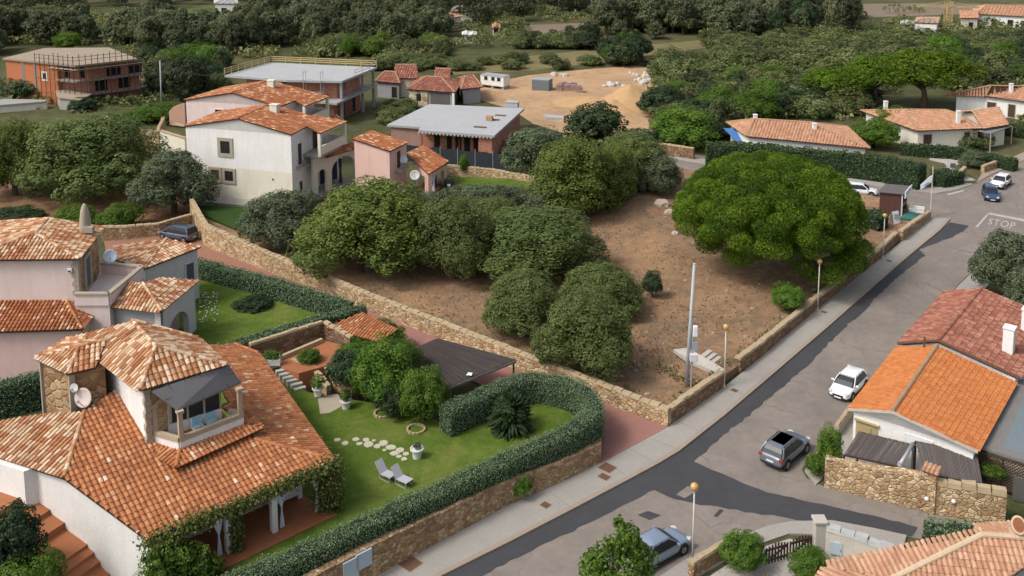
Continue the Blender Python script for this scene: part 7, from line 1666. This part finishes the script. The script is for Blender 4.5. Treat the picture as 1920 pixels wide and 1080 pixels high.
tree('dark1', 1120, 272, 98, 190, 'round dark evergreen in front of the dirt yard', 0)
tree('green0', 1288, 285, 120, 203, 'bright mid green tree beside the cross street hedge', 0)
tree('dark0', 1205, 290, 70, 240, 'low dark tree at the near corner of the dirt yard', 0)
tree('dark1', 1350, 262, 70, 222, 'dark tree beside the blue tarpaulin', 0)
tree('green1', 1648, 285, 78, 222, 'bright bushy tree between the two salmon roofed bungalows', 0)
tree('green0', 1690, 262, 90, 200, 'round green tree right of the half hidden bungalow', 0)
tree('dark1', 1766, 262, 38, 228, 'small dark tree in front of the long cream bungalow', 0)
tree('maq1', 1838, 282, 60, 240, 'olive bush by the grey slatted pergola', 0)
tree('grey0', 1835, 318, 48, 284, 'pale silvery shrub by the path at the junction', 0, 'shrub')
tree('green1', 118, 98, 46, 58, 'bright yellow green tree behind the scaffolded shell', 0)
tree('dark0', 342, 192, 74, 102, 'large dark tree behind the pale pole at upper left', 0)
tree('green0', 275, 234, 90, 195, 'bright green shrub mass below the pale pole', 0, 'shrub')
tree('green1', 310, 236, 70, 196, 'second bright green shrub against the pink gable', 0, 'shrub')
tree('green0', 350, 128, 70, 82, 'yellow green tree left of the timber railed shell', 0)
tree('green1', 395, 135, 60, 95, 'light green tree touching the timber railed shell', 0)
tree('dark1', 145, 212, 44, 182, 'rounded dark bush beside the tan sloped shed', 0, 'bush')
tree('dark0', 40, 190, 80, 140, 'dark tree in front of the orange block wall', 0)
tree('green0', 870, 328, 18, 290, 'thin young tree on the small lawn beyond the pink porch', 1.2, 'sapling')
tree('dark0', 118, 178, 70, 156, 'dark hedge like bush below the orange block wall', 0, 'bush')
tree('grey1', 1912, 585, 128, 437, 'grey green oleander tree at the right edge behind the red roof', 0)
tree('grey0', 1960, 640, 110, 500, 'second grey green tree cut by the right edge', 0)
tree('bush2', 762, 500, 105, 372, 'dull tree filling the gap between the huge bright tree and the dark green one', LT)
tree('bush1', 925, 478, 120, 372, 'dull green tree behind the broad rounded one on the lot', LT)
tree('grey1', 1012, 430, 90, 352, 'silvery tree tucked against the tall dense tree', LT)
tree('grey0', 860, 418, 80, 350, 'low silvery tree under the pink porch wing', LT)
tree('bush0', 1150, 400, 100, 272, 'leafy tree joining the tall dense tree to the one on the bank', LT)
# garden planting
tree('bush1', 755, 745, 92, 640, 'dark leafy garden bush against the left end of the reed roof', GZ, 'bush')
tree('green0', 682, 752, 74, 668, 'leafy garden bush in front of the stone planter wall', GZ, 'bush')
tree('dark0', 735, 790, 60, 715, 'small dark shrub between the two ringed garden trees', GZ, 'shrub')
tree('green0', 722, 778, 120, 638, 'tall bright garden tree beside the reed roofed shelter', GZ)
tree('green1', 790, 806, 88, 690, 'round dark green garden tree ringed with stones', GZ)
tree('dark0', 646, 742, 66, 655, 'dense dark round shrub by the rubble planter wall', GZ, 'shrub')
tree('green0', 700, 660, 95, 606, 'bright creeper bush spilling over the little shed', GZ, 'shrub')
tree('green1', 665, 700, 70, 640, 'light green bush beside the orange terrace', GZ, 'shrub')
tree('green1', 575, 690, 40, 655, 'low shrub on the orange terrace wall', GZ+.7, 'shrub')
tree('green1', 967, 942, 56, 880, 'round ivy bush growing on the stone wall below the long hedge', .1, 'bush')
tree('dark1', 470, 590, 62, 555, 'flat dark green bed in the pink villa lawn', .3, 'shrub')
tree('green1', 1396, 1088, 76, 998, 'clipped round topped bush beside the picket gate', .1, 'bush')
tree('green0', 1522, 1094, 70, 1034, 'yellowish rounded shrub in the gravel court', .1, 'shrub')
tree('green0', 1560, 905, 52, 800, 'ivy covered gate post clump at the left end of the street wall', .1, 'shrub')
tree('green1', 1532, 900, 34, 850, 'lower ivy clump beside the parked grey car', .1, 'shrub')
tree('green1', 1868, 905, 50, 866, 'flowering shrub in front of the lattice screen', .9, 'shrub')
tree('dark1', 8, 1105, 105, 945, 'dark evergreen bush at the bottom left corner beside the steps', 2.4, 'bush')
tree('green1', 40, 1150, 115, 1035, 'lighter clipped bush below the dark one at the bottom left', 2.0, 'bush')
tree('dark0', 8, 425, 90, 392, 'low dark shrub behind the pink villa roof at the left edge', 0, 'shrub')
tree('green0', 125, 432, 80, 385, 'yellow tipped shrub behind the pink villa chimney', 0, 'shrub')
def flower_bed():
    t = thing('flower_bed', 'white flowering plants under the arched porch of the pink villa', 'flower bed', W(385, 585, .3)); P = []; Q = []; Rr = []
    for _ in range(260): c = W(RND.uniform(374, 410), RND.uniform(555, 612), .3); P.append((c.x, c.y, .3+RND.uniform(.05, .5))); Q.append((RND.gauss(0, .4), RND.gauss(0, .4), 1))
    leaves('plant', P, Q, .16*NPR.uniform(.6, 1.3, len(P)), NPR.uniform(0, 1, len(P)), L_BRIGHT, t)['kind'] = 'stuff'; P = []; Q = []
    for _ in range(75): c = W(RND.uniform(374, 410), RND.uniform(555, 612), .3); P.append((c.x, c.y, .3+RND.uniform(.35, .6))); Q.append((RND.gauss(0, .3), -.3, 1))
    fl = leaves('flower', P, Q, .17*NPR.uniform(.6, 1.3, len(P)), NPR.uniform(0, 1, len(P)), Mleaf('white_petal', (.4, .4, .36), (.55, .55, .5), (.7, .7, .66), .1, 0, gain=1), t, .9); fl['kind'] = 'stuff'
flower_bed()
def citrus(label, cx, yb, wpx, topy, n, z=0):
    p = W(cx, yb, z); w = wpx*p.y/FPX; h = zt(p, topy)-z; t = thing('citrus_tree', label, 'tree', p); g = random.Random(5)
    bl = [((0, 0, h*.58), (w*.34, w*.34, h*.34))]
    for k in range(9): a = 2*pi*k/9+g.uniform(-.3, .3); d = w*.3*g.uniform(.7, 1.2); bl.append(((cos(a)*d, sin(a)*d, h*g.uniform(.35, .78)), (w*.17, w*.17, h*.17)))
    for k in range(7): a = g.uniform(0, 6.28); d = w*.25*g.uniform(.2, 1.2); bl.append(((cos(a)*d, sin(a)*d, h*g.uniform(.8, .97)), (w*.07, w*.07, h*.1)))
    bl = [((c[0]+p.x, c[1]+p.y, c[2]+p.z), r) for c, r in bl]
    P, Q, S, Rr = cloud(bl, n, .20, .36, 24, .2, rough=.8); leaves('crown', P, Q, S, Rr, L_CITR, t, .55); trunk_mb(h*.4, .12, 6, w*.3, .1, 4, p, h*.45).build('trunk', BARK, t, smooth=True)
citrus('bright leafy tree cut by the bottom edge in front of the light blue car', 1150, 1190, 175, 996, 11000)
def cycad(label, px, py, h, r, z):
    c = W(px, py, z); t = thing('cycad', label, 'palm shrub', c); P = []; Q = []; S = []; g = random.Random(9)
    m = MB(); m.tube([c-UP*.2, c+UP*h*.42], [.32, .26], 10); m.build('trunk', BARK, t); V = []; fs = []; mb = MB()
    for k in range(330):
        a = g.uniform(0, 6.28); el = g.uniform(-.35, 1.5); L = r*g.uniform(.8, 1.1); d = Vector((cos(a)*cos(el), sin(a)*cos(el), sin(el))); o = c+UP*h*(.42+g.uniform(-.32, .16)); side = Vector((-sin(a), cos(a), 0)); pts = []
        for i in range(6): u = i/5; q = o+d*L*u-UP*(L*.35*u*u*(1.1-el*.5)); wd = .15*sin(pi*min(1, u*.9+.12)); pts += [q-side*wd-UP*.04, q, q+side*wd-UP*.04]
        mb.add(pts, [(i*3+j, i*3+j+1, i*3+j+4, i*3+j+3) for i in range(5) for j in (0, 1)], 0, g.random())
    mb.build('fronds', L_CYC, t); P2, Q2, S2, R2 = cloud([(tuple(c+UP*h*.42), (r*.72, r*.72, h*.42))], 2600, .30, .3, 24, .2); leaves('foliage', P2, Q2, S2, R2, L_CYC, t, .3)
cycad('large dark cycad on the lawn inside the hedge bend', 958, 806, 2.7, 1.75, GZ)
def big_pine():
    p = W(1528, 510, LT); t = thing('stone_pine', 'huge bright green stone pine with a lumpy domed crown by the road', 'tree', p); g = random.Random(12)
    top = zt(p, 296)-LT; cx, cz = -4.9, 5.9; Rx, Ry, Rz = 8.5, 7.8, top-5.9-.5; lumps = []
    n = 190; ga = pi*(3-sqrt(5))
    for k in range(n):
        z = 1-(k+.5)/n*1.22; r = sqrt(max(0, 1-z*z)); a = ga*k+g.uniform(-.15, .15); lumps.append((cx+Rx*r*cos(a), Ry*r*sin(a), cz+Rz*z*(1 if z > 0 else .9), g.uniform(.85, 1.25)))
    for k in range(34):
        a = 2*pi*k/34+g.uniform(-.1, .1); rr = g.uniform(.60, .85); lumps.append((cx+Rx*rr*cos(a)*.95, Ry*rr*sin(a)*.95, g.uniform(3.6, 4.8)-.9*cos(a+pi), g.uniform(.9, 1.3)))
    for k in range(46): a = g.uniform(0, 6.28); rr = g.uniform(.15, .72); lumps.append((cx+Rx*rr*cos(a), Ry*rr*sin(a)-.8, g.uniform(4.0, 6.0), g.uniform(1.1, 1.5)))
    for a, d, zc in ((-1.35, 7.4, 2.2), (-1.5, 6.2, 2.0), (-1.2, 5.8, 2.4), (-1.75, 6.8, 2.9), (-.95, 6.6, 2.8), (-.6, 6.4, 2.2), (-.35, 6.0, 2.0), (-.15, 5.4, 1.7), (-.5, 5.0, 2.8), (.1, 5.6, 2.4), (-.8, 5.2, 2.9), (-.25, 6.6, 3.2), (0.3, 5.5, 3.4), (-.7, 7.0, 3.6)): lumps.append((cos(a)*d*.92-1.9, sin(a)*d*.92, zc, g.uniform(1.0, 1.4)))
    P = []; Q = []; S = []; Rr = []
    for (x, y, z, r) in lumps:
        m = int(950*r*r); q = NPR.normal(size=(m, 3)); q[:, 2] += .35; q /= np.linalg.norm(q, axis=1, keepdims=True); tint = g.uniform(.15, .75)
        P.append(np.array([x+p.x, y+p.y, z+p.z])+q*np.array([r, r, r*.74])*NPR.uniform(.82, 1.08, (m, 1))); Q.append(q+NPR.normal(size=(m, 3))*.65); S.append(.20*NPR.uniform(.6, 1.3, m)); Rr.append(np.clip(tint+NPR.uniform(-.25, .3, m), 0, 1))
    leaves('crown', np.concatenate(P), np.concatenate(Q), np.concatenate(S), np.concatenate(Rr), L_PINE, t, .4)
    tm = trunk_mb(3.0, .42, 3, 3.0, -.6, 8, p, 3.0)
    for k in range(14): L = lumps[(k*11) % 170]; e = p+Vector(L[:3])*.93; s = p+Vector((-.6, 0, 2.4)); tm.tube([s, s.lerp(e, .5)-UP*.5, e], [.26, .16, .06], 6)
    tm.build('trunk', BARKR, t, smooth=True)
big_pine()
for cx, yb, w_, ty, lb in ((1562, 196, 125, 126, 'left and lowest of three umbrella pines beyond the bungalows'), (1640, 200, 130, 101, 'middle of three umbrella pines beyond the bungalows'), (1732, 204, 175, 90, 'right and largest of three umbrella pines beyond the bungalows')):
    p = W(cx, yb, 0); place('umbrella', p, w_*p.y/FPX*1.15, zt(p, ty)/.98, lb, 'tree')

# far trees, scattered on the ground they stand on
def scatter(x0, y0, x1, y1, n, keys, wr, hr, label, group, cat='tree'):
    for k in range(n):
        for _ in range(8):
            px, py = RND.uniform(x0, x1), RND.uniform(y0, y1)
            if not any(a <= px <= b and c <= py <= d for a, b, c, d in AVOID): break
        w = RND.uniform(*wr); place(RND.choice(keys), W(px, py, 0), w, RND.uniform(*hr), label, cat, group)
AVOID = [(-10, 265, 85, 140), (420, 720, 112, 260), (885, 1232, 124, 262), (700, 910, 124, 200), (980, 1130, 40, 72), (1240, 1700, 8, 22), (330, 450, 10, 36), (1380, 1640, 225, 285), (1610, 1900, 195, 262), (1700, 1770, 25, 58), (1790, 1920, 10, 46), (830, 1345, 92, 124), (1130, 1345, 74, 104)]
GUM = ['gum0', 'gum1', 'gum2', 'gum3']; MQ = ['maq0', 'maq1', 'maq2']
scatter(-30, 72, 480, 108, 100, GUM, (6, 10), (6.5, 10), 'dark tall tree in the belt beyond the scaffolded shell at upper left', 'dark trees of the upper left belt')
scatter(470, 52, 830, 90, 92, GUM, (6, 9), (7, 10), 'tall dark tree in the belt behind the timber railed shell', 'dark trees of the middle belt')
scatter(590, 92, 960, 106, 34, ['maq0', 'maq1', 'maq2', 'green0'], (5, 8), (3.5, 5.5), 'bright green bush in the row in front of the dark middle belt', 'green bushes in the field row', 'bush')
scatter(960, 86, 1115, 98, 16, ['dark0', 'dark1', 'maq0'], (5, 8), (3.4, 5), 'dark green bush in the field row right of the bright ones', 'dark bushes in the field row', 'bush')
scatter(1095, 46, 1310, 66, 42, GUM, (7, 10), (8, 12), 'tall dark tree in the clump at the top right of centre', 'dark trees right of centre')
scatter(1340, 22, 1590, 82, 62, GUM+['dark0'], (7, 12), (7, 13), 'tall tree of the wooded rise at upper right', 'trees of the wooded rise')
scatter(1330, 78, 1720, 150, 75, MQ, (8, 12), (4, 6.5), 'rounded shrub of the dull green thicket left of the umbrella pines', 'shrubs of the upper right thicket', 'shrub')
scatter(1600, 84, 1960, 128, 70, MQ+['dark1'], (7, 11), (3, 5), 'rounded shrub of the thicket above the umbrella pines', 'shrubs above the umbrella pines', 'shrub')
scatter(1760, 110, 1960, 175, 26, ['dark0', 'maq1', 'green1'], (7, 10), (4, 7), 'green tree beyond the white walled bungalow at the right edge', 'trees behind the right edge bungalow')
scatter(1225, 112, 1460, 240, 55, ['maq0', 'maq1', 'maq2', 'green0', 'dark1'], (6, 10), (3.6, 6), 'green bush of the thicket right of the dirt yard', 'bushes right of the dirt yard', 'bush')
scatter(1440, 160, 1640, 232, 26, ['maq1', 'maq2', 'dark0'], (6, 9), (3.4, 5), 'dark bush behind the half hidden bungalow', 'bushes behind the bungalow', 'bush')
scatter(700, 118, 1120, 132, 40, MQ, (4, 8), (1.6, 3.2), 'low scrub bush on the bank behind the dirt yard', 'low bushes behind the dirt yard', 'bush')
scatter(265, 120, 440, 190, 26, ['dark0', 'dark1', 'green1', 'maq0'], (5, 8), (4, 6.5), 'leafy tree between the scaffolded shell and the timber railed shell', 'trees between the two shells')
scatter(1030, 62, 1240, 84, 7, ['gum0', 'dark0'], (4, 7), (4, 6.5), 'lone tree standing in the fallow field', 'lone trees in the fallow field')
scatter(1140, 108, 1220, 126, 7, ['dark0', 'green0', 'dark1'], (6, 9), (4.5, 7), 'dark tree beside the track at the back of the dirt yard', 'trees by the track')
scatter(690, 172, 770, 235, 9, MQ, (3, 5), (1.3, 2.4), 'low weedy shrub on the rough ground between the two brick shells', 'weedy shrubs between the shells', 'shrub')
def far_wood():
    P = []; Q = []; S = []; Rr = []
    for (x0, y0, x1, y1, n) in ((-30, -14, 480, 30, 75), (480, -16, 980, 46, 125), (960, -16, 1400, 32, 75)):
        for _ in range(n):
            px, py = RND.uniform(x0, x1), RND.uniform(y0, y1)
            if any(a <= px <= b and c <= py <= d for a, b, c, d in AVOID): continue
            c = W(px, py, 0); w = RND.uniform(7, 12); hh = RND.uniform(6, 10.5); bl = [((c.x, c.y, hh*.6), (w*.36, w*.36, hh*.38))]+[((c.x+RND.uniform(-.3, .3)*w, c.y+RND.uniform(-.3, .3)*w, hh*RND.uniform(.3, .8)), (w*.2, w*.2, hh*.18)) for _ in range(5)]
            p, q, s, r = cloud(bl, 620, .75, .36, 12, .15); P.append(p); Q.append(q); S.append(s); Rr.append(np.clip(r*.6+RND.uniform(0, .4), 0, 1))
    o = leaves('far_wood', np.concatenate(P), np.concatenate(Q), np.concatenate(S), np.concatenate(Rr), L_GUM, None, .65, (0, 300, 0)); tag(o, 'far off wood along the top edge of the view', 'wood', None, 'stuff')
far_wood()
def scrub():
    P = []; Q = []; S = []; Rr = []; bl = []
    for (x0, y0, x1, y1, n, r, h) in ((-40, 20, 1100, 122, 520, 3.4, 1.7), (1100, 20, 1960, 180, 420, 3.4, 2.0), (1230, 120, 1640, 235, 160, 2.4, 1.3), (-40, 150, 340, 205, 60, 2.2, 1.2), (700, 120, 1000, 150, 60, 2.4, .9), (960, 240, 1240, 290, 50, 1.7, 1.0), (1640, 200, 1940, 262, 60, 1.8, .8)):
        for _ in range(n):
            px, py = RND.uniform(x0, x1), RND.uniform(y0, y1)
            if any(a <= px <= b and c <= py <= d for a, b, c, d in AVOID): continue
            c = W(px, py, 0); k = RND.uniform(.5, 1.3); bl.append(((c.x, c.y, h*k*.35), (r*k, r*k, h*k)))
    for c, r in bl:
        n = int(26+14*r[0]); q = NPR.normal(size=(n, 3)); q /= np.linalg.norm(q, axis=1, keepdims=True); q[:, 2] = np.abs(q[:, 2]); P.append(np.array(c)+q*np.array(r)*NPR.uniform(.7, 1.1, (n, 1))); Q.append(q+NPR.normal(size=(n, 3))*.6); S.append(NPR.uniform(.5, 1.1, n)); Rr.append(np.clip(RND.random()*.6+NPR.uniform(0, .4, n), 0, 1))
    o = leaves('scrub', np.concatenate(P), np.concatenate(Q), np.concatenate(S), np.concatenate(Rr), L_MAQ, None, .7, (0, 200, 0)); tag(o, 'low scrub and undergrowth between the trees of the far ground', 'scrub', None, 'stuff')
scrub()
def dry_tufts():
    P = []; Q = []; S = []
    for _ in range(15000):
        px = RND.uniform(690, 1700); py = RND.uniform(370, 770)
        d1 = (py-560)-(px-680)*(790-570)/(1250-680)
        lim = 790-(px-1255)*.79 if px > 1255 else 1e9
        if d1 > -8 or py > lim-22: continue
        c = W(px, py, LT); c.z = lot_z(c)
        if math.sin(c.x*.5)*math.cos(c.y*.45)+RND.uniform(-.9, .9) < 0: continue
        P.append((c.x, c.y, c.z+.06)); Q.append((RND.gauss(0, 1), RND.gauss(0, 1), RND.gauss(.5, .5))); S.append(RND.uniform(.12, .34))
    o = leaves('dry_grass', P, Q, S, NPR.uniform(0, 1, len(P)), L_DRY, None, .35, (0, 90, LT)); tag(o, 'dry straw tufts over the bare soil of the lot', 'grass', None, 'stuff')
    m = MB()
    for _ in range(420):
        px = RND.uniform(900, 1600); py = RND.uniform(400, 760)
        d1 = (py-560)-(px-680)*(790-570)/(1250-680); lim = 790-(px-1255)*.79 if px > 1255 else 1e9
        if d1 > -10 or py > lim-26: continue
        c = W(px, py, LT); c.z = lot_z(c); r = RND.choice((.06, .08, .1, .14, .2)); m.lathe(c, [(.3*r, -.3*r), (r, 0), (r*.8, r*.5), (.2*r, r*.7)], 6, 0, RND.random(), None, RND.uniform(.8, 1.4), RND.uniform(.7, 1.1))
    o = m.build('stones', M('lot_stone', (.36, .29, .22), .95, .35, 2)); tag(o, 'loose stones scattered over the bare soil of the lot', 'stones', None, 'stuff')
dry_tufts()
def weeds():
    P = []; Q = []; S = []
    for (a, b, n) in (((1268, 762), (1390, 672), 150), ((1400, 668), (1640, 472), 330), ((700, 575), (1240, 775), 420), ((1240, 700), (1330, 745), 160), ((940, 500), (1120, 480), 120)):
        for _ in range(n):
            u = RND.random(); c = W(a[0]+(b[0]-a[0])*u+RND.gauss(0, 4), a[1]+(b[1]-a[1])*u-abs(RND.gauss(0, 9))-3, LT); c.z = lot_z(c)+RND.uniform(.05, .3); P.append(tuple(c)); Q.append((RND.gauss(0, 1), RND.gauss(0, 1), RND.gauss(.5, .5))); S.append(RND.uniform(.15, .42))
    o = leaves('weeds', P, Q, S, NPR.uniform(0, 1, len(P)), L_MAQ, None, .4, (0, 90, LT)); tag(o, 'green and straw weeds along the foot of the lot walls', 'weeds', None, 'stuff')
weeds()
for k, (px, py, r, lb) in enumerate(((1240, 393, .8, 'big pale boulder on the earth bank at the back of the lot'), (1256, 405, .6, 'flatter grey boulder beside the big pale one'), (1267, 440, .45, 'small white stone on the soil below the boulders'), (1283, 760, .0, ''))):
    if not lb: continue
    c = W(px, py, LT); c.z = lot_z(c); m = MB().lathe(c, [(.2*r, -.5*r), (r, -.2*r), (r*.95, .35*r), (r*.6, .75*r), (.1*r, .85*r)], 9, sx=1.2, sy=.8); g = random.Random(k); m.v = [(a+g.uniform(-.14, .14)*r, b+g.uniform(-.14, .14)*r, d+g.uniform(-.1, .1)*r) for a, b, d in m.v]; o = m.build('boulder', M('pale_boulder', (.48, .40, .31), .95, .3, 1.5)); tag(o, lb, 'boulder')
# ------------------------------------------------------------------ lamps and cars
lamp0 = make_lamp()
for k, (px, py, lb) in enumerate(((1298.5, 1056, 'nearest street lamp, at the bottom pavement beside the light blue car'), (1358, 726, 'street lamp standing at the worn steps to the lot'), (1533, 581, 'street lamp next to the round bright bush on the lot'), (1655, 484, 'farthest of the street lamps, by the wall below the kiosk'))):
    o = lamp0 if k == 0 else copy_tree(lamp0); c = W(px, py, .14); o.location = c; o.rotation_euler = (0, 0, k*1.3); o['label'] = lb
    o.scale = (1, 1, (zt(c, (905, 607, 485, 400)[k])-.14)/5.0)
# white round lamp head at the right edge
t = thing('street_lamp', 'white globe lamp just entering the frame at the right edge of the junction', 'street lamp', W(1921, 470, .1), 'street lamps along the pavement'); b = W(1921, 470, .1); zz = zt(b, 381); MB().tube([b, b+UP*(zz-.3)], .05, 8).build('pole', LAMPP, t); MB().lathe(b+UP*(zz-.1), [(.08, -.25), (.26, -.12), (.30, .02), (.24, .18), (.05, .3)], 14).build('globe', PLAST, t, smooth=True)
SILV = Mpaint('silver_grey_paint', (.17, .195, .23), .42, .4); WHT = Mpaint('white_paint', (.78, .80, .82), .3); BLU = Mpaint('light_blue_paint', (.27, .335, .44), .35, .4); NAV = Mpaint('navy_paint', (.03, .07, .17), .3, .2); SLB = Mpaint('slate_blue_paint', (.10, .12, .17), .28, .5); SIL2 = Mpaint('pale_silver_paint', (.42, .46, .50), .3, .5)
def car(px, py, z, head, paint, label, kind='hatch', **k): c = W(px, py, z); return make_car(label, c.x, c.y, z, head, paint, kind, **k)
car(1590, 733, .03, 230, WHT, 'white hatchback facing the camera beside the orange roof', 'hatch', L=4.1, Wd=1.76)
car(1472, 856, .03, 47, SILV, 'silver grey suv with a dark glass roof seen from behind', 'suv', L=4.25, Wd=1.85, Ht=1.54, roofglass=True, rails=True)
car(1230, 1044, .03, 37, BLU, 'light blue saloon parked at the bottom pavement by the nearest lamp', 'sedan', L=4.4, Wd=1.74, Ht=1.43)
car(335, 447, .18, 156, SLB, 'dark blue grey estate car parked at the top of the red drive', 'mpv', L=4.6, Wd=1.82, Ht=1.66)
car(1857, 371, .03, 252, NAV, 'navy blue car crossing the junction ahead of the white one', 'hatch', L=4.1, Ht=1.5)
car(1876, 349, .03, 228, WHT, 'white car waiting behind the navy blue one at the junction', 'suv', L=4.2, Ht=1.55)
car(1766, 288, .03, 8, SIL2, 'pale silver car parked on the drive in front of the low hedge', 'hatch', L=4.2)
car(1613, 364, .03, -18, WHT, 'white car half hidden behind the stone pine beside the kiosk', 'hatch', L=4.2)
def bbq():
    c = W(842, 354, 1.2); t = thing('barbecue', 'black covered barbecue beside the pink porch wing', 'barbecue', c); MB().box(c+UP*.7, (1.3, .7, .9)).box(c+UP*1.2, (1.0, .55, .35)).build('cover', BLACK, t, bevel=.1); MB().box(c+Vector((0, -.37, .6)), (.4, .03, .3)).build('emblem_patch', PLAST, t)
bbq()
t = thing('overhead_cable', 'thin dark cable from the pale pole to the corner of the timber railed shell', 'cable', W(303, 197, 0)); b = W(303, 197, 0); d = ray(300, 118); pa = Vector((0, 0, CAMH))+d*(b.y/d.y); pb = W(421, 141, 7.4); m = MB()
m.tube([pa.lerp(pb, k/8)-UP*(.9*sin(pi*k/8)) for k in range(9)], .035, 5); m.build('wire', TRIM, t); MB().lathe(pa-UP*.1, [(.06, 0), (.12, .06), (.06, .16)], 8).build('insulator', PLAST, t)
